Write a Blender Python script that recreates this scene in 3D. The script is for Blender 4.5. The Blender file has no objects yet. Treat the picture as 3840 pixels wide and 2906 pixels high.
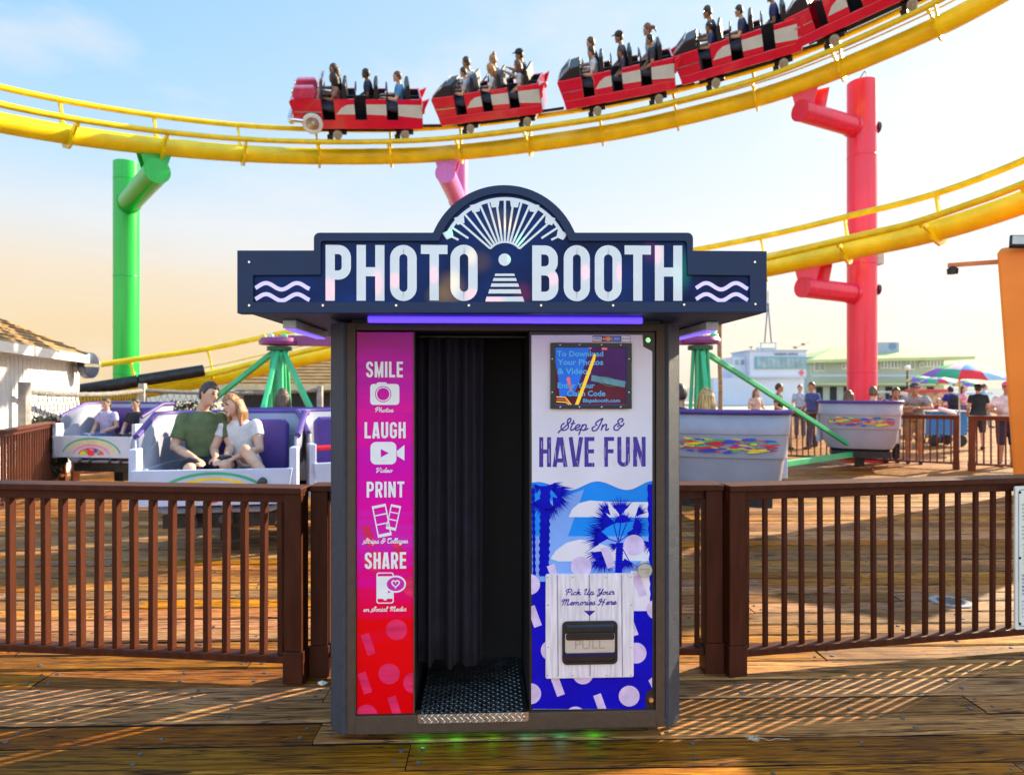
import bpy, bmesh, math, random
from mathutils import Vector, Matrix
R = math.radians
PI = math.pi
SC = bpy.context.scene
COL = SC.collection
random.seed(7)
# ---------------------------------------------------------------- camera
FPX, EYE, W0, H0 = 2500.0, 1.58, 3840.0, 2906.0
cam_d = bpy.data.cameras.new("camera")
cam = bpy.data.objects.new("camera", cam_d); COL.objects.link(cam)
cam.location = (0, 0, EYE); cam.rotation_euler = (R(90), 0, 0)
cam_d.sensor_width = 36.0; cam_d.lens = 36.0 * FPX / W0
cam_d.clip_start = 0.05; cam_d.clip_end = 20000
cam_d.dof.use_dof = True; cam_d.dof.focus_distance = 3.1; cam_d.dof.aperture_fstop = 2.6
SC.camera = cam
# ---------------------------------------------------------------- sky and sun
SUN_AZ, SUN_EL = R(58), R(28)
SUN = Vector((math.sin(SUN_AZ)*math.cos(SUN_EL), math.cos(SUN_AZ)*math.cos(SUN_EL), math.sin(SUN_EL)))
w = bpy.data.worlds.new("World"); SC.world = w; w.use_nodes = True
nt = w.node_tree; nt.nodes.clear()
def nd(nt, t, **kw):
    n = nt.nodes.new(t)
    for k, v in kw.items(): setattr(n, k, v)
    return n
def ramp(nt, stops, interp='LINEAR'):
    n = nd(nt, 'ShaderNodeValToRGB'); n.color_ramp.interpolation = interp
    e = n.color_ramp.elements
    while len(e) < len(stops): e.new(0.5)
    for i, (p, c) in enumerate(stops):
        e[i].position = p; e[i].color = (c[0], c[1], c[2], 1) if len(c) == 3 else c
    return n
out = nd(nt, 'ShaderNodeOutputWorld')
sky = nd(nt, 'ShaderNodeTexSky', sky_type='NISHITA'); sky.sun_disc = False
sky.sun_elevation = SUN_EL; sky.sun_rotation = SUN_AZ; sky.air_density = 1.0; sky.dust_density = 2.0
bg1 = nd(nt, 'ShaderNodeBackground'); bg1.inputs[1].default_value = 0.055
nt.links.new(sky.outputs[0], bg1.inputs[0])
tc = nd(nt, 'ShaderNodeTexCoord'); sep = nd(nt, 'ShaderNodeSeparateXYZ')
nt.links.new(tc.outputs['Generated'], sep.inputs[0])
# sea haze: warm close to the horizon, pale blue above
hz = ramp(nt, [(0.0, (1.0, .74, .43)), (.08, (1.0, .75, .45)), (.15, (1.0, .83, .62)), (.215, (.86, .90, .93)), (.29, (.60, .84, 1.06)), (.40, (.43, .75, 1.06)), (.52, (.30, .63, 1.0)), (1, (.26, .56, .96))])
nt.links.new(sep.outputs[2], hz.inputs[0])
# paler on the side of the sun
hs_ = ramp(nt, [(0.0, (1.0, .92, .80)), (.10, (1.0, .93, .83)), (.20, (.97, .96, .95)), (.32, (.88, .95, 1.02)), (.50, (.70, .90, 1.08)), (1, (.5, .78, 1.05))])
nt.links.new(sep.outputs[2], hs_.inputs[0])
dot = nd(nt, 'ShaderNodeVectorMath', operation='DOT_PRODUCT'); dot.inputs[1].default_value = SUN
nt.links.new(tc.outputs['Generated'], dot.inputs[0])
gl = nd(nt, 'ShaderNodeMapRange'); gl.inputs[1].default_value = .15; gl.inputs[2].default_value = .92; gl.inputs[4].default_value = 1.0
nt.links.new(dot.outputs['Value'], gl.inputs[0])
m1 = nd(nt, 'ShaderNodeMix', data_type='RGBA')
nt.links.new(gl.outputs[0], m1.inputs[0]); nt.links.new(hz.outputs[0], m1.inputs[6]); nt.links.new(hs_.outputs[0], m1.inputs[7])
# thin clouds
mp = nd(nt, 'ShaderNodeMapping'); mp.inputs['Scale'].default_value = (2.2, 2.2, 5.5); mp.inputs['Location'].default_value = (.35, .1, .2)
nt.links.new(tc.outputs['Generated'], mp.inputs[0])
nz = nd(nt, 'ShaderNodeTexNoise'); nz.inputs['Scale'].default_value = 1.6; nz.inputs['Detail'].default_value = 8; nz.inputs['Roughness'].default_value = .55
nt.links.new(mp.outputs[0], nz.inputs['Vector'])
cr = ramp(nt, [(.50, (0, 0, 0)), (.74, (.7, .7, .7))])
nt.links.new(nz.outputs[0], cr.inputs[0])
m2 = nd(nt, 'ShaderNodeMix', data_type='RGBA')
nt.links.new(cr.outputs[0], m2.inputs[0]); nt.links.new(m1.outputs[2], m2.inputs[6]); m2.inputs[7].default_value = (.96, .95, .93, 1)
bg2 = nd(nt, 'ShaderNodeBackground'); bg2.inputs[1].default_value = 1.0
nt.links.new(m2.outputs[2], bg2.inputs[0])
# sky strength raised behind the camera, added as fill light
bk = nd(nt, 'ShaderNodeMapRange'); bk.inputs[1].default_value = .15; bk.inputs[2].default_value = -.75; bk.inputs[3].default_value = .41; bk.inputs[4].default_value = .86
nt.links.new(sep.outputs[1], bk.inputs[0]); nt.links.new(bk.outputs[0], bg2.inputs[1])
mx = nd(nt, 'ShaderNodeMixShader'); mx.inputs[0].default_value = .84
nt.links.new(bg1.outputs[0], mx.inputs[1]); nt.links.new(bg2.outputs[0], mx.inputs[2])
nt.links.new(mx.outputs[0], out.inputs[0])
sd = bpy.data.lights.new("sun", 'SUN'); sd.energy = 5.0; sd.angle = R(.5); sd.color = (1, .85, .58)
so = bpy.data.objects.new("sun", sd); COL.objects.link(so); so.location = (20, 15, 30)
so.rotation_euler = (-SUN).to_track_quat('-Z', 'Y').to_euler()
vs = SC.view_settings; vs.view_transform = 'Standard'; vs.look = 'None'; vs.exposure = 1.4; vs.gamma = 1.0
SC.cycles.use_denoising = True
SC.cycles.max_bounces = 8; SC.cycles.sample_clamp_indirect = 4.0

# ---------------------------------------------------------------- materials
def lin(r, g, b):
    f = lambda c: (c/255/12.92) if c/255 <= .04045 else ((c/255+.055)/1.055)**2.4
    return (f(r), f(g), f(b))
def mat(name, col, rough=.5, metal=0.0, var=.12, scale=6.0, bump=0.0, bscale=80.0, spec=.5, coat=0.0, emit=None, es=1.0, stretch=(1, 1, 1), alpha=None, dirt=0.0):
    m = bpy.data.materials.new(name); m.use_nodes = True
    t = m.node_tree; b = t.nodes['Principled BSDF']
    b.inputs['Roughness'].default_value = rough; b.inputs['Metallic'].default_value = metal
    b.inputs['Specular IOR Level'].default_value = spec; b.inputs['Coat Weight'].default_value = coat
    b.inputs['Coat Roughness'].default_value = .06
    b.inputs['Base Color'].default_value = (*col, 1)
    co = nd(t, 'ShaderNodeTexCoord'); mpn = nd(t, 'ShaderNodeMapping'); mpn.inputs['Scale'].default_value = stretch
    t.links.new(co.outputs['Object'], mpn.inputs[0])
    if var > 0:
        n = nd(t, 'ShaderNodeTexNoise'); n.inputs['Scale'].default_value = scale; n.inputs['Detail'].default_value = 5
        t.links.new(mpn.outputs[0], n.inputs['Vector'])
        lo = tuple(c*(1-var*1.6) for c in col); hi = tuple(min(1, c*(1+var)+.01*var) for c in col)
        st = [(.3, lo), (.7, hi)]
        rp = ramp(t, st); t.links.new(n.outputs[0], rp.inputs[0])
        src = rp.outputs[0]
        if dirt > 0:
            n2 = nd(t, 'ShaderNodeTexNoise'); n2.inputs['Scale'].default_value = scale*.35; n2.inputs['Detail'].default_value = 9; n2.inputs['Roughness'].default_value = .7
            t.links.new(mpn.outputs[0], n2.inputs['Vector'])
            r2 = ramp(t, [(.52, (0, 0, 0)), (.75, (dirt, dirt, dirt))]); t.links.new(n2.outputs[0], r2.inputs[0])
            mm = nd(t, 'ShaderNodeMix', data_type='RGBA'); t.links.new(r2.outputs[0], mm.inputs[0]); t.links.new(src, mm.inputs[6])
            mm.inputs[7].default_value = (*[c*.35+.03 for c in col], 1); src = mm.outputs[2]
        t.links.new(src, b.inputs['Base Color'])
        rr = nd(t, 'ShaderNodeMapRange'); rr.inputs[3].default_value = max(0, rough-.08); rr.inputs[4].default_value = min(1, rough+.1)
        t.links.new(n.outputs[0], rr.inputs[0]); t.links.new(rr.outputs[0], b.inputs['Roughness'])
    if bump > 0:
        n3 = nd(t, 'ShaderNodeTexNoise'); n3.inputs['Scale'].default_value = bscale; n3.inputs['Detail'].default_value = 3
        t.links.new(mpn.outputs[0], n3.inputs['Vector'])
        bp = nd(t, 'ShaderNodeBump'); bp.inputs['Strength'].default_value = bump; bp.inputs['Distance'].default_value = .004
        t.links.new(n3.outputs[0], bp.inputs['Height']); t.links.new(bp.outputs[0], b.inputs['Normal'])
    if emit:
        b.inputs['Emission Color'].default_value = (*emit, 1); b.inputs['Emission Strength'].default_value = es
    if alpha is not None: b.inputs['Alpha'].default_value = alpha
    return m

def wood_mat(name, c_lo, c_mid, c_hi, grain=1.0, attr=True, rough=.62, bump=.6):
    """weathered plank wood, grain along local x"""
    m = bpy.data.materials.new(name); m.use_nodes = True
    t = m.node_tree; b = t.nodes['Principled BSDF']; L = t.links.new
    co = nd(t, 'ShaderNodeTexCoord')
    vec = co.outputs['Object']
    at = nd(t, 'ShaderNodeAttribute', attribute_name='rnd')
    sc = nd(t, 'ShaderNodeVectorMath', operation='MULTIPLY_ADD')
    L(at.outputs['Color'], sc.inputs[0]); sc.inputs[1].default_value = (37, 19, 11); L(vec, sc.inputs[2])
    vec = sc.outputs[0]
    # wavy grain
    mpw = nd(t, 'ShaderNodeMapping'); mpw.inputs['Scale'].default_value = (1.1, 9, 9); L(vec, mpw.inputs[0])
    nw = nd(t, 'ShaderNodeTexNoise'); nw.inputs['Scale'].default_value = 1.0; nw.inputs['Detail'].default_value = 3; L(mpw.outputs[0], nw.inputs['Vector'])
    mpg = nd(t, 'ShaderNodeMapping'); mpg.inputs['Scale'].default_value = (4.2*grain, 90*grain, 90*grain); L(vec, mpg.inputs[0])
    add = nd(t, 'ShaderNodeVectorMath', operation='MULTIPLY_ADD'); L(nw.outputs['Color'], add.inputs[0]); add.inputs[1].default_value = (0, 4.5, 4.5); L(mpg.outputs[0], add.inputs[2])
    ng = nd(t, 'ShaderNodeTexNoise'); ng.inputs['Scale'].default_value = 1.0; ng.inputs['Detail'].default_value = 8; ng.inputs['Roughness'].default_value = .68; L(add.outputs[0], ng.inputs['Vector'])
    rp = ramp(t, [(.29, c_lo), (.49, c_mid), (.70, c_hi)]); L(ng.outputs[0], rp.inputs[0])
    # cracks: long thin dark lines
    mpc = nd(t, 'ShaderNodeMapping'); mpc.inputs['Scale'].default_value = (1.3*grain, 26*grain, 26*grain); L(vec, mpc.inputs[0])
    nc = nd(t, 'ShaderNodeTexNoise'); nc.inputs['Scale'].default_value = 1.0; nc.inputs['Detail'].default_value = 4; L(mpc.outputs[0], nc.inputs['Vector'])
    sb = nd(t, 'ShaderNodeMath', operation='SUBTRACT'); L(nc.outputs[0], sb.inputs[0]); sb.inputs[1].default_value = .5
    ab = nd(t, 'ShaderNodeMath', operation='ABSOLUTE'); L(sb.outputs[0], ab.inputs[0])
    rc = ramp(t, [(0.0, (.12, .12, .12)), (.012, (.40, .40, .40)), (.032, (1, 1, 1))]); L(ab.outputs[0], rc.inputs[0])
    # knots
    mpk = nd(t, 'ShaderNodeMapping'); mpk.inputs['Scale'].default_value = (1.5, 5.2, 5.2); L(vec, mpk.inputs[0])
    vk = nd(t, 'ShaderNodeTexVoronoi'); vk.inputs['Scale'].default_value = .9; L(mpk.outputs[0], vk.inputs['Vector'])
    rk = ramp(t, [(.03, (.22, .2, .2)), (.10, (.6, .55, .5)), (.14, (1, 1, 1))]); L(vk.outputs['Distance'], rk.inputs[0])
    # big blotches and grey weathering
    nb = nd(t, 'ShaderNodeTexNoise'); nb.inputs['Scale'].default_value = 1.4; nb.inputs['Detail'].default_value = 7; nb.inputs['Roughness'].default_value = .6; L(co.outputs['Object'], nb.inputs['Vector'])
    rb = ramp(t, [(.3, (.62, .58, .55)), (.55, (1, 1, 1)), (.8, (1.15, 1.12, 1.1))]); L(nb.outputs[0], rb.inputs[0])
    def mul(a, c):
        n = nd(t, 'ShaderNodeMix', data_type='RGBA', blend_type='MULTIPLY'); n.inputs[0].default_value = 1; L(a, n.inputs[6]); L(c, n.inputs[7]); return n.outputs[2]
    c = mul(mul(mul(rp.outputs[0], rc.outputs[0]), rk.outputs[0]), rb.outputs[0])
    # per board tint
    sx = nd(t, 'ShaderNodeSeparateColor'); L(at.outputs['Color'], sx.inputs[0])
    hs = nd(t, 'ShaderNodeHueSaturation'); L(c, hs.inputs['Color'])
    mr = nd(t, 'ShaderNodeMapRange'); mr.inputs[3].default_value = .62; mr.inputs[4].default_value = 1.38; L(sx.outputs[0], mr.inputs[0]); L(mr.outputs[0], hs.inputs['Value'])
    ms = nd(t, 'ShaderNodeMapRange'); ms.inputs[3].default_value = .84; ms.inputs[4].default_value = 1.18; L(sx.outputs[1], ms.inputs[0]); L(ms.outputs[0], hs.inputs['Saturation'])
    mh = nd(t, 'ShaderNodeMapRange'); mh.inputs[3].default_value = .484; mh.inputs[4].default_value = .499; L(sx.outputs[2], mh.inputs[0]); L(mh.outputs[0], hs.inputs['Hue'])
    L(hs.outputs[0], b.inputs['Base Color'])
    rr = nd(t, 'ShaderNodeMapRange'); rr.inputs[3].default_value = rough-.2; rr.inputs[4].default_value = rough+.2; L(ng.outputs[0], rr.inputs[0]); L(rr.outputs[0], b.inputs['Roughness'])
    h1 = nd(t, 'ShaderNodeMix', data_type='RGBA', blend_type='MULTIPLY'); h1.inputs[0].default_value = 1; L(ng.outputs[0], h1.inputs[6]); L(rc.outputs[0], h1.inputs[7])
    bp = nd(t, 'ShaderNodeBump'); bp.inputs['Strength'].default_value = bump; bp.inputs['Distance'].default_value = .006; L(h1.outputs[2], bp.inputs['Height']); L(bp.outputs[0], b.inputs['Normal'])
    b.inputs['Specular IOR Level'].default_value = .22
    return m

# ---------------------------------------------------------------- mesh builder
class MB:
    def __init__(s): s.v = []; s.f = []; s.m = []; s.M = Matrix.Identity(4)
    def add(s, vs, fs, mi=0):
        o = len(s.v); s.v += [tuple(s.M @ Vector(v)) for v in vs]
        s.f += [tuple(i+o for i in f) for f in fs]; s.m += [mi]*len(fs); return s
    def box(s, x0, x1, y0, y1, z0, z1, mi=0):
        return s.add([(x0,y0,z0),(x1,y0,z0),(x1,y1,z0),(x0,y1,z0),(x0,y0,z1),(x1,y0,z1),(x1,y1,z1),(x0,y1,z1)],
              [(0,3,2,1),(4,5,6,7),(0,1,5,4),(1,2,6,5),(2,3,7,6),(3,0,4,7)], mi)
    def bar(s, p, q, wx, wy, mi=0, up=(0,0,1)):
        p, q = Vector(p), Vector(q); d = (q-p).normalized(); u = Vector(up)
        if abs(d.dot(u)) > .98: u = Vector((0,1,0))
        a = d.cross(u).normalized(); b = a.cross(d).normalized()
        vs = [pt + a*sx*wx/2 + b*sy*wy/2 for pt in (p, q) for sx, sy in ((-1,-1),(1,-1),(1,1),(-1,1))]
        return s.add(vs, [(0,1,2,3),(7,6,5,4),(0,4,5,1),(1,5,6,2),(2,6,7,3),(3,7,4,0)], mi)
    def tube(s, pts, r, n=10, mi=0, caps=True, closed=False):
        pts = [Vector(p) for p in pts]; k = len(pts)
        rs = r if isinstance(r, (list, tuple)) else [r]*k
        vs = []; a = None
        for i, p in enumerate(pts):
            if closed: d = (pts[(i+1) % k]-pts[i-1]).normalized()
            else: d = (pts[min(i+1, k-1)]-pts[max(i-1, 0)]).normalized()
            if a is None:
                u = Vector((0,0,1)) if abs(d.z) < .9 else Vector((1,0,0)); a = d.cross(u).normalized()
            else: a = (a - d*a.dot(d)).normalized()
            b = d.cross(a)
            vs += [p + (a*math.cos(2*PI*j/n)+b*math.sin(2*PI*j/n))*rs[i] for j in range(n)]
        fs = []
        for i in range(k if closed else k-1):
            i2 = (i+1) % k
            for j in range(n): fs.append((i*n+j, i*n+(j+1) % n, i2*n+(j+1) % n, i2*n+j))
        if caps and not closed: fs += [tuple(range(n))[::-1], tuple((k-1)*n+j for j in range(n))]
        return s.add(vs, fs, mi)
    def prism(s, poly, y0, y1, mi=0):
        """polygon in x,z pushed from y0 to y1"""
        n = len(poly)
        vs = [(x, y0, z) for x, z in poly]+[(x, y1, z) for x, z in poly]
        fs = [tuple(range(n)), tuple(range(n, 2*n))[::-1]]+[((i+1) % n, i, n+i, n+(i+1) % n) for i in range(n)]
        return s.add(vs, fs, mi)
    def prism_z(s, poly, z0, z1, mi=0):
        n = len(poly)
        vs = [(x, y, z0) for x, y in poly]+[(x, y, z1) for x, y in poly]
        fs = [tuple(range(n))[::-1], tuple(range(n, 2*n))]+[(i, (i+1) % n, n+(i+1) % n, n+i) for i in range(n)]
        return s.add(vs, fs, mi)
    def sheet(s, poly, y, mi=0):
        """flat print in x,z facing -y"""
        return s.add([(x, y, z) for x, z in poly], [tuple(range(len(poly)))], mi)
    def strip(s, pts, wd, y, mi=0, closed=False, cap=0.0, taper=None):
        """stroke of width wd along 2d points, in x,z"""
        P = [Vector((p[0], p[1])) for p in pts]; k = len(P)
        if not closed and cap:
            P[0] = P[0]+(P[0]-P[1]).normalized()*cap; P[-1] = P[-1]+(P[-1]-P[-2]).normalized()*cap
        vs = []
        for i in range(k):
            if closed: d0 = P[i]-P[i-1]; d1 = P[(i+1) % k]-P[i]
            else: d0 = P[i]-P[i-1] if i else P[1]-P[0]; d1 = P[i+1]-P[i] if i < k-1 else d0
            d0 = d0.normalized() if d0.length > 1e-9 else d1.normalized(); d1 = d1.normalized() if d1.length > 1e-9 else d0
            n0 = Vector((-d0.y, d0.x)); n1 = Vector((-d1.y, d1.x)); nn = n0+n1
            nn = nn.normalized() if nn.length > 1e-6 else n0
            l = wd/2/max(.4, nn.dot(n0))
            a, b = P[i]+nn*l, P[i]-nn*l
            vs += [(a.x, y, a.y), (b.x, y, b.y)]
        fs = []
        for i in range(k if closed else k-1):
            j = (i+1) % k; fs.append((2*i, 2*i+1, 2*j+1, 2*j))
        return s.add(vs, fs, mi)
    def lathe(s, prof, n=24, mi=0, ang=2*PI, a0=0):
        """profile of (r,z) about local z"""
        k = len(prof); full = abs(ang-2*PI) < 1e-6; cols = n if full else n+1
        vs = [(r*math.cos(a0+ang*j/n), r*math.sin(a0+ang*j/n), z) for r, z in prof for j in range(cols)]
        fs = []
        for i in range(k-1):
            for j in range(n):
                j2 = (j+1) % cols; fs.append((i*cols+j, i*cols+j2, (i+1)*cols+j2, (i+1)*cols+j))
        return s.add(vs, fs, mi)
    def ball(s, c, r, n=10, mi=0):
        rx, ry, rz = r if isinstance(r, (tuple, list)) else (r, r, r)
        k = max(4, n//2+1); vs = []
        for i in range(k+1):
            t = PI*i/k
            for j in range(n):
                p = 2*PI*j/n; vs.append((c[0]+rx*math.sin(t)*math.cos(p), c[1]+ry*math.sin(t)*math.sin(p), c[2]+rz*math.cos(t)))
        fs = [(i*n+j, (i+1)*n+j, (i+1)*n+(j+1) % n, i*n+(j+1) % n) for i in range(k) for j in range(n)]
        return s.add(vs, fs, mi)
    def mesh(s, name, mats, smooth=False):
        me = bpy.data.meshes.new(name); me.from_pydata(s.v, [], s.f)
        for m in (mats if isinstance(mats, (list, tuple)) else [mats]): me.materials.append(m)
        me.polygons.foreach_set('material_index', s.m)
        bm = bmesh.new(); bm.from_mesh(me); bmesh.ops.remove_doubles(bm, verts=bm.verts, dist=1e-6)
        if smooth != 'raw': bmesh.ops.recalc_face_normals(bm, faces=bm.faces)
        bm.to_mesh(me); bm.free()
        if smooth is True or smooth == 'raw':
            me.polygons.foreach_set('use_smooth', [True]*len(me.polygons))
            try: me.set_sharp_from_angle(angle=R(38))
            except Exception: pass
        me.update(); return me
    def build(s, name, mats, parent=None, smooth=False, bevel=0, loc=None):
        return link(name, s.mesh(name, mats, smooth), parent, bevel, loc)
    def flat(s, name, mats, parent=None, face=(0, -1, 0)):
        """flat printed faces, every normal turned to one side"""
        me = bpy.data.meshes.new(name); me.from_pydata(s.v, [], s.f)
        for m in (mats if isinstance(mats, (list, tuple)) else [mats]): me.materials.append(m)
        me.polygons.foreach_set('material_index', s.m); me.update()
        fl = [p.index for p in me.polygons if p.normal.dot(Vector(face)) < 0]
        if fl:
            bm = bmesh.new(); bm.from_mesh(me); bm.faces.ensure_lookup_table()
            bmesh.ops.reverse_faces(bm, faces=[bm.faces[i] for i in fl]); bm.to_mesh(me); bm.free()
        return link(name, me, parent)
def link(name, me, parent=None, bevel=0, loc=None):
    o = bpy.data.objects.new(name, me); COL.objects.link(o)
    if parent: o.parent = parent
    if loc is not None: o.location = loc
    if bevel:
        b = o.modifiers.new('edge', 'BEVEL'); b.width = bevel; b.segments = 2; b.limit_method = 'ANGLE'; b.angle_limit = R(40)
    return o
def thing(name, label, cat, loc=(0,0,0), rz=0.0, group=None):
    o = bpy.data.objects.new(name, None); COL.objects.link(o); o.location = loc; o.rotation_euler = (0, 0, rz)
    o.empty_display_size = .1
    return tag(o, label, cat, group)
def tag(o, label, cat, group=None):
    o['label'] = label; o['category'] = cat
    if group: o['group'] = group
    return o
def kids(o): return [c for c in bpy.data.objects if c.parent == o]
KID = {}
def dup(root, label, loc=None, rz=None, group=None):
    ch = KID.get(root.name) or KID.setdefault(root.name, [(c, kids(c)) for c in kids(root)])
    r = root.copy(); COL.objects.link(r); r['label'] = label
    if group: r['group'] = group
    for c, gs in ch:
        d = c.copy(); COL.objects.link(d); d.parent = r
        for g in gs:
            e = g.copy(); COL.objects.link(e); e.parent = d
    if loc is not None: r.location = loc
    if rz is not None: r.rotation_euler = (0, 0, rz)
    return r
def P(px, py, Y): return Vector(((px-1920)/FPX*Y, Y, EYE-(py-1453)/FPX*Y))
def G(px, Y, z=0.0): return Vector(((px-1920)/FPX*Y, Y, z))
def catmull(pts, n=8, closed=False):
    pts = [Vector(p) for p in pts]; k = len(pts); o = []
    rng = range(k) if closed else range(k-1)
    for i in rng:
        if closed: p0, p1, p2, p3 = pts[i-1], pts[i], pts[(i+1) % k], pts[(i+2) % k]
        else:
            p1, p2 = pts[i], pts[i+1]; p0 = pts[i-1] if i else p1*2-p2; p3 = pts[i+2] if i+2 < k else p2*2-p1
        for j in range(n):
            t = j/n
            o.append(.5*((2*p1)+(p2-p0)*t+(2*p0-5*p1+4*p2-p3)*t*t+(3*p1-p0-3*p2+p3)*t**3))
    if not closed: o.append(pts[-1])
    return o
def arc(cx, cy, r, a0, a1, n=8, ry=None):
    ry = ry or r
    return [(cx+r*math.cos(R(a0+(a1-a0)*i/n)), cy+ry*math.sin(R(a0+(a1-a0)*i/n))) for i in range(n+1)]
def rrect(x0, x1, z0, z1, r, n=5):
    return arc(x1-r, z1-r, r, 90, 0, n)[0:]+arc(x1-r, z0+r, r, 0, -90, n)+arc(x0+r, z0+r, r, -90, -180, n)+arc(x0+r, z1-r, r, 180, 90, n)
def text_mesh(txt, h, offset=0.0, sx=1.0, shear=0.0, spacing=1.0):
    cu = bpy.data.curves.new('text', 'FONT'); cu.body = txt; cu.size = 1.0; cu.offset = offset; cu.shear = shear; cu.space_character = spacing
    cu.resolution_u = 3
    o = bpy.data.objects.new('text', cu)
    me = bpy.data.meshes.new_from_object(o); bpy.data.objects.remove(o); bpy.data.curves.remove(cu)
    k = h/.7
    xs = [v.co.x for v in me.vertices] or [0]
    for v in me.vertices:
        x, y = (v.co.x-min(xs))*k*sx, v.co.y*k; v.co = (x, 0, y)
    me.update(); return me, (max(xs)-min(xs))*k*sx
def add_text(mb, txt, x, z, h, y, mi=0, width=None, align='c', offset=0.0, shear=0.0, jitter=0.0):
    me, wd = text_mesh(txt, h, offset, 1.0, shear)
    k = width/wd if width else 1.0; W = wd*k
    x0 = x-W/2 if align == 'c' else x
    mb.add([(x0+v.co.x*k, y, z+v.co.z) for v in me.vertices], [tuple(p.vertices) for p in me.polygons], mi)
    bpy.data.meshes.remove(me); return W
# ---------------------------------------------------------------- lettering drawn as strokes
A_ = .085
def _rr(x0, y0, x1, y1, r): return arc(x1-r, y1-r, r, 90, 0, 6)+arc(x1-r, y0+r, r, 0, -90, 6)+arc(x0+r, y0+r, r, -90, -180, 6)+arc(x0+r, y1-r, r, 180, 90, 6)
def block_glyph(c, w, a):
    """condensed sans capital: list of (points, closed); unit height, width w, half stroke a"""
    L, Rr, B, T = a, w-a, a, 1-a; r = min(.17, (Rr-L)/2); m = .46
    if c == 'O': return [(_rr(L, B, Rr, T, (Rr-L)/2), True)]
    if c == 'D': return [([(L, 0), (L, 1)], False), ([(L, T)]+arc(Rr-r, T-r, r, 90, 0)+arc(Rr-r, B+r, r, 0, -90)+[(L, B)], False)]
    if c == 'H': return [([(L, 0), (L, 1)], False), ([(Rr, 0), (Rr, 1)], False), ([(L, .52), (Rr, .52)], False)]
    if c == 'T': return [([(0, T), (w, T)], False), ([(w/2, 0), (w/2, T)], False)]
    if c == 'I': return [([(a, 0), (a, 1)], False)]
    if c == 'L': return [([(L, 0), (L, 1)], False), ([(L, B), (w, B)], False)]
    if c == 'E': return [([(L, 0), (L, 1)], False), ([(L, B), (w, B)], False), ([(L, T), (w, T)], False), ([(L, .52), (w*.96, .52)], False)]
    if c == 'F': return [([(L, 0), (L, 1)], False), ([(L, T), (w, T)], False), ([(L, .52), (w*.94, .52)], False)]
    if c == 'U': return [([(L, 1)]+arc(L+(Rr-L)/2, B+(Rr-L)/2, (Rr-L)/2, 180, 360, 12)+[(Rr, 1)], False)]
    if c == 'N': return [([(L, 0), (L, 1)], False), ([(Rr, 0), (Rr, 1)], False), ([(L, .98), (Rr, .02)], False)]
    if c == 'M': return [([(L, 0), (L, 1)], False), ([(Rr, 0), (Rr, 1)], False), ([(L*1.05, .96), (w/2, .12), (Rr-.05*L, .96)], False)]
    if c == 'A': return [([(L*.8, 0), (w/2-a*.45, .995)], False), ([(w-L*.8, 0), (w/2+a*.45, .995)], False), ([(w*.24, .22), (w*.76, .22)], False)]
    if c == 'V': return [([(L*.8, 1), (w/2-a*.45, .005)], False), ([(w-L*.8, 1), (w/2+a*.45, .005)], False)]
    if c == 'P' or c == 'R':
        g = [([(L, 0), (L, 1)], False), ([(L, T)]+arc(Rr-r, T-r, r, 90, 0)+arc(Rr-r, m+r, r, 0, -90)+[(L, m)], False)]
        if c == 'R': g.append(([(w*.5, m), (Rr, 0)], False))
        return g
    if c == 'B': return [([(L, 0), (L, 1)], False), ([(L, T)]+arc(Rr-r-.01, T-r, r, 90, 0)+arc(Rr-r-.01, .54+r, r, 0, -90)+[(L, .54)], False), ([(L, .54-.001)]+arc(Rr-r, .54-r, r, 90, 0)+arc(Rr-r, B+r, r, 0, -90)+[(L, B)], False)]
    q = (Rr-L)/2
    if c == 'G': return [([(Rr, .70)]+arc(L+q, T-q, q, 0, 180, 10)+arc(L+q, B+q, q, 180, 360, 10)+[(Rr, .47), (w*.5, .47)], False)]
    if c == 'C': return [([(Rr, .68)]+arc(L+q, T-q, q, 0, 180, 10)+arc(L+q, B+q, q, 180, 360, 10)+[(Rr, .32)], False)]
    if c == 'S': return [([(Rr, .71)]+arc(L+q, T-q, q, 0, 180, 10)+[(L, .69), (L+.03, .60), (w/2, .5), (Rr-.03, .40), (Rr, .31)]+arc(L+q, B+q, q, 0, -180, 10)+[(L, .29)], False)]
    return []
WID = {'I': .36, 'M': 1.25, 'L': .88, 'E': .9, 'F': .88, 'T': .98, 'N': 1.04}
def block_text(mb, txt, x0, x1, z0, z1, y, mi=0, a=A_, track=.06, wid=WID):
    """block capitals fitted into the box x0..x1, z0..z1 in the plane y"""
    H = z1-z0; ws = [(.32 if c == ' ' else (wid.get(c, 1.0))) for c in txt]
    n = len(txt); avail = (x1-x0)/H - track*(n-1)
    u = avail/sum(ws); x = 0; k = 0
    for c, ww in zip(txt, ws):
        wu = ww*u if c != 'I' else max(2*a, ww*u)
        for pts, cl in block_glyph(c, wu, a):
            mb.strip([(x0+(x+p[0])*H, z0+p[1]*H) for p in pts], 2*a*H, y-k*.00004, mi, cl); k += 1
        x += wu+track
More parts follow.
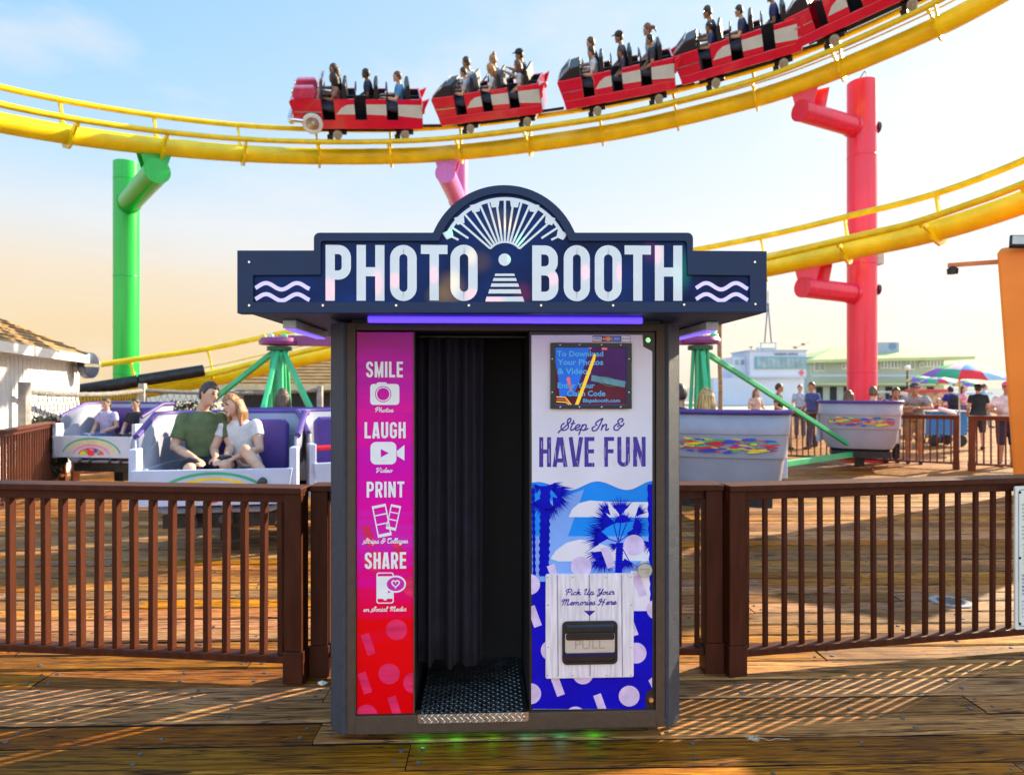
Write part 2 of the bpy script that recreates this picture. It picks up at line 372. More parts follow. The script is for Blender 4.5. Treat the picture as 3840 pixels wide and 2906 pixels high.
# connected script hand; unit x-height .5, ascender 1.0; slanted afterwards
SCRIPT = {
 'a': (.46, [[(.36,.44),(.22,.5),(.08,.34),(.08,.14),(.2,.02),(.34,.16),(.37,.46),(.36,.14),(.42,.02),(.5,.1)]]),
 'c': (.36, [[(.32,.4),(.22,.5),(.08,.34),(.07,.14),(.2,.0),(.34,.06),(.42,.16)]]),
 'd': (.46, [[(.36,.44),(.22,.5),(.08,.34),(.08,.14),(.2,.02),(.34,.16),(.38,.6),(.39,1.0)],[(.38,.5),(.36,.14),(.42,.02),(.5,.1)]]),
 'e': (.38, [[(.0,.1),(.2,.22),(.33,.36),(.24,.5),(.1,.38),(.07,.16),(.18,.0),(.34,.06),(.44,.18)]]),
 'g': (.46, [[(.36,.44),(.22,.5),(.08,.34),(.08,.14),(.2,.02),(.34,.16),(.37,.46)],[(.37,.46),(.34,-.1),(.24,-.36),(.1,-.32),(.14,-.14),(.34,-.02),(.5,.1)]]),
 'h': (.46, [[(.08,0),(.1,.5),(.14,1.0)],[(.09,.2),(.2,.46),(.32,.46),(.34,.2),(.36,.02),(.44,.02),(.52,.12)]]),
 'i': (.22, [[(.1,.48),(.08,.14),(.12,.0),(.2,.04),(.28,.14)],[(.115,.7),(.12,.74)]]),
 'k': (.44, [[(.08,0),(.1,.5),(.14,1.0)],[(.1,.2),(.2,.44),(.32,.46),(.3,.3),(.14,.24),(.28,.14),(.34,.0),(.44,.04),(.5,.12)]]),
 'l': (.24, [[(.0,.1),(.14,.5),(.22,.86),(.16,1.0),(.09,.8),(.07,.2),(.12,.0),(.2,.04),(.28,.14)]]),
 'm': (.68, [[(.06,.48),(.07,0)],[(.07,.2),(.17,.46),(.27,.46),(.29,0)],[(.29,.2),(.4,.46),(.5,.46),(.52,.16),(.56,.0),(.64,.02),(.72,.12)]]),
 'n': (.46, [[(.06,.48),(.07,0)],[(.07,.2),(.18,.46),(.3,.46),(.33,.16),(.36,.0),(.44,.02),(.52,.12)]]),
 'o': (.4, [[(.22,.5),(.08,.36),(.07,.14),(.19,.0),(.32,.14),(.32,.36),(.22,.5),(.26,.38),(.44,.4)]]),
 'p': (.46, [[(.1,.5),(.07,0),(.05,-.38)],[(.08,.24),(.2,.48),(.33,.44),(.36,.2),(.26,.0),(.14,.04)],[(.26,0),(.4,.04),(.52,.16)]]),
 'r': (.34, [[(.02,.36),(.12,.56),(.14,.44),(.28,.42),(.24,.14),(.28,.0),(.36,.04),(.42,.14)]]),
 's': (.32, [[(.0,.1),(.18,.54),(.18,.42),(.28,.2),(.24,.02),(.12,.0),(.07,.1)],[(.22,.01),(.32,.06),(.38,.14)]]),
 't': (.28, [[(.12,.86),(.09,.4),(.08,.14),(.14,.0),(.24,.04),(.32,.14)],[(.0,.58),(.24,.6)]]),
 'u': (.46, [[(.08,.48),(.07,.14),(.15,.0),(.28,.08),(.35,.3),(.36,.48),(.36,.14),(.42,.0),(.5,.12)]]),
 'S': (.62, [[(.2,.62),(.08,.5),(.06,.24),(.2,.02),(.38,.02),(.52,.2),(.48,.46),(.36,.7),(.36,.92),(.46,1.04),(.54,.92),(.5,.7),(.36,.42),(.16,.08),(.02,-.1),(.0,-.24)]]),
 'I': (.56, [[(.16,.34),(.04,.24),(.04,.04),(.2,-.06),(.36,.1),(.44,.5),(.5,1.02)],[(.5,1.02),(.3,.86),(.16,.66),(.18,.48),(.28,.42)]]),
 'P': (.6, [[(.26,.9),(.24,.5),(.18,.0)],[(.1,.52),(.02,.7),(.14,.96),(.38,1.02),(.56,.86),(.5,.56),(.34,.44),(.24,.5)]]),
 'U': (.66, [[(.04,.66),(.06,.86),(.2,.98),(.22,.7),(.16,.3),(.22,.02),(.4,.1),(.5,.5),(.54,.98)],[(.53,.9),(.48,.3),(.52,.02),(.6,.02),(.68,.12)]]),
 'Y': (.62, [[(.04,.66),(.06,.86),(.2,.98),(.22,.7),(.18,.42),(.28,.24),(.42,.36),(.54,.98)],[(.54,.98),(.48,.2),(.36,-.2),(.18,-.24),(.18,-.06),(.36,.04),(.6,.16)]]),
 'M': (.98, [[(.2,.62),(.06,.64),(.06,.84),(.22,.98),(.28,.8),(.22,.0)],[(.27,.6),(.4,.94),(.5,.9),(.5,.5),(.46,.0)],[(.5,.5),(.62,.92),(.74,.94),(.74,.5),(.74,.06),(.84,.0),(.96,.14)]]),
 'H': (.86, [[(.2,.62),(.06,.64),(.06,.84),(.22,.98),(.28,.8),(.2,.0),(.08,-.02),(.06,.1)],[(.62,1.0),(.56,.5),(.52,-.18)],[(.22,.4),(.4,.5),(.56,.48),(.7,.3)]]),
 'V': (.6, [[(.04,.66),(.06,.86),(.2,.98),(.22,.7),(.2,.0),(.4,.4),(.52,.86),(.5,1.0),(.42,.9)]]),
 'C': (.56, [[(.06,.98),(.02,.84),(.12,.74)],[(.1,.9),(.3,1.0),(.5,.96),(.46,.78),(.36,.74)],[(.34,.96),(.14,.7),(.1,.3),(.26,.0),(.46,.06),(.58,.18)]]),
 '&': (.62, [[(.42,.72),(.5,.8),(.44,.98),(.28,.96),(.2,.74),(.32,.58),(.16,.5),(.06,.26),(.16,.02),(.36,.02),(.46,.24),(.6,.44),(.62,.6)],[(.28,.3),(.36,.42),(.5,.4)]]),
}
def script_text(mb, txt, cx, z, h, y, mi=0, width=None, wd=.1, slant=.22, wide=None):
    """script hand centred at cx on the base line z, capital height h"""
    x = 0; strokes = []
    for c in txt:
        if c == ' ': x += .3; continue
        gw, ss = SCRIPT[c]
        for s in ss: strokes.append([(x+p[0]+p[1]*slant, p[1]) for p in s])
        x += gw
    xs = [p[0] for s in strokes for p in s]; lo, hi = min(xs), max(xs)
    k = (width/(hi-lo)) if width else h
    for i, s in enumerate(strokes):
        pts = catmull([(p[0], p[1], 0) for p in s], 5) if len(s) > 2 else s
        mb.strip([(cx+(p[0]-(lo+hi)/2)*k, z+p[1]*h) for p in pts], wd*h, y-i*.00004, mi, cap=wd*h*.25)
# ---------------------------------------------------------------- shared materials
random.seed(11)
m_frame = mat('booth_frame_paint', (.085, .052, .032), .5, dirt=.25, var=.1, scale=30, bump=.9, bscale=260, spec=.5)
m_side = mat('booth_chamfer_paint', (.05, .055, .075), .48, var=.1, scale=30, bump=.9, bscale=260)
m_navy = mat('sign_powdercoat', (.011, .027, .080), .45, var=.08, scale=14, bump=.15, bscale=300, spec=.3)
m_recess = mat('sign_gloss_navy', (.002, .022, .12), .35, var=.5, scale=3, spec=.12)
m_black = mat('satin_black', (.012, .011, .013), .38, var=.2, scale=20)
m_inside = mat('booth_inside_black', (.006, .005, .007), .7, var=.2, scale=9)
m_letter = mat('white_acrylic_reflections', (.82, .82, .84), .25, var=.03, scale=6, coat=.3, emit=(.95, .95, 1.0), es=.05)  # emission is replaced below by the painted reflection spots
def reflection_spots(m, spots):
    """coloured reflections painted on the sign as emission: soft spots (x, z, radius, colour, strength) in booth space"""
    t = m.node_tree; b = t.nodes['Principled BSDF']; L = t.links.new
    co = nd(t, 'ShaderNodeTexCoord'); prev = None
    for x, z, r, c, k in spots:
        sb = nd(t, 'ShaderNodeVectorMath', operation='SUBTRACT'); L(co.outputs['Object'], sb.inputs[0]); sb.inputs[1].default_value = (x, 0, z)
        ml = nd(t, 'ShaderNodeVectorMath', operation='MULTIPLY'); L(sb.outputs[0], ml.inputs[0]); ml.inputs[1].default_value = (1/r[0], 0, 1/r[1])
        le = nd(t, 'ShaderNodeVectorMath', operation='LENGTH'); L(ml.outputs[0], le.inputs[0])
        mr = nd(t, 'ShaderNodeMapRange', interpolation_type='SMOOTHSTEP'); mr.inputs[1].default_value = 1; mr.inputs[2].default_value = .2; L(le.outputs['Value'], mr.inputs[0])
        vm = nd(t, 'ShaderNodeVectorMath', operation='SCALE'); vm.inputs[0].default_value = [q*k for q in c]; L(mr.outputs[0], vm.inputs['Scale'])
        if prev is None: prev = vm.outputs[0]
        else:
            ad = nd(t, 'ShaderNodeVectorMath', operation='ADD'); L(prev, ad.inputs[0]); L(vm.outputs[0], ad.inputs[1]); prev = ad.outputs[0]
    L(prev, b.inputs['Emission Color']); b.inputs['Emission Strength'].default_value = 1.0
m_wave = mat('backlit_lilac_acrylic', (.72, .62, .95), .25, var=.03, scale=6, coat=.3, emit=(.50, .35, 1.0), es=.16)
m_led = mat('violet_light_tube', (.2, .15, .9), .3, var=0, emit=(.08, .035, 1.0), es=.75)
m_led2 = mat('violet_lamp_lens', (.5, .45, .95), .3, var=0, emit=(.16, .09, 1.0), es=.5)
m_steel = mat('bolt_steel', (.72, .70, .66), .28, 1.0, var=.1, scale=40)
m_alu = mat('diamond_aluminium', (.78, .78, .78), .3, 1.0, var=.12, scale=25)
m_white = mat('white_vinyl_print', (.88, .87, .9), .3, var=.03, scale=20, coat=.2)
m_print_white = mat('scuffed_white_panel', (.76, .72, .84), .3, var=.06, scale=3, coat=.35, dirt=.25)
m_indigo = mat('indigo_print', (.035, .0, .33), .3, var=.22, scale=9, coat=.3, stretch=(14, 1, 2.2))
m_blue = mat('deep_blue_print', (.003, .003, .50), .25, var=.12, scale=5, coat=.03, spec=.12)
m_sky1 = mat('sky_blue_print', (.01, .27, .92), .25, var=.1, scale=3, coat=.05, spec=.2)
m_sky2 = mat('pale_blue_print', (.22, .40, .92), .25, var=.14, scale=3, coat=.05, spec=.2)
m_lilac = mat('lilac_confetti_print', (.70, .56, .86), .3, var=.14, scale=16, coat=.4, dirt=.12)
m_cloud = mat('cloud_print', (.80, .76, .88), .3, var=.05, scale=4, coat=.4)
m_wood_white = mat('whitewashed_board_print', (.78, .73, .80), .4, var=.14, scale=5, stretch=(16, 1, 1.2), dirt=.45)
m_groove = mat('printed_board_gap', (.34, .28, .38), .5, var=.3, scale=10, stretch=(10, 1, 1))
m_screen = mat('screen_glass_blue', (.006, .10, .5), .05, var=.35, scale=2.4, coat=.0, spec=.15, emit=(.01, .16, .8), es=.2)
m_scr_purple = mat('screen_purple', (.028, .006, .07), .06, var=.4, scale=5, coat=.0, spec=.15, emit=(.06, .01, .12), es=.15)
m_scr_maroon = mat('screen_maroon', (.06, .006, .02), .06, var=.4, scale=6, coat=.0, spec=.15, emit=(.12, .01, .04), es=.15)
m_scr_txt = mat('screen_cyan_text', (.03, .26, .50), .2, var=0, emit=(.01, .24, .5), es=.2)
m_scr_yel = mat('screen_yellow', (.8, .5, .01), .2, var=.1, emit=(.9, .55, .01), es=.2)
m_scr_pink = mat('screen_coral', (.8, .1, .1), .2, var=.2, emit=(.8, .12, .14), es=.15)
m_scr_teal = mat('screen_ticket', (.06, .22, .30), .2, var=.2, scale=30, emit=(.05, .2, .28), es=.12)
m_curtain = mat('curtain_cloth', (.010, .007, .017), .85, var=.25, scale=12, bump=.3, bscale=500)
m_flap = mat('brushed_flap', (.60, .60, .57), .3, .35, var=.06, scale=8, stretch=(1, 1, 20))
m_rubber = mat('black_rubber', (.02, .02, .02), .7, var=.2)
def vgrad(name, stops, rough, z0, z1, **kw):
    """printed colour fade along local z, with reflection streaks painted into the colour"""
    m = bpy.data.materials.new(name); m.use_nodes = True; t = m.node_tree; b = t.nodes['Principled BSDF']; L = t.links.new
    co = nd(t, 'ShaderNodeTexCoord'); sp = nd(t, 'ShaderNodeSeparateXYZ'); L(co.outputs['Object'], sp.inputs[0])
    n = nd(t, 'ShaderNodeTexNoise'); n.inputs['Scale'].default_value = 1; n.inputs['Detail'].default_value = 5; n.inputs['Roughness'].default_value = .6
    mp = nd(t, 'ShaderNodeMapping'); mp.inputs['Scale'].default_value = (1.6, 1, 16); L(co.outputs['Object'], mp.inputs[0]); L(mp.outputs[0], n.inputs['Vector'])
    mr = nd(t, 'ShaderNodeMapRange'); mr.inputs[1].default_value = z0; mr.inputs[2].default_value = z1; L(sp.outputs[2], mr.inputs[0])
    ad = nd(t, 'ShaderNodeMath', operation='MULTIPLY_ADD'); L(n.outputs[0], ad.inputs[0]); ad.inputs[1].default_value = .34; L(mr.outputs[0], ad.inputs[2])
    sb = nd(t, 'ShaderNodeMath', operation='SUBTRACT'); L(ad.outputs[0], sb.inputs[0]); sb.inputs[1].default_value = .17
    rp = ramp(t, stops); L(sb.outputs[0], rp.inputs[0]); L(rp.outputs[0], b.inputs['Base Color'])
    b.inputs['Roughness'].default_value = rough; b.inputs['Coat Weight'].default_value = .04; b.inputs['Specular IOR Level'].default_value = .15
    return m
m_pink = vgrad('pink_to_red_print', [(0, (.86, .0, .004)), (.2, (.90, .0, .006)), (.30, (.88, .0, .10)), (.38, (.80, .0, .33)), (.45, (.66, .02, .47)), (.52, (.84, .0, .36)), (.66, (.68, .0, .45)), (.75, (.86, .0, .34)), (.88, (.58, .0, .40)), (1, (.46, .0, .27))], .22, .17, 1.83)
m_pinkmark = mat('pale_pink_print', (.93, .03, .13), .25, var=.2, scale=3, coat=.0, spec=.15, stretch=(1, 1, 9))
m_redmark = mat('red_palm_print', (.93, .0, .008), .25, var=.1, scale=5, coat=.5)
# ---------------------------------------------------------------- photo booth
B0 = Vector((-.0145, 2.9635, 0)); BYAW = math.atan2(.063, 1.425)
booth = thing('photo_booth', 'dark framed photo booth with pink and blue front panels, black curtain and arched sign', 'photo booth', B0, BYAW)
_n = Vector((-math.sin(BYAW), math.cos(BYAW), 0)); _t = Vector((math.cos(BYAW), math.sin(BYAW), 0)); _c = Vector((0, 0, EYE))
def F(px, py, off=0.0):
    d = Vector(((px-1920)/FPX, 1, -(py-1453)/FPX)); s = (off+(B0-_c).dot(_n))/d.dot(_n); p = _c+d*s
    return ((p-B0).dot(_t), p.z)
def FX(px, off=0.0): return F(px, 1453, off)[0]
ZT = F(1900, 1213)[1]; ZB = F(1900, 2738)[1]                # front frame top and bottom
XL, XR = FX(1300), FX(2495)
xl, xr = FX(1333), FX(2462); zt, zb = F(1900, 1240)[1], F(1900, 2674)[1]
oxl, oxr = FX(1553), FX(1985)                               # doorway
CH = .066; D = .66
# cabinet: frame bars, chamfers, sides, back, top
mb = MB()
mb.box(XL, xl, 0, .05, ZB, ZT); mb.box(xr, XR, 0, .05, ZB, ZT)
mb.box(xl, xr, 0, .05, zt, ZT); mb.box(xl, xr, 0, .05, ZB, zb)
mb.build('front_frame', m_frame, booth, bevel=.003)
mb = MB()
def shell_poly(i): return [(XL+.0005+i, .001+i), (XL-CH+i, CH), (XL-CH+i, D-i), (XR+CH-i, D-i), (XR+CH-i, CH), (XR-.0005-i, .001+i)]
for a, b in zip(shell_poly(0), shell_poly(0)[1:]):
    p, q = Vector((*a, 0)), Vector((*b, 0)); d = (q-p).normalized(); nrm = Vector((-d.y, d.x, 0))*-.018
    for u in (0,): mb.add([(p.x, p.y, ZB), (q.x, q.y, ZB), (q.x, q.y, ZT), (p.x, p.y, ZT), (p.x-nrm.x, p.y-nrm.y, ZB), (q.x-nrm.x, q.y-nrm.y, ZB), (q.x-nrm.x, q.y-nrm.y, ZT), (p.x-nrm.x, p.y-nrm.y, ZT)],
        [(0,1,2,3),(7,6,5,4),(0,4,5,1),(1,5,6,2),(2,6,7,3),(3,7,4,0)])
mb.build('cabinet_shell', m_side, booth, bevel=.002)
mb = MB()
pl = [(XL+.01, .052), (XL-CH+.02, CH+.02), (XL-CH+.02, D-.02), (XR+CH-.02, D-.02), (XR+CH-.02, CH+.02), (XR-.01, .052)]
mb.prism_z(pl, ZB+.002, ZB+.03); mb.prism_z(pl, ZT-.03, ZT-.002)
mb.box(oxl-.035, oxl-.008, .053, D-.03, ZB+.031, ZT-.031)    # inner walls of the doorway
mb.box(oxr+.002, oxr+.03, .053, D-.03, ZB+.031, ZT-.031)
mb.box(oxl-.007, oxr+.001, D-.06, D-.035, ZB+.031, ZT-.031)
mb.build('interior_lining', m_inside, booth)
# floor plate with raised lozenges and the bright threshold
def lozenge(mb, c, l, wd, h, ang, nrm):
    """raised tread mark; nrm 'z' lies flat, 'y' stands upright"""
    ca, sa = math.cos(ang), math.sin(ang); pts = []
    for u, v, k in ((-l, 0, 0), (0, -wd, 0), (l, 0, 0), (0, wd, 0), (-l*.35, 0, h), (l*.35, 0, h)):
        a, b = u*ca-v*sa, u*sa+v*ca
        pts.append((c[0]+a, c[1]+b, c[2]+k) if nrm == 'z' else (c[0]+a, c[1]-k, c[2]+b))
    mb.add(pts, [(0,1,5,4), (1,2,5), (2,3,4,5), (3,0,4)])
zf = F(1770, 2672)[1]
mb = MB(); fx0, fx1 = oxl+.022, oxr-.004
mb.box(fx0, fx1, -.002, D-.062, zf-.004, zf)
i = 0; yy = .012
while yy < D-.08:
    xx = fx0+.012
    j = 0
    while xx < fx1-.01:
        lozenge(mb, (xx, yy, zf), .012, .0035, .0028, R(38 if (i+j) % 2 else -38), 'z'); xx += .021; j += 1
    yy += .021; i += 1
mb.build('floor_plate', mat('tread_plate_dull', (.30, .30, .30), .34, 1.0, var=.2, scale=14), booth)
tx0, tx1 = FX(1567), FX(1982); tz1, tz0 = F(1770, 2671)[1], F(1770, 2706)[1]
mb = MB(); c = .008
mb.prism([(tx0, tz1), (tx1, tz1), (tx1, tz0+c), (tx1-c, tz0), (tx0+c, tz0), (tx0, tz0+c)], -.006, -.0005)
k = 0; xx = tx0+.02
while xx < tx1-.015:
    lozenge(mb, (xx, -.006, (tz0+tz1)/2), .014, .004, .003, R(-40), 'y'); 
    lozenge(mb, (xx+.014, -.006, tz1-.007), .009, .003, .003, R(40), 'y'); lozenge(mb, (xx+.012, -.006, tz0+.006), .008, .003, .003, R(42), 'y')
    xx += .0285
th = mb.build('threshold_plate', m_alu, booth)
for xx in (tx0+.02, tx1-.02):
    mb = MB(); mb.ball((xx, -.0065, (tz0+tz1)/2), (.006, .004, .006), 10); mb.build('rivet', m_steel, th, smooth=True)
# curtain
mb = MB(); cx0, cx1 = oxl-.004, FX(1812, .2)
N = 70; ztc = zt-.02; zbc = F(1700, 2490, .2)[1]; vs = []; fs = []
for r_ in range(13):
    t = r_/12
    for i in range(N+1):
        u = i/N; x = cx0+(cx1-cx0)*u
        y = .20+.030*math.sin(u*21+.7*math.sin(u*5))*(.55+.45*t)+.014*math.sin(u*47+2)+.02*u
        z = ztc+(zbc-ztc)*t+(.012*math.sin(u*21+1.4)+.008*math.sin(u*7))*t*t
        vs.append((x+.008*t*math.sin(u*17), y, z))
for r_ in range(12):
    for i in range(N): a = r_*(N+1)+i; fs.append((a, a+1, a+N+2, a+N+1))
mb.add(vs, fs); cur = mb.build('curtain', m_curtain, booth, smooth=True)
s_ = cur.modifiers.new('thickness', 'SOLIDIFY'); s_.thickness = .004
mb = MB(); mb.tube([(oxl, .2, zt-.012), (oxr, .2, zt-.012)], .009, 10); mb.build('curtain_rod', m_black, booth, smooth=True)
# ------- pink panel
px0, px1 = FX(1337, .012), FX(1551, .012); pz0, pz1 = F(1440, 2676, .012)[1], F(1440, 1245, .012)[1]
mb = MB(); mb.box(px0, px1, .012, .03, pz0, pz1); pink = mb.build('pink_panel', m_pink, booth, bevel=.0015)
mb = MB(); mb.box(px1, px1+.0045, .006, .04, pz0, pz1+.002); mb.build('panel_edge_trim', m_frame, booth)
def PK(px, py): return F(px, py, .0105)
mb = MB()
for t, a, b, y0, y1 in (('SMILE', 1373, 1511, 1356, 1415), ('LAUGH', 1367, 1521, 1583, 1643), ('PRINT', 1375, 1516, 1806, 1864), ('SHARE', 1368, 1523, 2071, 2131)):
    (u0, w1), (u1, w0) = PK(a, y0), PK(b, y1); mb = MB(); block_text(mb, t, u0, u1, w0, w1, .0105, a=.078, track=.10); mb.flat('printed_word', m_white, pink)
for t, cx, by, wd, h in (('Photos', 1442, 1545, 66, 17), ('Video', 1442, 1771, 60, 17), ('Strips & Collages', 1445, 2036, 168, 18), ('on Social Media', 1444, 2291, 158, 17)):
    u, z = PK(cx, by); mb = MB(); script_text(mb, t, u, z, h/844, .0105, width=wd/844, wd=.16); mb.flat('script_caption', m_white, pink)
mb = MB()   # camera pictogram
S = 1/844
def rel(cx, cy):
    u, z = PK(cx, cy); return lambda pts: [(u+p[0]*S, z-p[1]*S) for p in pts]
q = rel(1443, 1480); Y1 = .0105
outer = rrect(-54, 54, -40, 38, 12)
circ = lambda cx, cy, r, n=28: [(cx+r*math.cos(2*PI*i/n), cy+r*math.sin(2*PI*i/n)) for i in range(n)]
def ring_fill(mb, o, i, y):
    """area between two outlines of equal point count"""
    n = len(o); mb.add([(x, y, z) for x, z in o]+[(x, y, z) for x, z in i], [(k, (k+1) % n, n+(k+1) % n, n+k) for k in range(n)])
def radial(poly, cx, cy, n):
    """resample an outline by direction from a centre"""
    res = []
    for k in range(n):
        a = 2*PI*k/n; dx, dy = math.cos(a), math.sin(a); best = 0
        for (x1, y1), (x2, y2) in zip(poly, poly[1:]+poly[:1]):
            ex, ey = x2-x1, y2-y1; den = dx*ey-dy*ex
            if abs(den) < 1e-9: continue
            t = ((x1-cx)*ey-(y1-cy)*ex)/den; s = ((x1-cx)*dy-(y1-cy)*dx)/den
            if t > 0 and -1e-6 <= s <= 1+1e-6: best = max(best, t)
        res.append((cx+dx*best, cy+dy*best))
    return res
NN = 64; cc = lambda r: [(-6+r*math.cos(2*PI*k/NN), -2+r*math.sin(2*PI*k/NN)) for k in range(NN)]
ring_fill(mb, q(radial(outer, -6, -2, NN)), q(cc(30)), Y1); ring_fill(mb, q(cc(27)), q(cc(23)), Y1)
mb.sheet(q([(-30, -44), (8, -44), (8, -40.2), (-30, -40.2)]), Y1)
mb.sheet(q([(-26, -46), (4, -46), (4, -44.1), (-26, -44.1)]), Y1)
mb.flat('camera_pictogram', m_white, pink); mb = MB()
q = rel(1450, 1699)   # video pictogram
ring_fill(mb, q(radial(rrect(-60, 36, -42, 42, 20), -8, 0, NN)), q(radial([(-22, -16), (-22, 16), (8, 0)], -12, 0, NN)), Y1)
mb.sheet(q([(38, -8), (66, -30), (66, 28), (38, 10)]), Y1)
mb.flat('video_pictogram', m_white, pink); mb = MB()
q = rel(1446, 1946)   # photo strips
def strip_pic(mb, q, cx, cy, w_, h_, ang, t_, y):
    ca, sa = math.cos(ang), math.sin(ang); T_ = lambda x, z: (cx+x*ca-z*sa, cy+x*sa+z*ca); e = 0
    bars = [(-w_, -w_+t_, -h_, h_), (w_-t_, w_, -h_, h_)]+[(-w_+t_, w_-t_, z, z+k_) for z, k_ in ((-h_, t_*2.2), (-h_*.42, t_), (h_*.16, t_), (h_-t_*2.6, t_*2.6))]
    for a, b, c_, d_ in bars: mb.sheet(q([T_(a, c_), T_(b, c_), T_(b, d_), T_(a, d_)]), y)
strip_pic(mb, q, -14, 6, 26, 60, R(-11), 4.5, Y1)
strip_pic(mb, q, 29, -6, 19, 47, R(12), 4, Y1+.0002)
mb.flat('photo_strip_pictogram', m_white, pink); mb = MB()
q = rel(1446, 2204)   # phone with a speech bubble
ring_fill(mb, q(rrect(-34, 30, -58, 58, 9)), q([(x*.88-.3, z*.93) for x, z in rrect(-34, 30, -58, 58, 7)]), Y1)
mb.sheet(q([(-30, -44), (26, -44), (26, 40), (6, 40), (3, 46), (-6, 46), (-9, 40), (-30, 40)]), Y1-.0001)
el = [(37+36*math.cos(2*PI*k/28), -14+29*math.sin(2*PI*k/28)) for k in range(28)]
mb.strip(q(el), 6*S, Y1-.0006, 0, True)
heart = [(37+14*math.sin(t)**3, -16-(12*math.cos(t)-4.6*math.cos(2*t)-1.8*math.cos(3*t)-.9*math.cos(4*t))) for t in [2*PI*k/26 for k in range(26)]]
mb.strip(q(heart), 4.5*S, Y1-.0006, 0, True)
mb.flat('phone_pictogram', m_white, pink)
mb = MB(); q = rel(1446, 2204); mb.sheet(q(el), Y1-.0004); mb.sheet(q([(14, 2), (6, 20), (30, 12)]), Y1-.00041); mb.flat('speech_bubble', mat('magenta_print', (.70, .0, .42), .25, coat=.5), pink)
# faint printed confetti and palm shapes low on the pink panel
mb = MB(); rn = random.Random(5)
def clip_sheet(mb, pts, u0, u1, w0, w1, y, mi=0):
    def cut(poly, ins, isec):
        o = []
        for a, b in zip(poly, poly[1:]+poly[:1]):
            if ins(a): o.append(a)
            if ins(a) != ins(b): o.append(isec(a, b))
        return o
    def ax(i, v): return lambda a, b: tuple(a[j]+(b[j]-a[j])*(v-a[i])/(b[i]-a[i]) for j in (0, 1))
    for ins, ise in ((lambda p: p[0] >= u0, ax(0, u0)), (lambda p: p[0] <= u1, ax(0, u1)), (lambda p: p[1] >= w0, ax(1, w0)), (lambda p: p[1] <= w1, ax(1, w1))):
        if len(pts) < 3: return
        pts = cut(pts, ins, ise)
    if len(pts) >= 3: mb.sheet(pts, y, mi)
e_ = .002
for i, (cx, cy, kind) in enumerate(((1487, 2361, 'c'), (1459, 2526, 'c'), (1404, 2103, 'c'), (1551, 2200, 'c'), (1381, 2415, 'r'), (1368, 2560, 'r'), (1480, 2650, 'r'), (1552, 2560, 'c'), (1375, 2680, 'c'), (1382, 2010, 'r'), (1500, 2075, 'r'))):
    if kind == 'c': pts = [PK(cx+40*math.cos(2*PI*k/26), cy+39*math.sin(2*PI*k/26)) for k in range(26)]
    else: pts = [PK(cx+a*math.cos(.32)-b*math.sin(-.32), cy+a*math.sin(-.32)*1+b*math.cos(.32)) for a, b in ((-16, -40), (16, -40), (16, 40), (-16, 40))]
    clip_sheet(mb, pts, px0+e_, px1-e_, pz0+e_, pz1-e_, .0117-i*.00003)
mb.flat('confetti_print', m_pinkmark, pink)
# ------- blue door
dx0, dx1 = FX(1991, .012), FX(2446, .012); dz0, dz1 = F(2200, 2657, .012)[1], F(2200, 1257, .012)[1]
bx1 = FX(2461); bz1, bz0 = F(2200, 1243)[1], F(2200, 2669)[1]
mb = MB(); mb.box(oxr+.001, bx1, .0135, .05, bz0, bz1); door = mb.build('machine_door', m_black, booth, bevel=.002)
def DK(px, py): return F(px, py, .0115)
YD = .0115
notch_t = [DK(2409, 1256), DK(2412, 1300), DK(2446, 1318)]; notch_b = [DK(2446, 2582), DK(2421, 2597), DK(2420, 2657)]
mb = MB(); mb.prism([DK(1993, 1257)]+notch_t+notch_b+[DK(1997, 2658)], YD, .0134); mb.build('door_print', m_print_white, door)
wave = [DK(1993+453*i/40, 1818+14*(-math.cos((i/40-.03)*2*PI*1.9))*-1 if False else 1820+15*math.sin((i/40-.12)*2*PI*1.78+PI/2+.5)*-1) for i in range(41)]
# wave line read off the photograph: dips near x 2140 and 2360, crests near 2000, 2240 and 2446
def wv(px): 
    ks = [(1980, 1812), (2015, 1807), (2135, 1838), (2240, 1805), (2352, 1837), (2450, 1803)]
    for (a, ya), (b, yb) in zip(ks, ks[1:]):
        if a <= px <= b: t = (px-a)/(b-a); t = .5-.5*math.cos(PI*t); return ya+(yb-ya)*t
    return ks[-1][1]
top = [DK(x, wv(x)) for x in [1993+453*i/48 for i in range(49)]]
lo_b = [DK(2446, 2582), DK(2421, 2597), DK(2420, 2657), DK(1996, 2657)]
mb = MB(); mb.sheet(top+lo_b, YD-.0004); mb.flat('lower_print', m_blue, door)
def inr(mb, pts, y, mi=0): clip_sheet(mb, pts, dx0+.001, dx1-.0012, dz0+.001, 1.165, y, mi)
mb = MB(); rows = 16                 # printed sky above the skyline
sk = [DK(x, wv(x)+1.5) for x in [1994+451*i/48 for i in range(49)]]
mb.sheet(sk+[DK(2445, 2010), DK(1995, 2010)], YD-.0007, 0)
mb.sheet([DK(1995, 2010), DK(2445, 2010), DK(2445, 2180), DK(1995, 2180)], YD-.0007, 1)
inr(mb, [DK(2365, 2140), DK(2446, 2140), DK(2446, 2290), DK(2365, 2290)], YD-.00072, 2)
inr(mb, [DK(2060, 1880), DK(2120, 1860), DK(2190, 1835), DK(2130, 2010), DK(2060, 2010)], YD-.00076, 1)
mb.flat('printed_sky', [m_sky1, m_sky2, m_cloud], door)
mb = MB()
cl1 = [(0, 60), (14, 30), (40, 8), (80, -2), (140, 2), (250, 4), (320, 4), (320, 62)]
inr(mb, [DK(2132+x, 1878+y) for x, y in cl1], YD-.0010)
cl2 = [(0, 70), (20, 40), (60, 10), (110, -2), (160, 6), (215, 24), (260, 30), (400, 0), (400, 78), (30, 80)]
inr(mb, [DK(2064+x, 2024+y) for x, y in cl2], YD-.00104)
mb.flat('printed_clouds', m_cloud, door)
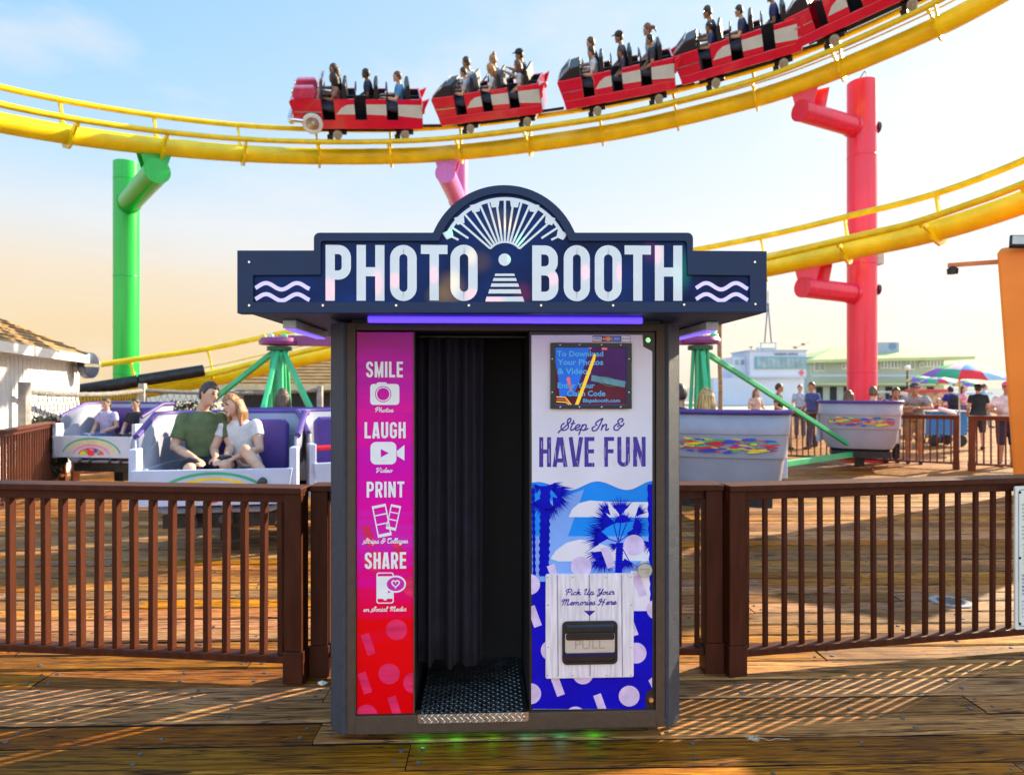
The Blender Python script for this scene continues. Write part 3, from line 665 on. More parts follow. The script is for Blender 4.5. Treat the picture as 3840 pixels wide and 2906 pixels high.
# printed palms
mb = MB(); rn = random.Random(3)
def frond(mb, cx, cy, ang, ln, spread, n, y):
    """fan leaf: a small solid heart and a fringe of thin pointed blades"""
    base = [(cx+math.cos(R(ang+t))*ln*.52, cy-math.sin(R(ang+t))*ln*.52) for t in [-spread/2+spread*k/8 for k in range(9)]]
    for k in range(8): inr(mb, [DK(cx, cy), DK(*base[k]), DK(*base[k+1])], y)
    for i in range(n):
        a = ang-spread/2+spread*(i+rn.uniform(-.3, .3))/(n-1); l1 = ln*rn.uniform(.82, 1.12); d = (math.cos(R(a)), -math.sin(R(a))); nrm = (-d[1], d[0]); w_ = ln*.030
        m_ = (cx+d[0]*ln*.45, cy+d[1]*ln*.45); e = (cx+d[0]*l1+nrm[0]*rn.uniform(-3, 3), cy+d[1]*l1+l1*.06*abs(d[0])+rn.uniform(-2, 2))
        inr(mb, [DK(m_[0]+nrm[0]*w_, m_[1]+nrm[1]*w_), DK(*e), DK(m_[0]-nrm[0]*w_, m_[1]-nrm[1]*w_)], y-.00002)
def trunk(mb, x0, x1, y0, y1, y, lean=0, rag=5):
    Lp, Rp = [], []; n = 26
    for i in range(n+1):
        t = i/n; yy_ = y0+(y1-y0)*t; j = rag*(1 if i % 2 else -.3)*rn.uniform(.5, 1)
        Lp.append((x0+lean*t-j, yy_)); Rp.append((x1+lean*t+j, yy_))
    pp = Lp+Rp[::-1]
    for i in range(n): inr(mb, [DK(*Lp[i]), DK(*Lp[i+1]), DK(*Rp[i+1]), DK(*Rp[i])], y)
y_ = YD-.0014
trunk(mb, 2028, 2063, 1822, 2160, y_, -6); trunk(mb, 1995, 2004, 1830, 2160, y_-.00003, 4, 3)
for x, y0, a, l, s in ((2066, 1832, -22, 88, 62), (2072, 1862, -52, 74, 70), (2052, 1868, -80, 84, 50), (2031, 1824, 196, 42, 70), (2028, 1868, 238, 62, 60), (2045, 1822, -8, 70, 50)): frond(mb, x, y0, a, l, s, 17, y_-.00006)
mb.flat('printed_palm', m_blue, door); mb = MB(); trunk(mb, 2428, 2446, 1815, 2300, y_, 12, 4); mb.flat('printed_palm', m_blue, door); mb = MB()
hx, hy = 2322, 2035
trunk(mb, 2311, 2336, 2034, 2152, y_, -4, 4)
for fx, fy, a, l, s in ((2327, 1934, 90, 76, 76), (2290, 1932, 130, 66, 44), (2381, 1938, 47, 58, 46), (2306, 1960, 172, 98, 74), (2335, 1960, 95, 58, 170), (2284, 2017, 174, 100, 70), (2372, 1976, 8, 66, 130), (2350, 1998, -12, 62, 90), (2446, 2032, 232, 54, 120), (2318, 2040, 204, 40, 64), (2254, 2066, 246, 70, 120), (2258, 2084, 262, 78, 90), (2342, 2092, -76, 58, 84)):
    frond(mb, fx, fy, a, l, s, 19, y_-.00009)
for (a, b) in (((2318, 2030), (2300, 1960)), ((2318, 2030), (2330, 1940)), ((2320, 2030), (2385, 1985)), ((2318, 2032), (2275, 2018)), ((2325, 2040), (2372, 2125)), ((2320, 2035), (2350, 1960))):
    mb.strip([DK(*a), DK(*b)], .004, y_-.00013)
mb.flat('printed_palm', m_blue, door)
mb = MB()
for i, (cx, cy, kind) in enumerate(((2377, 2043, 'c'), (2179, 2124, 'c'), (1986, 2190, 'c'), (2464, 2284, 'c'), (2385, 2447, 'c'), (2067, 2437, 'c'), (2186, 2525, 'c'), (1990, 2599, 'c'), (2359, 2608, 'c'), (2158, 2686, 'c'),
         (2279, 2089, 'r'), (2078, 2155, 'r'), (2398, 2196, 'r'), (2004, 2310, 'r'), (2090, 2568, 'r'), (2252, 2640, 'r'), (2450, 2560, 'r'), (2366, 2345, 'r'), (2452, 2020, 'r'))):
    if kind == 'c': pts = [DK(cx+39*math.cos(2*PI*k/28), cy+39*math.sin(2*PI*k/28)) for k in range(28)]
    else:
        an = R(-20); pts = [DK(cx+a*math.cos(an)-b*math.sin(an), cy+a*math.sin(an)+b*math.cos(an)) for a, b in ((-15, -40), (15, -40), (15, 40), (-15, 40))]
    if cx > 2440 and cy > 2500: pts = [DK(2431, 2549), DK(2445, 2538), DK(2445, 2578)]
    if cx < 2445 or kind == 'c' or cy > 2500: inr(mb, pts, YD-.0019-i*.00002)
mb.flat('confetti_print', m_lilac, door)
mb = MB()
(u0, w1), (u1, w0) = DK(2023, 1639), DK(2421, 1749)
(ua, _), (ub, _) = DK(2022, 1700), DK(2229, 1700); (uc, _), (ud, _) = DK(2265, 1700), DK(2421, 1700)
block_text(mb, 'HAVE', ua, ub, w0, w1, YD-.0006, a=.068, track=.06, wid={'H': .95, 'A': 1.15, 'V': 1.1, 'E': .8})
mb.flat('printed_word', m_indigo, door); mb = MB()
block_text(mb, 'FUN', uc, ud, w0, w1, YD-.0006, a=.068, track=.11, wid={'F': .8})
mb.flat('printed_word', m_indigo, door); mb = MB()
u, z = DK(2217, 1613); script_text(mb, 'Step In &', u, z, .0515, YD-.0006, width=250/844, wd=.125)
mb.flat('script_caption', m_indigo, door)
# scratches where the print has worn off the big letters
mb = MB(); rn = random.Random(8)
for i in range(46):
    x = rn.uniform(2024, 2418); y0 = rn.uniform(1642, 1730); l = rn.uniform(6, 60)
    mb.strip([DK(x, y0), DK(x+rn.uniform(-1, 1), min(1748, y0+l))], rn.uniform(.0006, .0018), YD-.0018)
mb.flat('worn_scratches', m_print_white, door)
# screen
(u0, w1), (u1, w0) = F(2064, 1286, .004), F(2368, 1532, .004); (s0, r1), (s1, r0) = F(2082, 1303, .004), F(2349, 1518, .004)
mb = MB(); y0, y1 = -.004, .0112
mb.box(u0, s0, y0, y1, w0, w1); mb.box(s1, u1, y0, y1, w0, w1); mb.box(s0, s1, y0, y1, r1, w1); mb.box(s0, s1, y0, y1, w0, r0)
scr = mb.build('screen_frame', m_black, booth, bevel=.0012)
for px, py in [(x, y) for y in (1293, 1526) for x in (2101, 2173, 2256, 2328)]+[(x, y) for x in (2071, 2359) for y in (1346, 1471)]:
    u, z = F(px, py, -.004); mb = MB(); mb.ball((u, -.004, z), (.0045, .003, .0045), 8); mb.build('rivet', m_steel, scr, smooth=True)
mb = MB(); ys = .006; SK = lambda px, py: F(px, py, ys)
mb.box(s0, s1, ys, .011, r0, r1, 0)
mb.sheet([SK(2213, 1304), SK(2348, 1304), SK(2348, 1440), SK(2170, 1440)], ys-.0003, 1)
mb.sheet([SK(2170, 1440), SK(2348, 1440), SK(2348, 1517), SK(2084, 1517), SK(2090, 1490), SK(2150, 1480)], ys-.0003, 2)
mb.sheet([SK(2083, 1360), SK(2094, 1420), SK(2099, 1500), SK(2083, 1517)], ys-.0004, 2)
mb.sheet([SK(2228, 1325), SK(2234, 1330), SK(2232, 1348), SK(2170, 1517), SK(2156, 1517)], ys-.0009, 3)
mb.sheet([SK(2219, 1406), SK(2347, 1430), SK(2343, 1453), SK(2216, 1428)], ys-.0006, 4)
mb.sheet([SK(2124, 1420), SK(2130, 1413), SK(2138, 1418), SK(2142, 1455), SK(2148, 1462), SK(2137, 1464)], ys-.0006, 5)
mb.sheet([SK(2208, 1304), SK(2221, 1304), SK(2214, 1311)], ys-.0006, 5); mb.sheet([SK(2257, 1304), SK(2277, 1304), SK(2277, 1312), SK(2256, 1312)], ys-.0006, 5)
mb.strip([SK(2280+40*math.cos(2*PI*k/24), 1431+16*math.sin(2*PI*k/24)+8*math.cos(2*PI*k/24)) for k in range(24)], .0015, ys-.0010, 6, True)
for k in range(3): mb.strip([SK(2086, 1488+k*9), SK(2120, 1490+k*9), SK(2142-k*3, 1517)], .0045, ys-.0007-k*.0001, 3 if k != 1 else 5)
mb.flat('screen', [m_screen, m_scr_purple, m_scr_maroon, m_scr_yel, m_scr_teal, m_scr_pink, mat('screen_green', (.02, .25, .1), .3, emit=(.02, .3, .12), es=.1)], scr)
mb = MB()
for tx, a, b, base, h in (('To Download', 2088, 2262, 1336, 20), ('Your Photos', 2090, 2262, 1368, 21), ('& Videos', 2091, 2216, 1402, 22), ('Enter Your', 2091, 2230, 1455, 20), ('Claim Code', 2126, 2270, 1485, 20), ('Blapabooth.com', 2186, 2325, 1508, 13)):
    (ua, z), (ub, _) = SK(a, base), SK(b, base); add_text(mb, tx, (ua+ub)/2, z, h/844, ys-.0006, width=ub-ua, offset=.025)
mb.flat('screen_text', m_scr_txt, scr)
# card stickers
(ca, cz1), (cb, cz0) = DK(2222, 1259), DK(2364, 1283)
mb = MB(); mb.box(ca, cb, YD-.0012, YD, cz0, cz1, 0); cw = (cb-ca)/4; yk = YD-.0016; e = .0016
for k, mi in ((0, 1), (3, 1)): mb.sheet([(ca+k*cw+e, cz0+e), (ca+(k+1)*cw-e, cz0+e), (ca+(k+1)*cw-e, cz1-e), (ca+k*cw+e, cz1-e)], yk, mi)
mb.sheet([(ca+e, cz0+e), (ca+cw-e, cz0+e), (ca+cw-e, cz0+.006), (ca+e, cz0+.006)], yk-.0002, 3); mb.sheet([(ca+e, cz1-.006), (ca+cw-e, cz1-.006), (ca+cw-e, cz1-e), (ca+e, cz1-e)], yk-.0002, 2)
zc = (cz0+cz1)/2
for k, (dx, mi) in enumerate(((-.0075, 4), (.0075, 3))): mb.sheet([(ca+1.5*cw+dx+.0115*math.cos(2*PI*i/20), zc+.0115*math.sin(2*PI*i/20)) for i in range(20)], yk-.0001*k, mi)
mb.sheet([(ca+2*cw+.003, cz0+e), (ca+3*cw-.001, cz0+e), (ca+3*cw-.001, cz1-e), (ca+2*cw+.003, cz1-e)], yk, 5); mb.sheet([(ca+2*cw+.001, cz0+e), (ca+2*cw+.0028, cz0+e), (ca+2*cw+.0028, cz1-e), (ca+2*cw+.001, cz1-e)], yk, 1)
add_text(mb, 'VISA', ca+.5*cw, zc-.004, .0085, yk-.0004, 2, width=cw*.78, offset=.03, shear=.2)
add_text(mb, 'MasterCard', ca+1.5*cw, zc-.003, .006, yk-.0005, 1, width=cw*.86, offset=.02)
add_text(mb, 'AMERICAN', ca+2.55*cw, zc+.001, .004, yk-.0004, 1, width=cw*.62, offset=.01); add_text(mb, 'EXPRESS', ca+2.55*cw, zc-.005, .004, yk-.0004, 1, width=cw*.62, offset=.01)
add_text(mb, 'DISCOVER', ca+3.5*cw, zc-.002, .0055, yk-.0004, 0, width=cw*.84, offset=.01)
mb.flat('card_stickers', [mat('sticker_navy', (.01, .015, .09), .3), m_white, mat('sticker_blue', (.01, .04, .35), .3), mat('sticker_orange', (.9, .33, .02), .3), mat('sticker_red', (.75, .02, .05), .3), mat('sticker_mid_blue', (.02, .13, .6), .3)], door)
# corner locks
def disc_y(mb, u, z, r0, r1, y0, y1, n=24, mi=0):
    vs = [(u+r*math.cos(2*PI*i/n), y, z+r*math.sin(2*PI*i/n)) for r, y in ((r0, y0), (r1, y1)) for i in range(n)]
    mb.add(vs, [(i, (i+1) % n, n+(i+1) % n, n+i) for i in range(n)]+[tuple(range(n, 2*n))], mi)
m_glow = mat('green_lit_ring', (.05, .5, .2), .3, var=0, emit=(.02, .9, .25), es=.8)
for px, py, m_ in ((2429, 1276, m_glow), (2441, 2622, mat('brass', (.75, .5, .2), .3, 1.0))):
    u, z = F(px, py, .013); mb = MB()
    disc_y(mb, u, z, .0125, .011, .0134, .006); disc_y(mb, u, z, .0065, .0065, .0055, .0045)
    lk = mb.build('barrel_lock', m_steel, booth, smooth=True)
    mb = MB(); mb.strip([(u+.0085*math.cos(2*PI*i/20), z+.0085*math.sin(2*PI*i/20)) for i in range(20)], .003, .0055, 0, True); mb.flat('lock_ring', m_, lk)
u, z = F(2414, 2133, 0); mb = MB(); disc_y(mb, u, z, .0345, .0345, .0115, -.02); disc_y(mb, u, z, .0343, .031, -.0201, -.026); rl = mb.build('round_lock', mat('brushed_steel_lock', (.66, .64, .60), .3, 1.0, var=.08, scale=30), booth, smooth=True)
mb = MB(); add_text(mb, 'AMERICAN', u, z+.002, .008, -.0264, width=.044); add_text(mb, 'LOCK', u+.008, z-.010, .007, -.0264, width=.022); mb.flat('stamped_name', mat('stamped_grey', (.22, .21, .2), .5), rl)
# pick-up plate
(u0, w1), (u1, w0) = F(2046, 2152, .004), F(2376, 2537, .004)
mb = MB(); mb.prism(rrect(u0, u1, w0, w1, .008), .002, .0112); plate = mb.build('pickup_plate', m_wood_white, booth, bevel=.0012)
yp = .0016; PKK = lambda px, py: F(px, py, .002)
mb = MB()
for x in (2090, 2210, 2331): mb.strip([PKK(x, 2155), PKK(x+3, 2535)], .0052, yp+.0002)
mb.flat('board_gaps', m_groove, plate)
mb = MB(); u, z = PKK(2214, 2229); script_text(mb, 'Pick Up Your', u, z, .0265, yp, width=183/844, wd=.15)
u, z = PKK(2210, 2267); script_text(mb, 'Memories Here', u, z, .0265, yp, width=207/844, wd=.15)
mb.sheet([PKK(2189, 2289), PKK(2233, 2289), PKK(2211, 2309)], yp); mb.flat('lettering', m_indigo, plate)
for px, py in [(x, y) for y in (2162, 2530) for x in (2054, 2148, 2273, 2366)]+[(x, y) for x in (2055, 2367) for y in (2266, 2424)]:
    u, z = PKK(px, py); mb = MB(); mb.ball((u, .002, z), (.0045, .0035, .0045), 8); mb.build('rivet', m_steel, plate, smooth=True)
(u0, w1), (u1, w0) = F(2108, 2329, 0), F(2315, 2487, 0)
mb = MB(); ro = rrect(u0, u1, w0, w1, .022); ri = rrect(u0+.012, u1-.012, w0+.012, w1-.012, .014)
n = len(ro)
for ya, pa, yb, pb in ((.0019, ro, -.006, ro), (-.006, ro, -.006, ri), (-.006, ri, .0005, ri)):
    mb.add([(x, ya, z) for x, z in pa]+[(x, yb, z) for x, z in pb], [(i, (i+1) % n, n+(i+1) % n, n+i) for i in range(n)])
mb.sheet(ri, .0005); disp = mb.build('photo_dispenser', m_black, booth, smooth=True)
mb = MB(); f0, f1 = F(2118, 2394, 0), F(2306, 2445, 0)
mb.prism(rrect(f0[0], f1[0], f1[1], f0[1]+.024, .01), -.004, .0002); mb.build('pull_flap', m_flap, disp, bevel=.002)
mb = MB(); a, b = F(2122, 2372, 0), F(2303, 2396, 0); mb.prism(rrect(a[0], b[0], b[1], a[1], .009), -.0075, -.004); mb.build('flap_lip', m_black, disp, bevel=.002)
mb = MB(); a, b = F(2124, 2340, 0), F(2302, 2347, 0); mb.box(a[0], b[0], -.0052, -.0004, b[1], a[1]); mb.build('hinge_bar', mat('blue_black_gloss', (.01, .05, .12), .1), disp)
mb = MB(); add_text(mb, 'PULL', FX(2211), F(2211, 2431, 0)[1], 36/844, -.0043, width=112/844); mb.flat('embossed_word', mat('embossed_grey', (.42, .41, .39), .35, .7), disp)
mb = MB(); a, b = F(2110, 2447, 0), F(2313, 2458, 0); mb.box(a[0], b[0], -.0085, -.0058, b[1], a[1]); mb.build('tray_edge', mat('navy_gloss', (.005, .01, .06), .12), disp)
# castors
for px, yy_ in ((1395, .1), (2420, .1), (1395, .55), (2420, .55)):
    u = FX(px, .1); mb = MB(); mb.M = Matrix.Translation((u, yy_, .047)) @ Matrix.Rotation(R(90), 4, 'Y') @ Matrix.Rotation(R(20 if px > 2000 else 4), 4, 'X')
    mb.lathe([(0, -.017), (.04, -.017), (.047, -.012), (.047, .012), (.04, .017), (0, .017)], 20)
    cs = mb.build('castor_wheel', m_rubber, booth, smooth=True)
    mb = MB(); mb.box(u-.022, u-.018, yy_-.02, yy_+.02, .035, ZB); mb.box(u+.018, u+.022, yy_-.02, yy_+.02, .035, ZB); mb.build('castor_fork', m_steel, cs)
# coloured lights under the booth
for px, cl in ((1584, (.02, 1, .1)), (1713, (.02, 1, .08)), (1846, (.12, .9, .03)), (1972, (.02, .55, .75)), (2104, (.02, .75, .8)), (2230, (.02, 1, .06))):
    u = FX(px, .03); mb = MB(); mb.lathe([(.009, .004), (.007, -.002), (0, -.004)], 10); mb.M = Matrix.Identity(4)
    o = mb.build('underglow_light', mat('underglow_lens', cl, .3, var=0, emit=cl, es=2.5), booth, smooth=True, loc=(u, .045, ZB-.003))
    ld = bpy.data.lights.new('underglow', 'POINT'); ld.energy = .035; ld.color = cl; ld.shadow_soft_size = .008
    lo = bpy.data.objects.new('underglow_lamp', ld); COL.objects.link(lo); lo.parent = booth; lo.location = (u, .04, ZB-.022)
# ------- canopy and sign
SO = -.33; ZU = F(1900, 1172, SO)[1]
SX = lambda z: F(850+z[0]*.9268, 650+z[1]*.9268, SO)
cl, cr_ = SX((42, 560))[0], SX((2186, 560))[0]; zw = SX((42, 313))[1]
cyb = D+.33
mb = MB()
mb.box(cl+.002, cr_-.002, SO+.05, cyb, ZU+.004, ZU+.016)            # underside tray
mb.box(cl+.001, cl+.03, SO+.05, cyb, ZU+.0165, zw-.004); mb.box(cr_-.03, cr_-.001, SO+.05, cyb, ZU+.0165, zw-.004)
mb.box(cl+.0305, cr_-.0305, cyb-.03, cyb-.001, ZU+.0165, zw-.004)
mb.box(cl+.0305, cr_-.0305, SO+.05, cyb-.031, zw-.03, zw-.012)
can = mb.build('canopy', m_navy, booth, bevel=.003)
mb = MB(); mb.box(XL+.02, XR-.02, .02, D-.02, ZT-.001, ZU+.0035); mb.build('canopy_plinth', m_black, booth)
A0, A1, AC = (835, 240), (1410, 240), (1122.5, 358); AR = 310.5
def outline(inset):
    i = inset
    if not i:
        a = math.degrees(math.asin((358-240)/AR))
        pts = [(42, 567), (42, 312), (352, 312)]+[(375-23*math.cos(t), 263-23*math.sin(t)) for t in [PI/2*k/5 for k in range(6)]]+[(835, 240)]
        pts += [(1122.5-AR*math.cos(R(a+(180-2*a)*k/32)), 358-AR*math.sin(R(a+(180-2*a)*k/32))) for k in range(1, 32)]
        pts += [(1410, 240)]+[(1865+23*math.sin(t), 263-23*math.cos(t)) for t in [PI/2*k/5 for k in range(6)]]+[(1888, 313), (2186, 315), (2186, 563)]
        return pts
    r = AR-35; zc = 275; a = math.degrees(math.asin((358-zc)/r)); dx = r*math.cos(R(a))
    pts = [(107, 521), (106, 414), (380, 412), (380, 283), (388, 275), (1122.5-dx, 275)]
    pts += [(1122.5-r*math.cos(R(a+(180-2*a)*k/32)), 358-r*math.sin(R(a+(180-2*a)*k/32))) for k in range(1, 32)]
    pts += [(1122.5+dx, 275), (1854, 275), (1862, 283), (1866, 412), (2118, 415), (2117, 520)]
    return pts
mb = MB(); oo = [SX(p) for p in outline(0)]; ii = [SX(p) for p in outline(1)]
bm = bmesh.new()
def face_ring(bm, o, i, y):
    vo = [bm.verts.new((x, y, z)) for x, z in o]; vi = [bm.verts.new((x, y, z)) for x, z in i]
    ed = [bm.edges.new((v[k], v[(k+1) % len(v)])) for v in (vo, vi) for k in range(len(v))]
    bmesh.ops.triangle_fill(bm, use_beauty=True, edges=ed)
    return vo, vi
vo, vi = face_ring(bm, oo, ii, SO)
def skirt(bm, v, y):
    w2 = [bm.verts.new((a.co.x, y, a.co.z)) for a in v]
    for k in range(len(v)): bm.faces.new((v[k], v[(k+1) % len(v)], w2[(k+1) % len(v)], w2[k]))
    return w2
wo = skirt(bm, vo, SO+.049); skirt(bm, vi, SO+.014); bm.faces.new(wo)
bmesh.ops.recalc_face_normals(bm, faces=bm.faces)
me = bpy.data.meshes.new('sign_board'); bm.to_mesh(me); bm.free(); me.materials.append(m_navy)
sign = link('sign_board', me, booth, bevel=.0025)
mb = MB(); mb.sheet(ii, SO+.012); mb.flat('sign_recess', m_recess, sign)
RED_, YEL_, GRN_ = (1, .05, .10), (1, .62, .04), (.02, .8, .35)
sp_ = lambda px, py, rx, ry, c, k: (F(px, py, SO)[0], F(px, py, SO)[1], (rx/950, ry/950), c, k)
reflection_spots(m_letter, [sp_(1232, 1085, 40, 60, RED_, .22), sp_(1413, 1062, 30, 70, RED_, .2), sp_(1480, 1050, 34, 40, RED_, .22), sp_(1626, 1030, 22, 45, RED_, .30), sp_(1700, 1060, 40, 70, YEL_, .14), sp_(1770, 1105, 40, 36, RED_, .16), sp_(1768, 960, 30, 50, YEL_, .14), sp_(1850, 1125, 60, 20, RED_, .22), sp_(2075, 1045, 30, 34, RED_, .26), sp_(2197, 1020, 22, 40, RED_, .30), sp_(2326, 1022, 18, 46, RED_, .28), sp_(2465, 950, 30, 60, RED_, .2), sp_(2545, 1040, 45, 70, GRN_, .05), sp_(1688, 874, 24, 20, GRN_, .4), sp_(1715, 855, 30, 24, GRN_, .2), sp_(1950, 895, 26, 34, GRN_, .4), sp_(1900, 840, 60, 40, YEL_, .18), sp_(1912, 965, 16, 30, GRN_, .25)])  # red, yellow and green reflections painted as emission on the letters
reflection_spots(m_recess, [sp_(1690, 1085, 75, 90, YEL_, .055), sp_(1640, 1110, 60, 60, YEL_, .03), sp_(1880, 820, 80, 60, YEL_, .02), sp_(1960, 1100, 50, 60, RED_, .035), sp_(2560, 1010, 50, 110, GRN_, .05), sp_(1800, 980, 60, 60, YEL_, .02), sp_(2440, 940, 40, 60, RED_, .02)])  # the same reflections painted fainter on the recess
ys = SO+.009
mb = MB()
ltr = [('P', 398, 501, 288, 515), ('H', 524, 637, 288, 515), ('O', 660, 768, 288, 516), ('T', 785, 893, 288, 514), ('O', 905, 1015, 287, 516), ('B', 1237, 1343, 290, 515), ('O', 1365, 1471, 289, 517), ('O', 1491, 1600, 289, 517), ('T', 1612, 1719, 290, 515), ('H', 1735, 1846, 290, 515)]
for k, (c, a, b, t, d) in enumerate(ltr):
    if k == 5: mb.flat('sign_word', m_letter, sign); mb = MB()
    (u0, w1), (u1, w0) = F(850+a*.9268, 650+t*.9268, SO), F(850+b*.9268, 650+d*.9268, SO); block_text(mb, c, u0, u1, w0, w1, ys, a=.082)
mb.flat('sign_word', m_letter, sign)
mb = MB(); E = lambda x, y: SX((x, y))
mb.sheet([E(1125+25*math.cos(2*PI*k/32), 348+25*math.sin(2*PI*k/32)) for k in range(32)], ys)
# coordinates of the emblem come from an enlarged view: 2050 px wide for 600 px of the photograph
Z2 = lambda x, y: F(1600+x*.2927, 690+y*.2927, SO)
for a, b, c, d, y0, y1 in ((880, 1122, 870, 1132, 1145, 1175), (858, 1144, 846, 1156, 1201, 1240), (832, 1172, 820, 1186, 1270, 1313), (804, 1202, 790, 1216, 1346, 1400), (768, 1232, 752, 1252, 1440, 1503)):
    mb.sheet([Z2(a, y0), Z2(b, y0), Z2(d, y1), Z2(c, y1)], ys)
EC = (1003, 990)      # centre of the fan
band = [Z2(EC[0]+820*math.cos(R(t))*1.0, EC[1]-805*math.sin(R(t))) for t in [27+126*k/40 for k in range(41)]]
mb.strip(band, .0135, ys)
inn = [Z2(EC[0]+250*math.cos(R(t)), EC[1]-252*math.sin(R(t))) for t in [41+98*k/20 for k in range(21)]]
mb.strip(inn, .008, ys-.00012, 0)
k = 0
for t in (41.5, 50, 58.5, 66.5, 74.5, 82, 90, 98, 105.5, 113.5, 121.5, 130, 138.5):
    a = (EC[0]+252*math.cos(R(t)), EC[1]-254*math.sin(R(t))); b = (EC[0]+800*math.cos(R(t))*1.0, EC[1]-790*math.sin(R(t)))
    mb.strip([Z2(*a), Z2(*b)], .0085, ys-.0002-k*.00004); k += 1
for t, r0 in ((33, 560), (147, 560), (25.5, 660), (154.5, 660)):
    a = (EC[0]+r0*math.cos(R(t)), EC[1]-r0*math.sin(R(t))*.98); b = (EC[0]+800*math.cos(R(t)), EC[1]-790*math.sin(R(t)))
    mb.strip([Z2(*a), Z2(*b)], .0085, ys-.0009)
for x, y, hw in ((280, 645, 66), (425, 460, 66), (625, 305, 66), (875, 245, 62), (1128, 245, 62), (1375, 305, 66), (1577, 465, 66), (1727, 650, 66)):
    ang = math.atan2(EC[1]-y, x-EC[0])-PI/2; s_ = 1; ca, sa = math.cos(-ang*.35), math.sin(-ang*.35)
    q = [(-hw, -50), (hw, -50), (hw*.78, 30), (hw*.7, 50), (-hw*.7, 50), (-hw*.78, 30)]
    mb.sheet([Z2(x+a*ca-b*sa, y+a*sa+b*ca) for a, b in q], ys-.0012)
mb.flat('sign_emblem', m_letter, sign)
for x0, x1 in ((113, 333), (1902, 2113)):
    mb = MB()
    for yb, in ((456,), (501,)):
        pts = [E(x0+(x1-x0)*i/40, yb-13*math.sin(i/40*2*PI*1.75-.6)) for i in range(41)]; mb.strip(pts, .0155, ys)
    mb.flat('sign_wave', m_wave, sign)
for x, y in ((92, 360), (92, 535), (390, 535), (686, 535), (980, 535), (1272, 535), (1563, 535), (1850, 532), (2138, 530), (2136, 360)):
    u, z = E(x, y); mb = MB(); disc_y(mb, u, z, .0058, .0048, SO-.0002, SO-.004, 6); mb.build('bolt_head', m_steel, sign)
# light tubes
a, b = F(1382, 1180, -.13), F(2406, 1209, -.13)
mb = MB(); mb.prism(rrect(-.018, .018, -.013, .013, .008), 0, b[0]-a[0]); 
for i, v in enumerate(mb.v): mb.v[i] = (a[0]+v[1], -.13+v[0], (ZU-.010)+v[2])
lt = mb.build('light_tube', m_led, booth, smooth=True)
mb = MB(); mb.box(a[0]-.006, a[0]-.0005, -.15, -.11, ZU-.024, ZU+.003); mb.box(b[0]+.0005, b[0]+.006, -.15, -.11, ZU-.024, ZU+.003); mb.build('tube_end_cap', m_black, lt)
for sx in (-1, 1):
    x = cl+.10 if sx < 0 else cr_-.10
    mb = MB(); mb.box(x-.03, x+.03, .02, .62, ZU-.035, ZU+.003); sl = mb.build('side_lamp', mat('white_lamp_body', (.75, .75, .8), .4), booth, bevel=.006)
    mb = MB(); mb.box(x-.022, x+.022, .04, .60, ZU-.041, ZU-.0355); mb.build('lamp_lens', m_led2, sl)
# ---------------------------------------------------------------- boardwalk deck
random.seed(21)
m_deck = wood_mat('weathered_deck_wood', (.10, .038, .010), (.31, .127, .026), (.60, .33, .078))
m_gap = mat('dark_gap', (.012, .008, .005), .9, var=.2)
m_nail = mat('nail_head', (.15, .15, .17), .45, .5, var=.3, scale=60)
DYAW = R(1.6)
mb = MB(); rnds = []; nail = MB(); rn = random.Random(4)
def board(x0, x1, y0, y1, near):
    """one plank with eased edges; near planks get uneven edges"""
    n = max(1, int((x1-x0)/.22)) if near else 1
    dz = rn.uniform(-.004, .003); c = .009; vs = []; fs = []
    tilt = rn.uniform(-.003, .003); e0 = e1 = 0
    for i in range(n+1):
        x = x0+(x1-x0)*i/n
        if near: e0 = rn.uniform(-.003, .003); e1 = rn.uniform(-.003, .003)
        zz = dz+(rn.uniform(-.0015, .0015) if near else 0)
        for y, z in ((y0+e0, -.06), (y0+e0, zz-c), (y0+e0+c, zz), (y1+e1-c, zz+tilt), (y1+e1, zz+tilt-c), (y1+e1, -.06)): vs.append((x, y, z))
    mis = []
    for i in range(n):
        for k in range(5): a = i*6+k; fs.append((a, a+6, a+7, a+1)); mis.append(1 if k in (0, 4) else 0)
    fs += [tuple(range(6)), tuple(n*6+k for k in range(6))[::-1]]
    mb.add(vs, fs, 0); mb.m[-len(fs):] = mis+[1, 1]; rnds.append((len(vs), (rn.random(), rn.random(), rn.random())))
    if near:
        for xx in (x0+.05, x1-.05, (x0+x1)/2+rn.uniform(-.3, .3), x0+.05+(x1-x0)*.27, x0+(x1-x0)*.74):
            for fy in (.25, .72):
                if rn.random() < .85:
                    cx, cy = xx+rn.uniform(-.02, .02), y0+(y1-y0)*(fy+rn.uniform(-.06, .06)); r = rn.uniform(.008, .012)
                    nail.add([(cx, cy, dz+.006)]+[(cx+r*math.cos(PI*k/5), cy+r*math.sin(PI*k/5), dz+.0048) for k in range(10)]+[(cx+r*math.cos(PI*k/5), cy+r*math.sin(PI*k/5), dz-.004) for k in range(10)],
                             [(0, 1+k, 1+(k+1) % 10) for k in range(10)]+[(1+k, 11+k, 11+(k+1) % 10, 1+(k+1) % 10) for k in range(10)])
y = .9; row = 0; off = 0
while y < 46:
    near = y < 6.4
    wd = rn.uniform(.172, .215); gp = rn.uniform(.010, .020)
    half = 3.2+y*1.05
    x = -half-rn.uniform(0, 3)
    while x < half+.5:
        l = rn.uniform(2.2, 4.6) if near else rn.uniform(3, 7); 
        board(x, min(x+l, half+6)-.005, y, y+wd, near); x += l
    y += wd+gp; row += 1
me = bpy.data.meshes.new('boardwalk'); me.from_pydata(mb.v, [], mb.f); me.materials.append(m_deck); me.materials.append(m_gap); me.polygons.foreach_set('material_index', mb.m)
at = me.color_attributes.new('rnd', 'FLOAT_COLOR', 'POINT'); buf = []
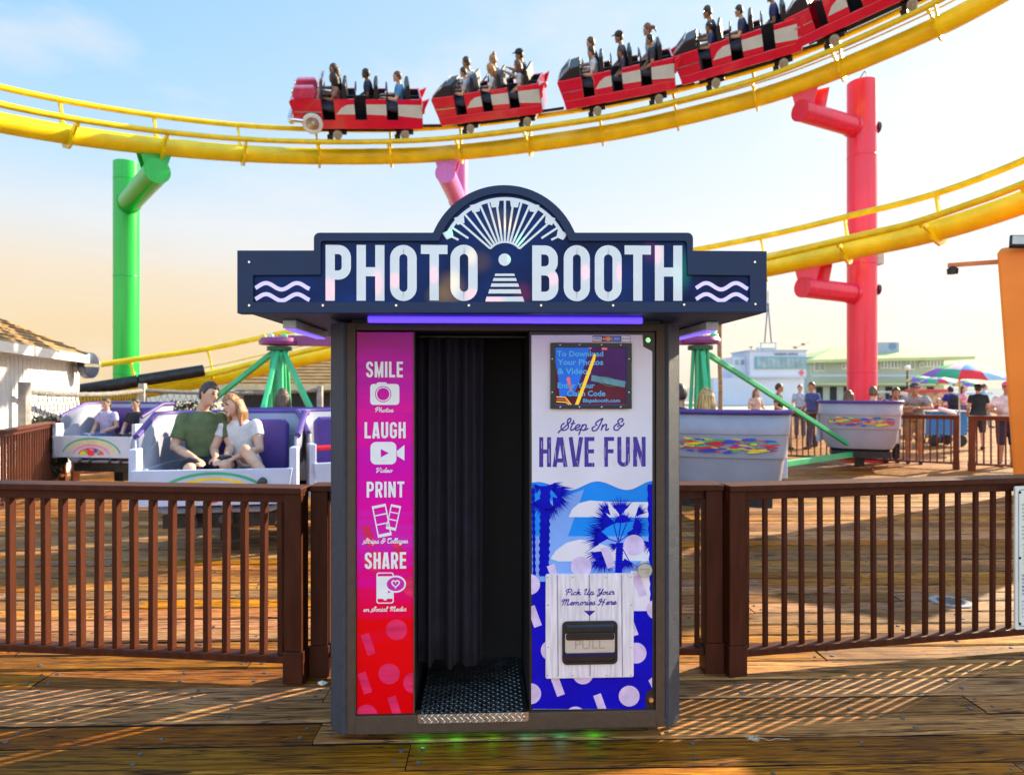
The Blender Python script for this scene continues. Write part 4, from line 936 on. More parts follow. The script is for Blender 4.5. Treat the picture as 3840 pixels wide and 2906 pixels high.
for n, c in rnds: buf += [c[0], c[1], c[2], 1.0]*n
at.data.foreach_set('color', buf); me.update()
deck = link('boardwalk', me); deck.rotation_euler = (0, 0, DYAW); deck['kind'] = 'structure'
nl = nail.build('nail_heads', m_nail, deck, smooth=True); nl['kind'] = 'stuff'
mb = MB(); mb.box(-60, 60, .2, 46.5, -.50, -.30); o = mb.build('boardwalk_underlayer', m_gap); o['kind'] = 'structure'; o.rotation_euler = (0, 0, DYAW)
mb = MB(); mb.box(-90, 90, 47, 75, -.25, -.012); o = mb.build('far_pier_ground', mat('warm_concrete', (.50, .43, .33), .8, var=.15, scale=.5)); o['kind'] = 'structure'  # mottled warm concrete tone
mb = MB(); mb.box(-9000, 9000, -200, 9000, -7.2, -7.0); o = mb.build('sea', mat('sea_water', (.05, .12, .17), .22, var=.3, scale=.05, bump=.4, bscale=.8)); o['kind'] = 'structure'
# ---------------------------------------------------------------- fences
m_fence = mat('brown_fence_paint', (.070, .016, .006), .48, spec=.16, var=.16, scale=9, bump=.35, bscale=60, stretch=(3, 3, .5), dirt=.25)
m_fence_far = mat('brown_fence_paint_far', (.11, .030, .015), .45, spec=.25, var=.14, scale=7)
def fence(name, label, A, B, n, posts, group, H=1.045, m=m_fence, bw=.0245, bd=.0245, sleeve=True, lean=0.0):
    """slatted railing panel from A to B (ground points); local x runs along it"""
    A, B = Vector(A), Vector(B); d = B-A; L_ = d.length; rz = math.atan2(d.y, d.x)
    r = thing(name, label, 'fence', A, rz, group)
    r.rotation_euler = (lean, 0, rz)
    mb = MB(); mb.box(0, L_, -.062, .085, H-.034, H); mb.build('top_rail', m, r, bevel=.005)
    mb = MB(); mb.box(0, L_, -.022, .030, H-.085, H-.0345); mb.build('under_rail', m, r, bevel=.003)
    mb = MB(); mb.box(0, L_, -.042, .045, .102, .140); mb.build('bottom_rail', m, r, bevel=.004)
    mb = MB(); mb.box(-bw/2, bw/2, -bd/2, bd/2, .1405, H-.0855); me = mb.mesh('baluster', m)
    x0 = .13 if 'l' in posts else .06; x1 = L_-(.13 if 'r' in posts else .06)
    rr = random.Random(n)
    for i in range(n):
        o = link('baluster', me, r, .003 if m is m_fence else 0, (x0+(x1-x0)*i/(n-1)+rr.uniform(-.004, .004), 0, 0)); o.rotation_euler = (0, rr.uniform(-.006, .006), rr.uniform(-.05, .05))
    for k, x in (('l', .05), ('r', L_-.05)):
        if k in posts:
            mb = MB(); mb.box(x-.047, x+.047, -.050, .048, .171, H-.0345)
            mb.box(x-.054, x+.054, -.056, .055, .0, .170)
            mb.build('post', m, r, bevel=.004)
    return r
gN = 'brown railing panels across the foreground'
ya = 3.62
A_l = G(1170-62, 3.61)           # front left post pair
fence('railing_panel', 'brown slatted railing panel left of the booth with sunlit orange slat sides', Vector((-3.42, 3.83, 0)), Vector((-1.115, 3.60, 0)), 21, 'r', gN, bw=.029, bd=.044)
fence('railing_panel', 'short run of brown railing passing behind the photo booth between two posts', Vector((-1.105, 3.63+.06, 0)), Vector((1.165, 3.675+.05, 0)), 20, 'lr', gN)
fence('railing_panel', 'dark brown railing panel right of the booth carrying the white rules sign', Vector((1.175, 3.68, 0)), Vector((3.60, 4.12, 0)), 21, 'l', gN, lean=R(0))
gF = 'brown railings far behind the spinning ride'
def far(label, A, B, n, posts): return fence('railing_panel', label, A, B, n, posts, gF, m=m_fence_far)
far('distant railing panel before the big red column and leaning man', Vector((3.9, 15.4, 0)), Vector((8.62, 12.85, 0)), 46, 'r')
far('distant railing panel at the far right in front of the woman in the pink cap', Vector((8.70, 12.7, 0)), Vector((11.6, 11.7, 0)), 26, 'l')
far('far left railing with orange lit slats beside the white shed', Vector((-6.37, 8.3, 0)), Vector((-7.54, 11.2, 0)), 26, 'r')
far('far left railing panel seen under the ride car of the two children', Vector((-7.46, 11.3, 0)), Vector((-5.3, 13.9, 0)), 30, 'l')
# rules sign hanging on the right panel
dv = (Vector((3.60, 4.12, 0))-Vector((1.175, 3.68, 0))).normalized()
sx0 = Vector((1.175, 3.68, 0))+dv*1.79; rs = math.atan2(dv.y, dv.x)
sg = thing('rules_sign', 'white rules notice with blue border screwed to the right railing', 'sign', sx0+Vector((dv.y, -dv.x, 0))*.085, rs)
mb = MB(); mb.prism(rrect(0, .62, .16, 1.0, .012), -.006, .006); mb.build('sign_plate', mat('cream_white_enamel', (.82, .80, .70), .35, var=.04, scale=3), sg, bevel=.001)
mb = MB(); mb.strip(rrect(.022, .60, .18, .98, .02), .004, -.0072, 0, True); z = .885
for blk in (('MUST BE 48" TALL OR', 'GUESTS UNDER 48" ARE', 'ACCOMPANIED BY A', '48" TALL RESPONSIBLE', 'TIONAL GUEST'), ('EACH RIDER MUST', 'WRISTBAND AND', 'RESPONSIBLE FOR', 'ANIMALS'), ('THIS RIDE:', ' - S', ' - S', ' - N', ' - A', ' - A')):
    for t in blk: add_text(mb, t.split()[0] if t[0] != ' ' else t.strip(), .045, z, .011, -.0072, align='l'); z -= .022
    z -= .018
z -= .03
for t in ('NO', 'SH', 'TH', 'MO', 'PE', 'ITE'): add_text(mb, t, .045, z, .012, -.0072, align='l', offset=.02); z -= .022
z -= .02
for t in ('PA', 'C', 'M', 'P', 'A'): add_text(mb, t, .045, z, .011, -.0072, align='l'); z -= .022
mb.flat('sign_text', mat('faded_navy_ink', (.08, .08, .25), .5), sg)
for z in (.965, .58, .195):
    mb = MB(); disc_y(mb, .03, z, .008, .006, -.006, -.012, 8); mb.build('bolt_head', m_rubber, sg)
# round deck cover
dc = thing('deck_cover', 'round white slotted cover set in the deck behind the right railing', 'drain cover', G(3565, 4.91))
mb = MB(); mb.lathe([(0, .004), (.02, .010), (.135, .010), (.14, .002)], 32); mb.build('cover_plate', mat('white_cast', (.26, .26, .28), .5, var=.1), dc, smooth=True)
mb = MB()
for k in range(-3, 4): 
    h = math.sqrt(.09**2-(k*.025)**2); mb.box(-h, h, k*.025-.006, k*.025+.006, .0101, .0125)
mb.strip([(0, 0), (0, 0)], .001, 0) if False else None
mb.build('slots', m_black, dc)
# litter by the left post
mb = MB(); rr = random.Random(2)
pts = [(.026*math.cos(a)*rr.uniform(.6, 1.2), .02*math.sin(a)*rr.uniform(.6, 1.2)) for a in [2*PI*k/9 for k in range(9)]]
mb.add([(0, 0, .02)]+[(x, y, .004+rr.uniform(0, .012)) for x, y in pts]+[(x*.8, y*.8, 0) for x, y in pts], [(0, 1+k, 1+(k+1) % 9) for k in range(9)]+[(1+k, 10+k, 10+(k+1) % 9, 1+(k+1) % 9) for k in range(9)])
o = mb.build('paper_scrap', mat('crumpled_paper', (.8, .8, .8), .8), None, loc=G(1208, 3.55)+Vector((0, 0, .002))); tag(o, 'crumpled white paper scrap on the deck by the left railing posts', 'litter')
mb = MB(); rr2 = random.Random(9)
for k in range(46):
    a = rr2.uniform(0, 2*PI); l = rr2.uniform(.012, .034); q = V3 = Vector((rr2.uniform(-.012, .012), rr2.uniform(-.008, .008), .003))
    mb.tube(catmull([q, q+Vector((l*.5*math.cos(a), l*.4*math.sin(a), .008*rr2.random()+.004)), q+Vector((l*math.cos(a+.5), l*.8*math.sin(a+.5), .002+.010*rr2.random()))], 3), .0007, 4)
mb.tube(catmull([Vector((.01+.03*k, .006*math.sin(k*2.1), .004+.004*(k % 2))) for k in range(6)], 4), .0009, 5)
o = mb.build('frayed_string', mat('frayed_cotton', (.72, .62, .45), .9), None, loc=G(2825, 2.98)+Vector((0, 0, .004))); tag(o, 'frayed pale string lying across the light stripes on the deck', 'litter')
# ---------------------------------------------------------------- roller coaster
random.seed(31)
m_yel = mat('yellow_track_paint', (.90, .66, .002), .36, var=.1, scale=2.5, coat=.25, dirt=.10)
m_yel2 = mat('yellow_rail_paint', (.86, .60, .002), .38, var=.12, scale=5, dirt=.18)
m_blk_st = mat('black_greased_steel', (.025, .025, .03), .45, .4, var=.3, scale=9)
GAU, RH = .45, .48
class Track:
    def __init__(s, ctrl, bank):
        s.pts = catmull([P(*c) for c in ctrl], 24); s.bank = bank
        s.s = [0.0]
        for a, b in zip(s.pts, s.pts[1:]): s.s.append(s.s[-1]+(b-a).length)
        s.fr = []
        for i in range(len(s.pts)):
            T = (s.pts[min(i+1, len(s.pts)-1)]-s.pts[max(i-1, 0)]).normalized()
            Lh = Vector((-T.y, T.x, 0)).normalized()           # level, away from the camera
            U = T.cross(Lh) if T.cross(Lh).z > 0 else -T.cross(Lh)
            b = bank(i/(len(s.pts)-1)) if callable(bank) else bank
            s.fr.append((T, Lh*math.cos(b)+U*math.sin(b), U*math.cos(b)-Lh*math.sin(b)))
    def at(s, d):
        for i in range(len(s.s)-1):
            if s.s[i+1] >= d:
                t = (d-s.s[i])/(s.s[i+1]-s.s[i]); p = s.pts[i].lerp(s.pts[i+1], t)
                return p, tuple(a.lerp(b, t).normalized() for a, b in zip(s.fr[i], s.fr[i+1]))
        return s.pts[-1], s.fr[-1]
    def off(s, l, n): return [p+f[1]*l+f[2]*n for p, f in zip(s.pts, s.fr)]
def build_track(name, label, tr, spine_r, step, first, k=1.0):
    r = thing(name, label, 'roller coaster track', tr.pts[len(tr.pts)//2]); o = -r.location
    g, h = GAU*k, RH*k
    def tube(nm, pts, rad, n, m):
        mb = MB(); mb.tube([p+o for p in pts], rad, n); return mb.build(nm, m, r, smooth=True)
    tube('spine_tube', tr.pts, spine_r, 24, m_yel)
    for sx in (-1, 1): tube('rail', tr.off(sx*g, h), .058*k, 12, m_yel2)
    tube('guide_pipe', tr.off(.06, h-.20*k), .016, 6, m_yel2)
    d = first
    while d < tr.s[-1]-.2:
        p, (T, L, N) = tr.at(d); mb = MB(); R_ = spine_r
        half = lambda s_: [(s_*(g+.05), h-.02), (s_*(g-.05), h-.04), (s_*(g*.45), R_*.95), (s_*R_*.6, R_*.85), (s_*R_*.99, 0), (s_*R_*.72, -R_*.72), (0, -R_*1.01)]
        inner = lambda s_: [(s_*(g+.05), h-.03), (s_*(g-.03), h-.12), (s_*(g*.62+.05), R_*.7), (s_*(R_+.16), R_*.1), (s_*(R_+.08), -.12), (s_*(R_*.72+.07), -R_*.72-.07), (0, -R_-.10)]
        for s_ in (-1, 1):
            a, b = half(s_), inner(s_); w_ = .022
            vs = [p+o+L*x+N*z+T*t for t in (-w_, w_) for x, z in a+b]; n = len(a); m_ = 2*n
            fs = []
            for i in range(n-1):
                fs += [(i, i+1, n+i+1, n+i), (m_+i, m_+n+i, m_+n+i+1, m_+i+1), (i, m_+i, m_+i+1, i+1), (n+i, n+i+1, m_+n+i+1, m_+n+i)]
            mb.add(vs, fs)
        # bracket to each rail
        for s_ in (-1, 1): mb.bar(p+o+L*s_*g+N*(h-.13)+T*-.0, p+o+L*s_*g+N*(h-.02), .05, .07)
        mb.build('track_tie', m_yel, r)
        d += step
    return r
BK = R(37)
t_hi = Track([(-420, 352, 10.6), (-200, 405, 11.2), (0, 460, 11.9), (347, 519, 13.1), (694, 560, 14.3), (990, 581, 15.2), (1285, 588, 15.8), (1562, 583, 16.0), (1805, 564, 15.9), (2083, 529, 15.5), (2344, 488, 15.2), (2604, 430, 14.8), (2882, 356, 14.2), (3125, 269, 13.5), (3472, 121, 12.4), (3700, 5, 11.7), (4000, -175, 10.8), (4300, -390, 10.0)], BK)
build_track('coaster_track', 'yellow banked coaster track sweeping across the sky and carrying the red train', t_hi, .185, 1.68, .9)
t_lo = Track([(-300, 1560, 13.0), (0, 1535, 13.8), (250, 1506, 14.4), (500, 1466, 15.0), (800, 1416, 15.7), (1000, 1372, 16.0), (1253, 1316, 16.1), (1600, 1240, 16.0), (2000, 1160, 15.7), (2350, 1096, 15.3), (2600, 1055, 14.9), (2907, 998, 14.3), (3200, 935, 13.4), (3486, 872, 12.4), (3775, 782, 11.3), (4100, 655, 10.3), (4400, 520, 9.5)], R(41))
build_track('coaster_track', 'lower yellow coaster track rising from the white shed behind the booth to the right', t_lo, .20, 1.62, .5, 1.05)
# black brake tubes lying beside the low left rail
def on_track(tr, px):
    best = min(range(len(tr.pts)), key=lambda i: abs(1920+tr.pts[i].x/tr.pts[i].y*FPX-px)); return tr.s[best]
for px, lab in ((660, 'long black padded cylinder on the low yellow track, upper one nearer the green mast'), (400, 'long black padded cylinder on the low yellow track, lower one beside the shed')):
    d = on_track(t_lo, px); p, (T, L, N) = t_lo.at(d); c = p-L*.42+N*.62
    mb = MB(); mb.tube([T*-.66, T*-.645, T*.645, T*.66], [.09, .135, .135, .09], 18); o = mb.build('brake_cylinder', m_blk_st, None, smooth=True, loc=c); tag(o, lab, 'cylinder', 'black cylinders on the low track')
# support columns
def column(label, base, top, dia, paint, arms, cat='support column'):
    r = thing('support_column', label, cat, base, 0, 'painted coaster support columns')
    mb = MB(); mb.lathe([(0, 0), (dia*.9, 0), (dia*.9, .05), (dia/2, .06), (dia/2, top), (dia/2-.015, top+.012), (0, top+.012)], 32); mb.build('post', paint, r, smooth=True)
    mb = MB(); zz = 1.9
    while zz < top-.4: mb.lathe([(dia/2+.001, zz), (dia/2+.007, zz+.012), (dia/2+.007, zz+.022), (dia/2+.001, zz+.034)], 32); zz += 2.35
    mb.build('weld_seams', paint, r, smooth=True)
    mb = MB()
    for k in range(10): a = 2*PI*k/10; mb.lathe([(0, .05), (0, .05)], 3) if False else mb.tube([(dia*.76*math.cos(a), dia*.76*math.sin(a), .051), (dia*.76*math.cos(a), dia*.76*math.sin(a), .085)], .022, 6)
    mb.build('base_bolts', m_steel, r)
    for (tr, px, zdrop, ad) in arms:
        p, (T, L, N) = tr.at(on_track(tr, px)); e = p-base; e = Vector((e.x, e.y, e.z-zdrop))
        st = Vector((0, 0, e.z-.05)); dr = (e-st).normalized(); e2 = e+dr*.16
        mb = MB(); mb.tube([st, e2], ad/2, 24); mb.build('arm', paint, r, smooth=True)
        c0 = st+dr*(dia/2+.02); mb = MB(); mb.tube([c0, c0+dr*.03], ad/2+.022, 24); mb.tube([e2-dr*.02, e2+dr*.004], ad/2+.008, 24); mb.build('arm_flange', paint, r, smooth=True)
        # saddle: two tapered plates from the arm up to the spine
        up = p-base; th = Vector((T.x, T.y, 0)).normalized(); mb = MB()
        for k in (.02, -.34):
            c0 = e+dr*k; c1 = up+dr*k*.9+Vector((0, 0, -.10))
            w0, w1 = ad*.34, ad*.62
            n_ = dr*.015
            q = [c0-th*w0, c0+th*w0, c1+th*w1, c1-th*w1]
            mb.add([v-n_ for v in q]+[v+n_ for v in q], [(0,1,2,3),(7,6,5,4),(0,4,5,1),(1,5,6,2),(2,6,7,3),(3,7,4,0)])
        mb.build('saddle_bracket', paint, r)
m_green = mat('green_column_paint', (.0, .50, .055), .32, var=.06, scale=2.5, coat=.15, stretch=(5, 5, .35), dirt=.2)
m_purple = mat('magenta_column_paint', (.60, .13, .48), .34, var=.06, scale=2.5, coat=.15, stretch=(5, 5, .35), dirt=.2)
m_red = mat('red_column_paint', (.80, .022, .085), .32, var=.07, scale=2.5, coat=.15, stretch=(5, 5, .35), dirt=.2)
column('tall green coaster support column with one arm, on the left behind the shed', G(474, 16.2), P(474, 612, 16.2).z, .575, m_green, [(t_hi, 585, .56, .50)])
column('pink magenta coaster support column rising behind the arched sign', G(1722, 18.2), P(1722, 600, 18.2).z, .47, m_purple, [(t_hi, 1678, .52, .47)])
column('big red coaster support column with two arms, on the right', G(3232, 14.6), P(3222, 313, 14.6).z, .60, m_red, [(t_hi, 3020, .62, .42), (t_lo, 3035, .60, .42)])
# ---------------------------------------------------------------- train
m_car = mat('glossy_red_car_paint', (.70, .004, .035), .22, var=.06, scale=2, coat=.6)
m_carw = mat('white_car_flash', (.60, .65, .66), .3, var=.05, coat=.3)
m_chrome = mat('chrome_trim', (.8, .8, .82), .16, 1.0, var=.05)
m_seat = mat('black_seat_vinyl', (.016, .016, .026), .45, var=.2)
m_wwall = mat('whitewall_rubber', (.72, .72, .72), .5, var=.05)
m_wheel = mat('tan_polyurethane_wheel', (.36, .32, .24), .45, var=.15, scale=12)
WY = .56
OPEN = [(.83, .53), (.045, -.24), (-.725, -1.01)]
def car(front, label):
    r = thing('coaster_car', label, 'coaster car', (0, 0, 0), 0, 'red cars of the coaster train')
    nose = 1.58 if front else 1.50
    for sy in (-1, 1):
        mb = MB(); y0, y1 = sy*WY, sy*(WY-.05)
        # red side with three door openings cut down from the top
        lowf = [(-1.58, .27), (.98, .27)] if front else [(-1.58, .27), (1.36, .27)]
        segs = [(-1.60, -1.01), (-.725, -.24), (.045, .53)]
        mb.prism([(-1.60, .27), (lowf[1][0], .27), (.83, .47), (.83, .48), (-1.60, .48)] if front else [(-1.60, .27), (1.36, .27), (1.39, .48), (-1.60, .48)], min(y0, y1), max(y0, y1))
        for a, b in segs: mb.prism([(a, .4805), (b, .4805), (b, .965), (a, .975)], min(y0, y1), max(y0, y1))
        if front:
            wh = arc(1.09, .40, .275, 182, -2, 10)
            mb.prism([(.83, .4805), (.83, .965), (1.25, .985), (1.52, .955), (1.585, .90), (1.53, .70), (1.52, .52), (1.40, .42)]+wh[::-1][1:-1]+[(.82, .41)], min(y0, y1), max(y0, y1))
        else: mb.prism([(.83, .4805), (1.392, .4805), (1.50, .92), (1.46, .955), (.83, .955)], min(y0, y1), max(y0, y1))
        mb.build('side_panel', m_car, r, bevel=.02)
        f = MB(); yo = sy*(WY+.006); yi = sy*(WY+.0005); a_, b_ = min(yo, yi), max(yo, yi)
        f.prism([(.045, .62), (.045, .855), (.22, .84), (.36, .77), (.46, .655), (.50, .62)], a_, b_)
        f.prism([(-.725, .60), (-.725, .855), (-.24, .855), (-.24, .62)], a_, b_)
        f.prism([(-1.60, .53), (-1.60, .845), (-1.01, .855), (-1.01, .59), (-1.3, .56)], a_, b_)
        f.build('white_flash', m_carw, r)
        c_ = MB(); c_.bar((.84, sy*(WY+.008), .67), (nose-.1, sy*(WY+.008), .675), .012, .022); c_.build('chrome_strip', m_chrome, r)
    mb = MB(); mb.box(-1.55, 1.3, -WY+.055, WY-.055, .275, .33); mb.build('floor_pan', m_seat, r)
    mb = MB(); mb.prism([(-1.62, .30), (-1.60, 1.0), (-1.55, 1.0), (-1.56, .30)], -WY+.051, WY-.051); mb.build('tail_panel', m_car, r, bevel=.01)
    for sy in (-1, 1):
        mb = MB(); mb.prism([(-1.61, .62), (-1.76, .93), (-1.79, 1.0), (-1.61, .93)], sy*WY-.05, sy*WY+.05); mb.build('tail_fin', m_car, r, bevel=.012)
        mb = MB(); mb.ball((-1.63, sy*(WY-.05), .70), (.05, .06, .09), 10); mb.build('tail_light', mat('tail_light_lens', (.7, .05, .06), .2, coat=.5) if 'tail_light_lens' not in bpy.data.materials else bpy.data.materials['tail_light_lens'], r, smooth=True)
    if front:
        mb = MB(); mb.prism([(1.20, .42), (1.52, .52), (1.53, .70), (1.585, .90), (1.52, .953), (1.25, .983), (.87, .962), (.87, .92), (1.1, .92), (1.2, .8)], -WY+.051, WY-.051); mb.build('hood', m_car, r, bevel=.015)
        for sy in (-1, 1):
            mb = MB(); mb.prism([(.98, .97), (1.46, .96), (1.50, 1.02), (1.44, 1.20), (1.40, 1.225), (.98, 1.235), (.93, 1.1)], sy*.40-.13, sy*.40+.13); mb.build('fender_cowl', mat('rose_fender', (.62, .05, .14), .25, coat=.5) if 'rose_fender' not in bpy.data.materials else bpy.data.materials['rose_fender'], r, bevel=.03)
            mb = MB(); mb.ball((1.475, sy*.40, 1.10), (.05, .085, .085), 14); mb.build('headlight', m_chrome, r, smooth=True)
        mb = MB(); mb.tube([(1.30, -.60, .47), (1.55, -.60, .50), (1.63, -.45, .50), (1.64, 0, .50), (1.63, .45, .50), (1.55, .60, .50), (1.30, .60, .47)], .055, 10); mb.ball((1.60, .36, .42), (.10, .12, .09), 10); mb.ball((1.60, -.36, .42), (.10, .12, .09), 10); mb.build('bumper', m_chrome, r, smooth=True)
        for sy in (-1, 1):
            mb = MB(); mb.M = Matrix.Translation((1.09, sy*.55, .40)) @ Matrix.Rotation(R(-90*sy), 4, 'X'); mb.lathe([(.0, -.05), (.22, -.05), (.25, -.02), (.25, .035), (.235, .055), (.17, .062), (.165, .05)], 28); wq = mb.build('whitewall_tyre', m_wwall, r, smooth=True)
            mb = MB(); mb.M = Matrix.Translation((1.09, sy*.55, .40)) @ Matrix.Rotation(R(-90*sy), 4, 'X'); mb.lathe([(.165, .045), (.16, .03), (.06, .04), (.055, .065), (0, .07)], 24)
            for k in range(16): a = 2*PI*k/16; mb.bar((.05*math.cos(a), .05*math.sin(a), .055), (.16*math.cos(a), .16*math.sin(a), .045), .008, .008)
            mb.build('spoked_rim', m_chrome, wq, smooth=True)
        mb = MB(); mb.prism([(.86, .96), (.78, 1.38), (.74, 1.40), (.80, .96)], -.5, .5); mb.build('windscreen', mat('tinted_screen', (.05, .05, .12), .08, coat=.4), r)
        mb = MB(); mb.tube([(.90, -.52, .97), (.80, -.52, 1.40), (.80, .52, 1.40), (.90, .52, .97)], .02, 8); mb.build('screen_frame', m_chrome, r, smooth=True)
    else:
        mb = MB(); mb.prism([(1.36, .30), (1.50, .93), (1.44, .95), (1.30, .30)], -WY+.051, WY-.051); mb.build('nose_panel', m_car, r, bevel=.01)
        mb = MB(); mb.prism([(1.47, .955), (1.10, 1.18), (.86, 1.20), (.86, .955)], -WY+.02, WY-.02); mb.build('front_cowl', m_seat, r, bevel=.02)
        mb = MB(); mb.tube([(1.44, -.5, .98), (1.12, -.5, 1.21), (1.12, .5, 1.21), (1.44, .5, .98)], .018, 8); mb.build('cowl_rail', m_chrome, r, smooth=True)
    for a, b in OPEN:
        xb = b-.24 if b > -1 else b-.30
        mb = MB(); mb.box(b-.22, b+.02, -.50, .50, .33, .62); mb.prism([(b-.20, .62), (b-.20, 1.15), (b-.24, 1.29), (b-.32, 1.29), (b-.30, .62)], -.50, .50); mb.build('seat', m_seat, r, bevel=.03)
        mb = MB(); mb.tube([(a-.02, -.52, .92), (a-.04, -.52, 1.12), (a-.04, .52, 1.12), (a-.02, .52, .92)], .022, 8); mb.build('grab_bar', m_seat, r, smooth=True)
    mb = MB(); mb.box(-1.54, .84, -.02, .02, .335, .93)
    for sy in (-1, 1):
        for a, b in ((-1.56, -1.01), (-.725, -.24), (.045, .53)): mb.box(a+.005, b-.005, sy*(WY-.058)-.004, sy*(WY-.058)+.004, .335, .955)
        mb.box(-1.56, .84, sy*(WY-.064)-.004, sy*(WY-.064)+.004, .335, .475)
    mb.build('interior_trim', m_seat, r)
    mb = MB(); mb.box(-1.35, .95, -.32, .32, .14, .24); mb.box(-1.5, 1.2, -.05, .05, .16, .23)
    for x in (-1.15, .52): mb.box(x-.22, x+.22, -.46, .46, .10, .20)
    mb.bar((-1.5, 0, .19), (-2.15, 0, .20), .06, .06); mb.build('chassis', m_blk_st, r)
    for x in (-1.15, .52):
        for sy in (-1, 1):
            mb = MB(); mb.M = Matrix.Translation((x, sy*.50, .115)) @ Matrix.Rotation(R(-90*sy), 4, 'X'); mb.lathe([(0, -.04), (.10, -.04), (.113, -.03), (.113, .03), (.10, .04), (.055, .042), (.05, .03), (.02, .05), (0, .05)], 20); mb.build('road_wheel', m_wheel, r, smooth=True)
            mb = MB(); mb.box(x+.12, x+.26, sy*.47-.05, sy*.47+.05, -.02, .10); mb.build('side_wheel_carrier', m_blk_st, r)
    return r
CARS = []
for k, (px, lab) in enumerate(((1360, 'leading red coaster car with chrome bumper and whitewall tyre'), (1862, 'second red coaster car, right behind the leading one'), (2325, 'third red coaster car, in the middle of the train'), (2785, 'fourth red coaster car, climbing toward the upper right'), (3262, 'last red coaster car, cut off by the top of the photo'))):
    if k == 0: c = car(True, lab)
    elif k == 1: c = c2 = car(False, lab)
    else: c = dup(c2, lab)
    p, (T, L, N) = t_hi.at(on_track(t_hi, px)); X = -T; Z = N; Yv = Z.cross(X)
    M = Matrix((X, Yv, Z)).transposed().to_4x4(); M.translation = p+N*(RH+.058); M = M @ Matrix.Diagonal((.90 if k == 0 else .79, .90, .90, 1))
    c.matrix_world = M; CARS.append((c, M))
# ---------------------------------------------------------------- people
random.seed(41)
MESHES = {}
def solid(key, mb, vox, smooth=5, sub=None):
    """one closed continuous skin over overlapping volumes"""
    if key in MESHES: return MESHES[key]
    me = mb.mesh('volume', m_black); o = bpy.data.objects.new('volume', me); COL.objects.link(o)
    r = o.modifiers.new('r', 'REMESH'); r.mode = 'VOXEL'; r.voxel_size = vox
    s = o.modifiers.new('s', 'SMOOTH'); s.iterations = smooth; s.factor = .5
    dg = bpy.context.evaluated_depsgraph_get()
    n = bpy.data.meshes.new_from_object(o.evaluated_get(dg)); bpy.data.objects.remove(o); bpy.data.meshes.remove(me)
    n.materials.clear(); n.polygons.foreach_set('use_smooth', [True]*len(n.polygons))
    MESHES[key] = n; return n
def etube(mb, path, rx, ry, lat=(1, 0, 0), n=16):
    path = [Vector(p) for p in path]; k = len(path); vs = []
    for i, p in enumerate(path):
        d = (path[min(i+1, k-1)]-path[max(i-1, 0)]).normalized(); a = Vector(lat); a = (a-d*a.dot(d)).normalized(); b = d.cross(a)
        vs += [p+a*rx[i]*math.cos(2*PI*j/n)+b*ry[i]*math.sin(2*PI*j/n) for j in range(n)]
    fs = [(i*n+j, i*n+(j+1) % n, (i+1)*n+(j+1) % n, (i+1)*n+j) for i in range(k-1) for j in range(n)]+[tuple(range(n))[::-1], tuple((k-1)*n+j for j in range(n))]
    mb.add(vs, fs)
V = Vector
def pose(kind, **kw):
    """joints of a figure facing -y; standing origin at the feet, sitting origin on the seat"""
    if kind == 'stand': j = dict(pel=V((0, 0, .93)), wai=V((0, 0, 1.08)), che=V((0, .0, 1.27)), sho=V((0, .01, 1.41)), nek=V((0, .0, 1.47)), hed=V((0, -.015, 1.60)),
                 hipL=V((.09, 0, .90)), kneL=V((.10, -.02, .49)), ankL=V((.105, .02, .085)), hipR=V((-.09, 0, .90)), kneR=V((-.10, -.02, .49)), ankR=V((-.105, .02, .085)))
    else: j = dict(pel=V((0, 0, .10)), wai=V((0, .01, .25)), che=V((0, .0, .44)), sho=V((0, .0, .57)), nek=V((0, -.005, .63)), hed=V((0, -.03, .76)),
                 hipL=V((.09, -.02, .09)), kneL=V((.12, -.43, .12)), ankL=V((.12, -.44, -.32)), hipR=V((-.09, -.02, .09)), kneR=V((-.12, -.43, .12)), ankR=V((-.12, -.44, -.32)))
    c = j['sho']
    for s, sg in (('L', 1), ('R', -1)):
        j['sh'+s] = c+V((.160*sg, .01, -.035)); j['el'+s] = c+V((.220*sg, .03, -.29)); j['wr'+s] = c+V((.20*sg, -.16, -.45))
    for k, v in kw.items(): j[k] = V(v)
    return j
def limbs(mb, j, which, inf=0.0, cut=None):
    """add arm or leg volumes; cut shortens the last piece"""
    for s in 'LR':
        if which == 'arm':
            a, b, c = j['sh'+s], j['el'+s], j['wr'+s]; ra, rb, rc = .056+inf, .043+inf, .029+inf
        else: a, b, c = j['hip'+s], j['kne'+s], j['ank'+s]; ra, rb, rc = .088+inf, .058+inf, .040+inf
        if cut is None: pts = [a, a.lerp(b, .5), b, b.lerp(c, .35), c]; rr = [ra, ra*.9+rb*.1, rb, rb*.98, rc]
        elif cut <= 1: e = a.lerp(b, cut); pts = [a, a.lerp(e, .5), e]; rr = [ra, ra, ra*.92+rb*.08]
        else: e = b.lerp(c, cut-1); pts = [a, a.lerp(b, .5), b, e]; rr = [ra, ra*.92, rb*1.08, rb*1.0]
        mb.tube(pts, rr, 12); mb.ball(a, ra*1.02, 10)
        if cut is None or cut > 1: mb.ball(b, rb*1.02, 10)
def torso(mb, j, inf=0.0, low=.0, top=True, wide=1.0):
    p, w_, c, s, n = (j[k] for k in ('pel', 'wai', 'che', 'sho', 'nek'))
    path = [p+(p-w_)*(.55+low), p, w_, c, s+(s-c)*-.30, s+(s-c)*.06, s+(n-s)*.7]; rx = [.135, .158, .130, .156, .150, .112, .062]; ry = [.095, .112, .098, .112, .095, .075, .058]
    if not top: path, rx, ry = path[:-1], rx[:-1], ry[:-1]
    etube(mb, path, [(r+inf)*wide for r in rx], [(r+inf)*wide for r in ry])
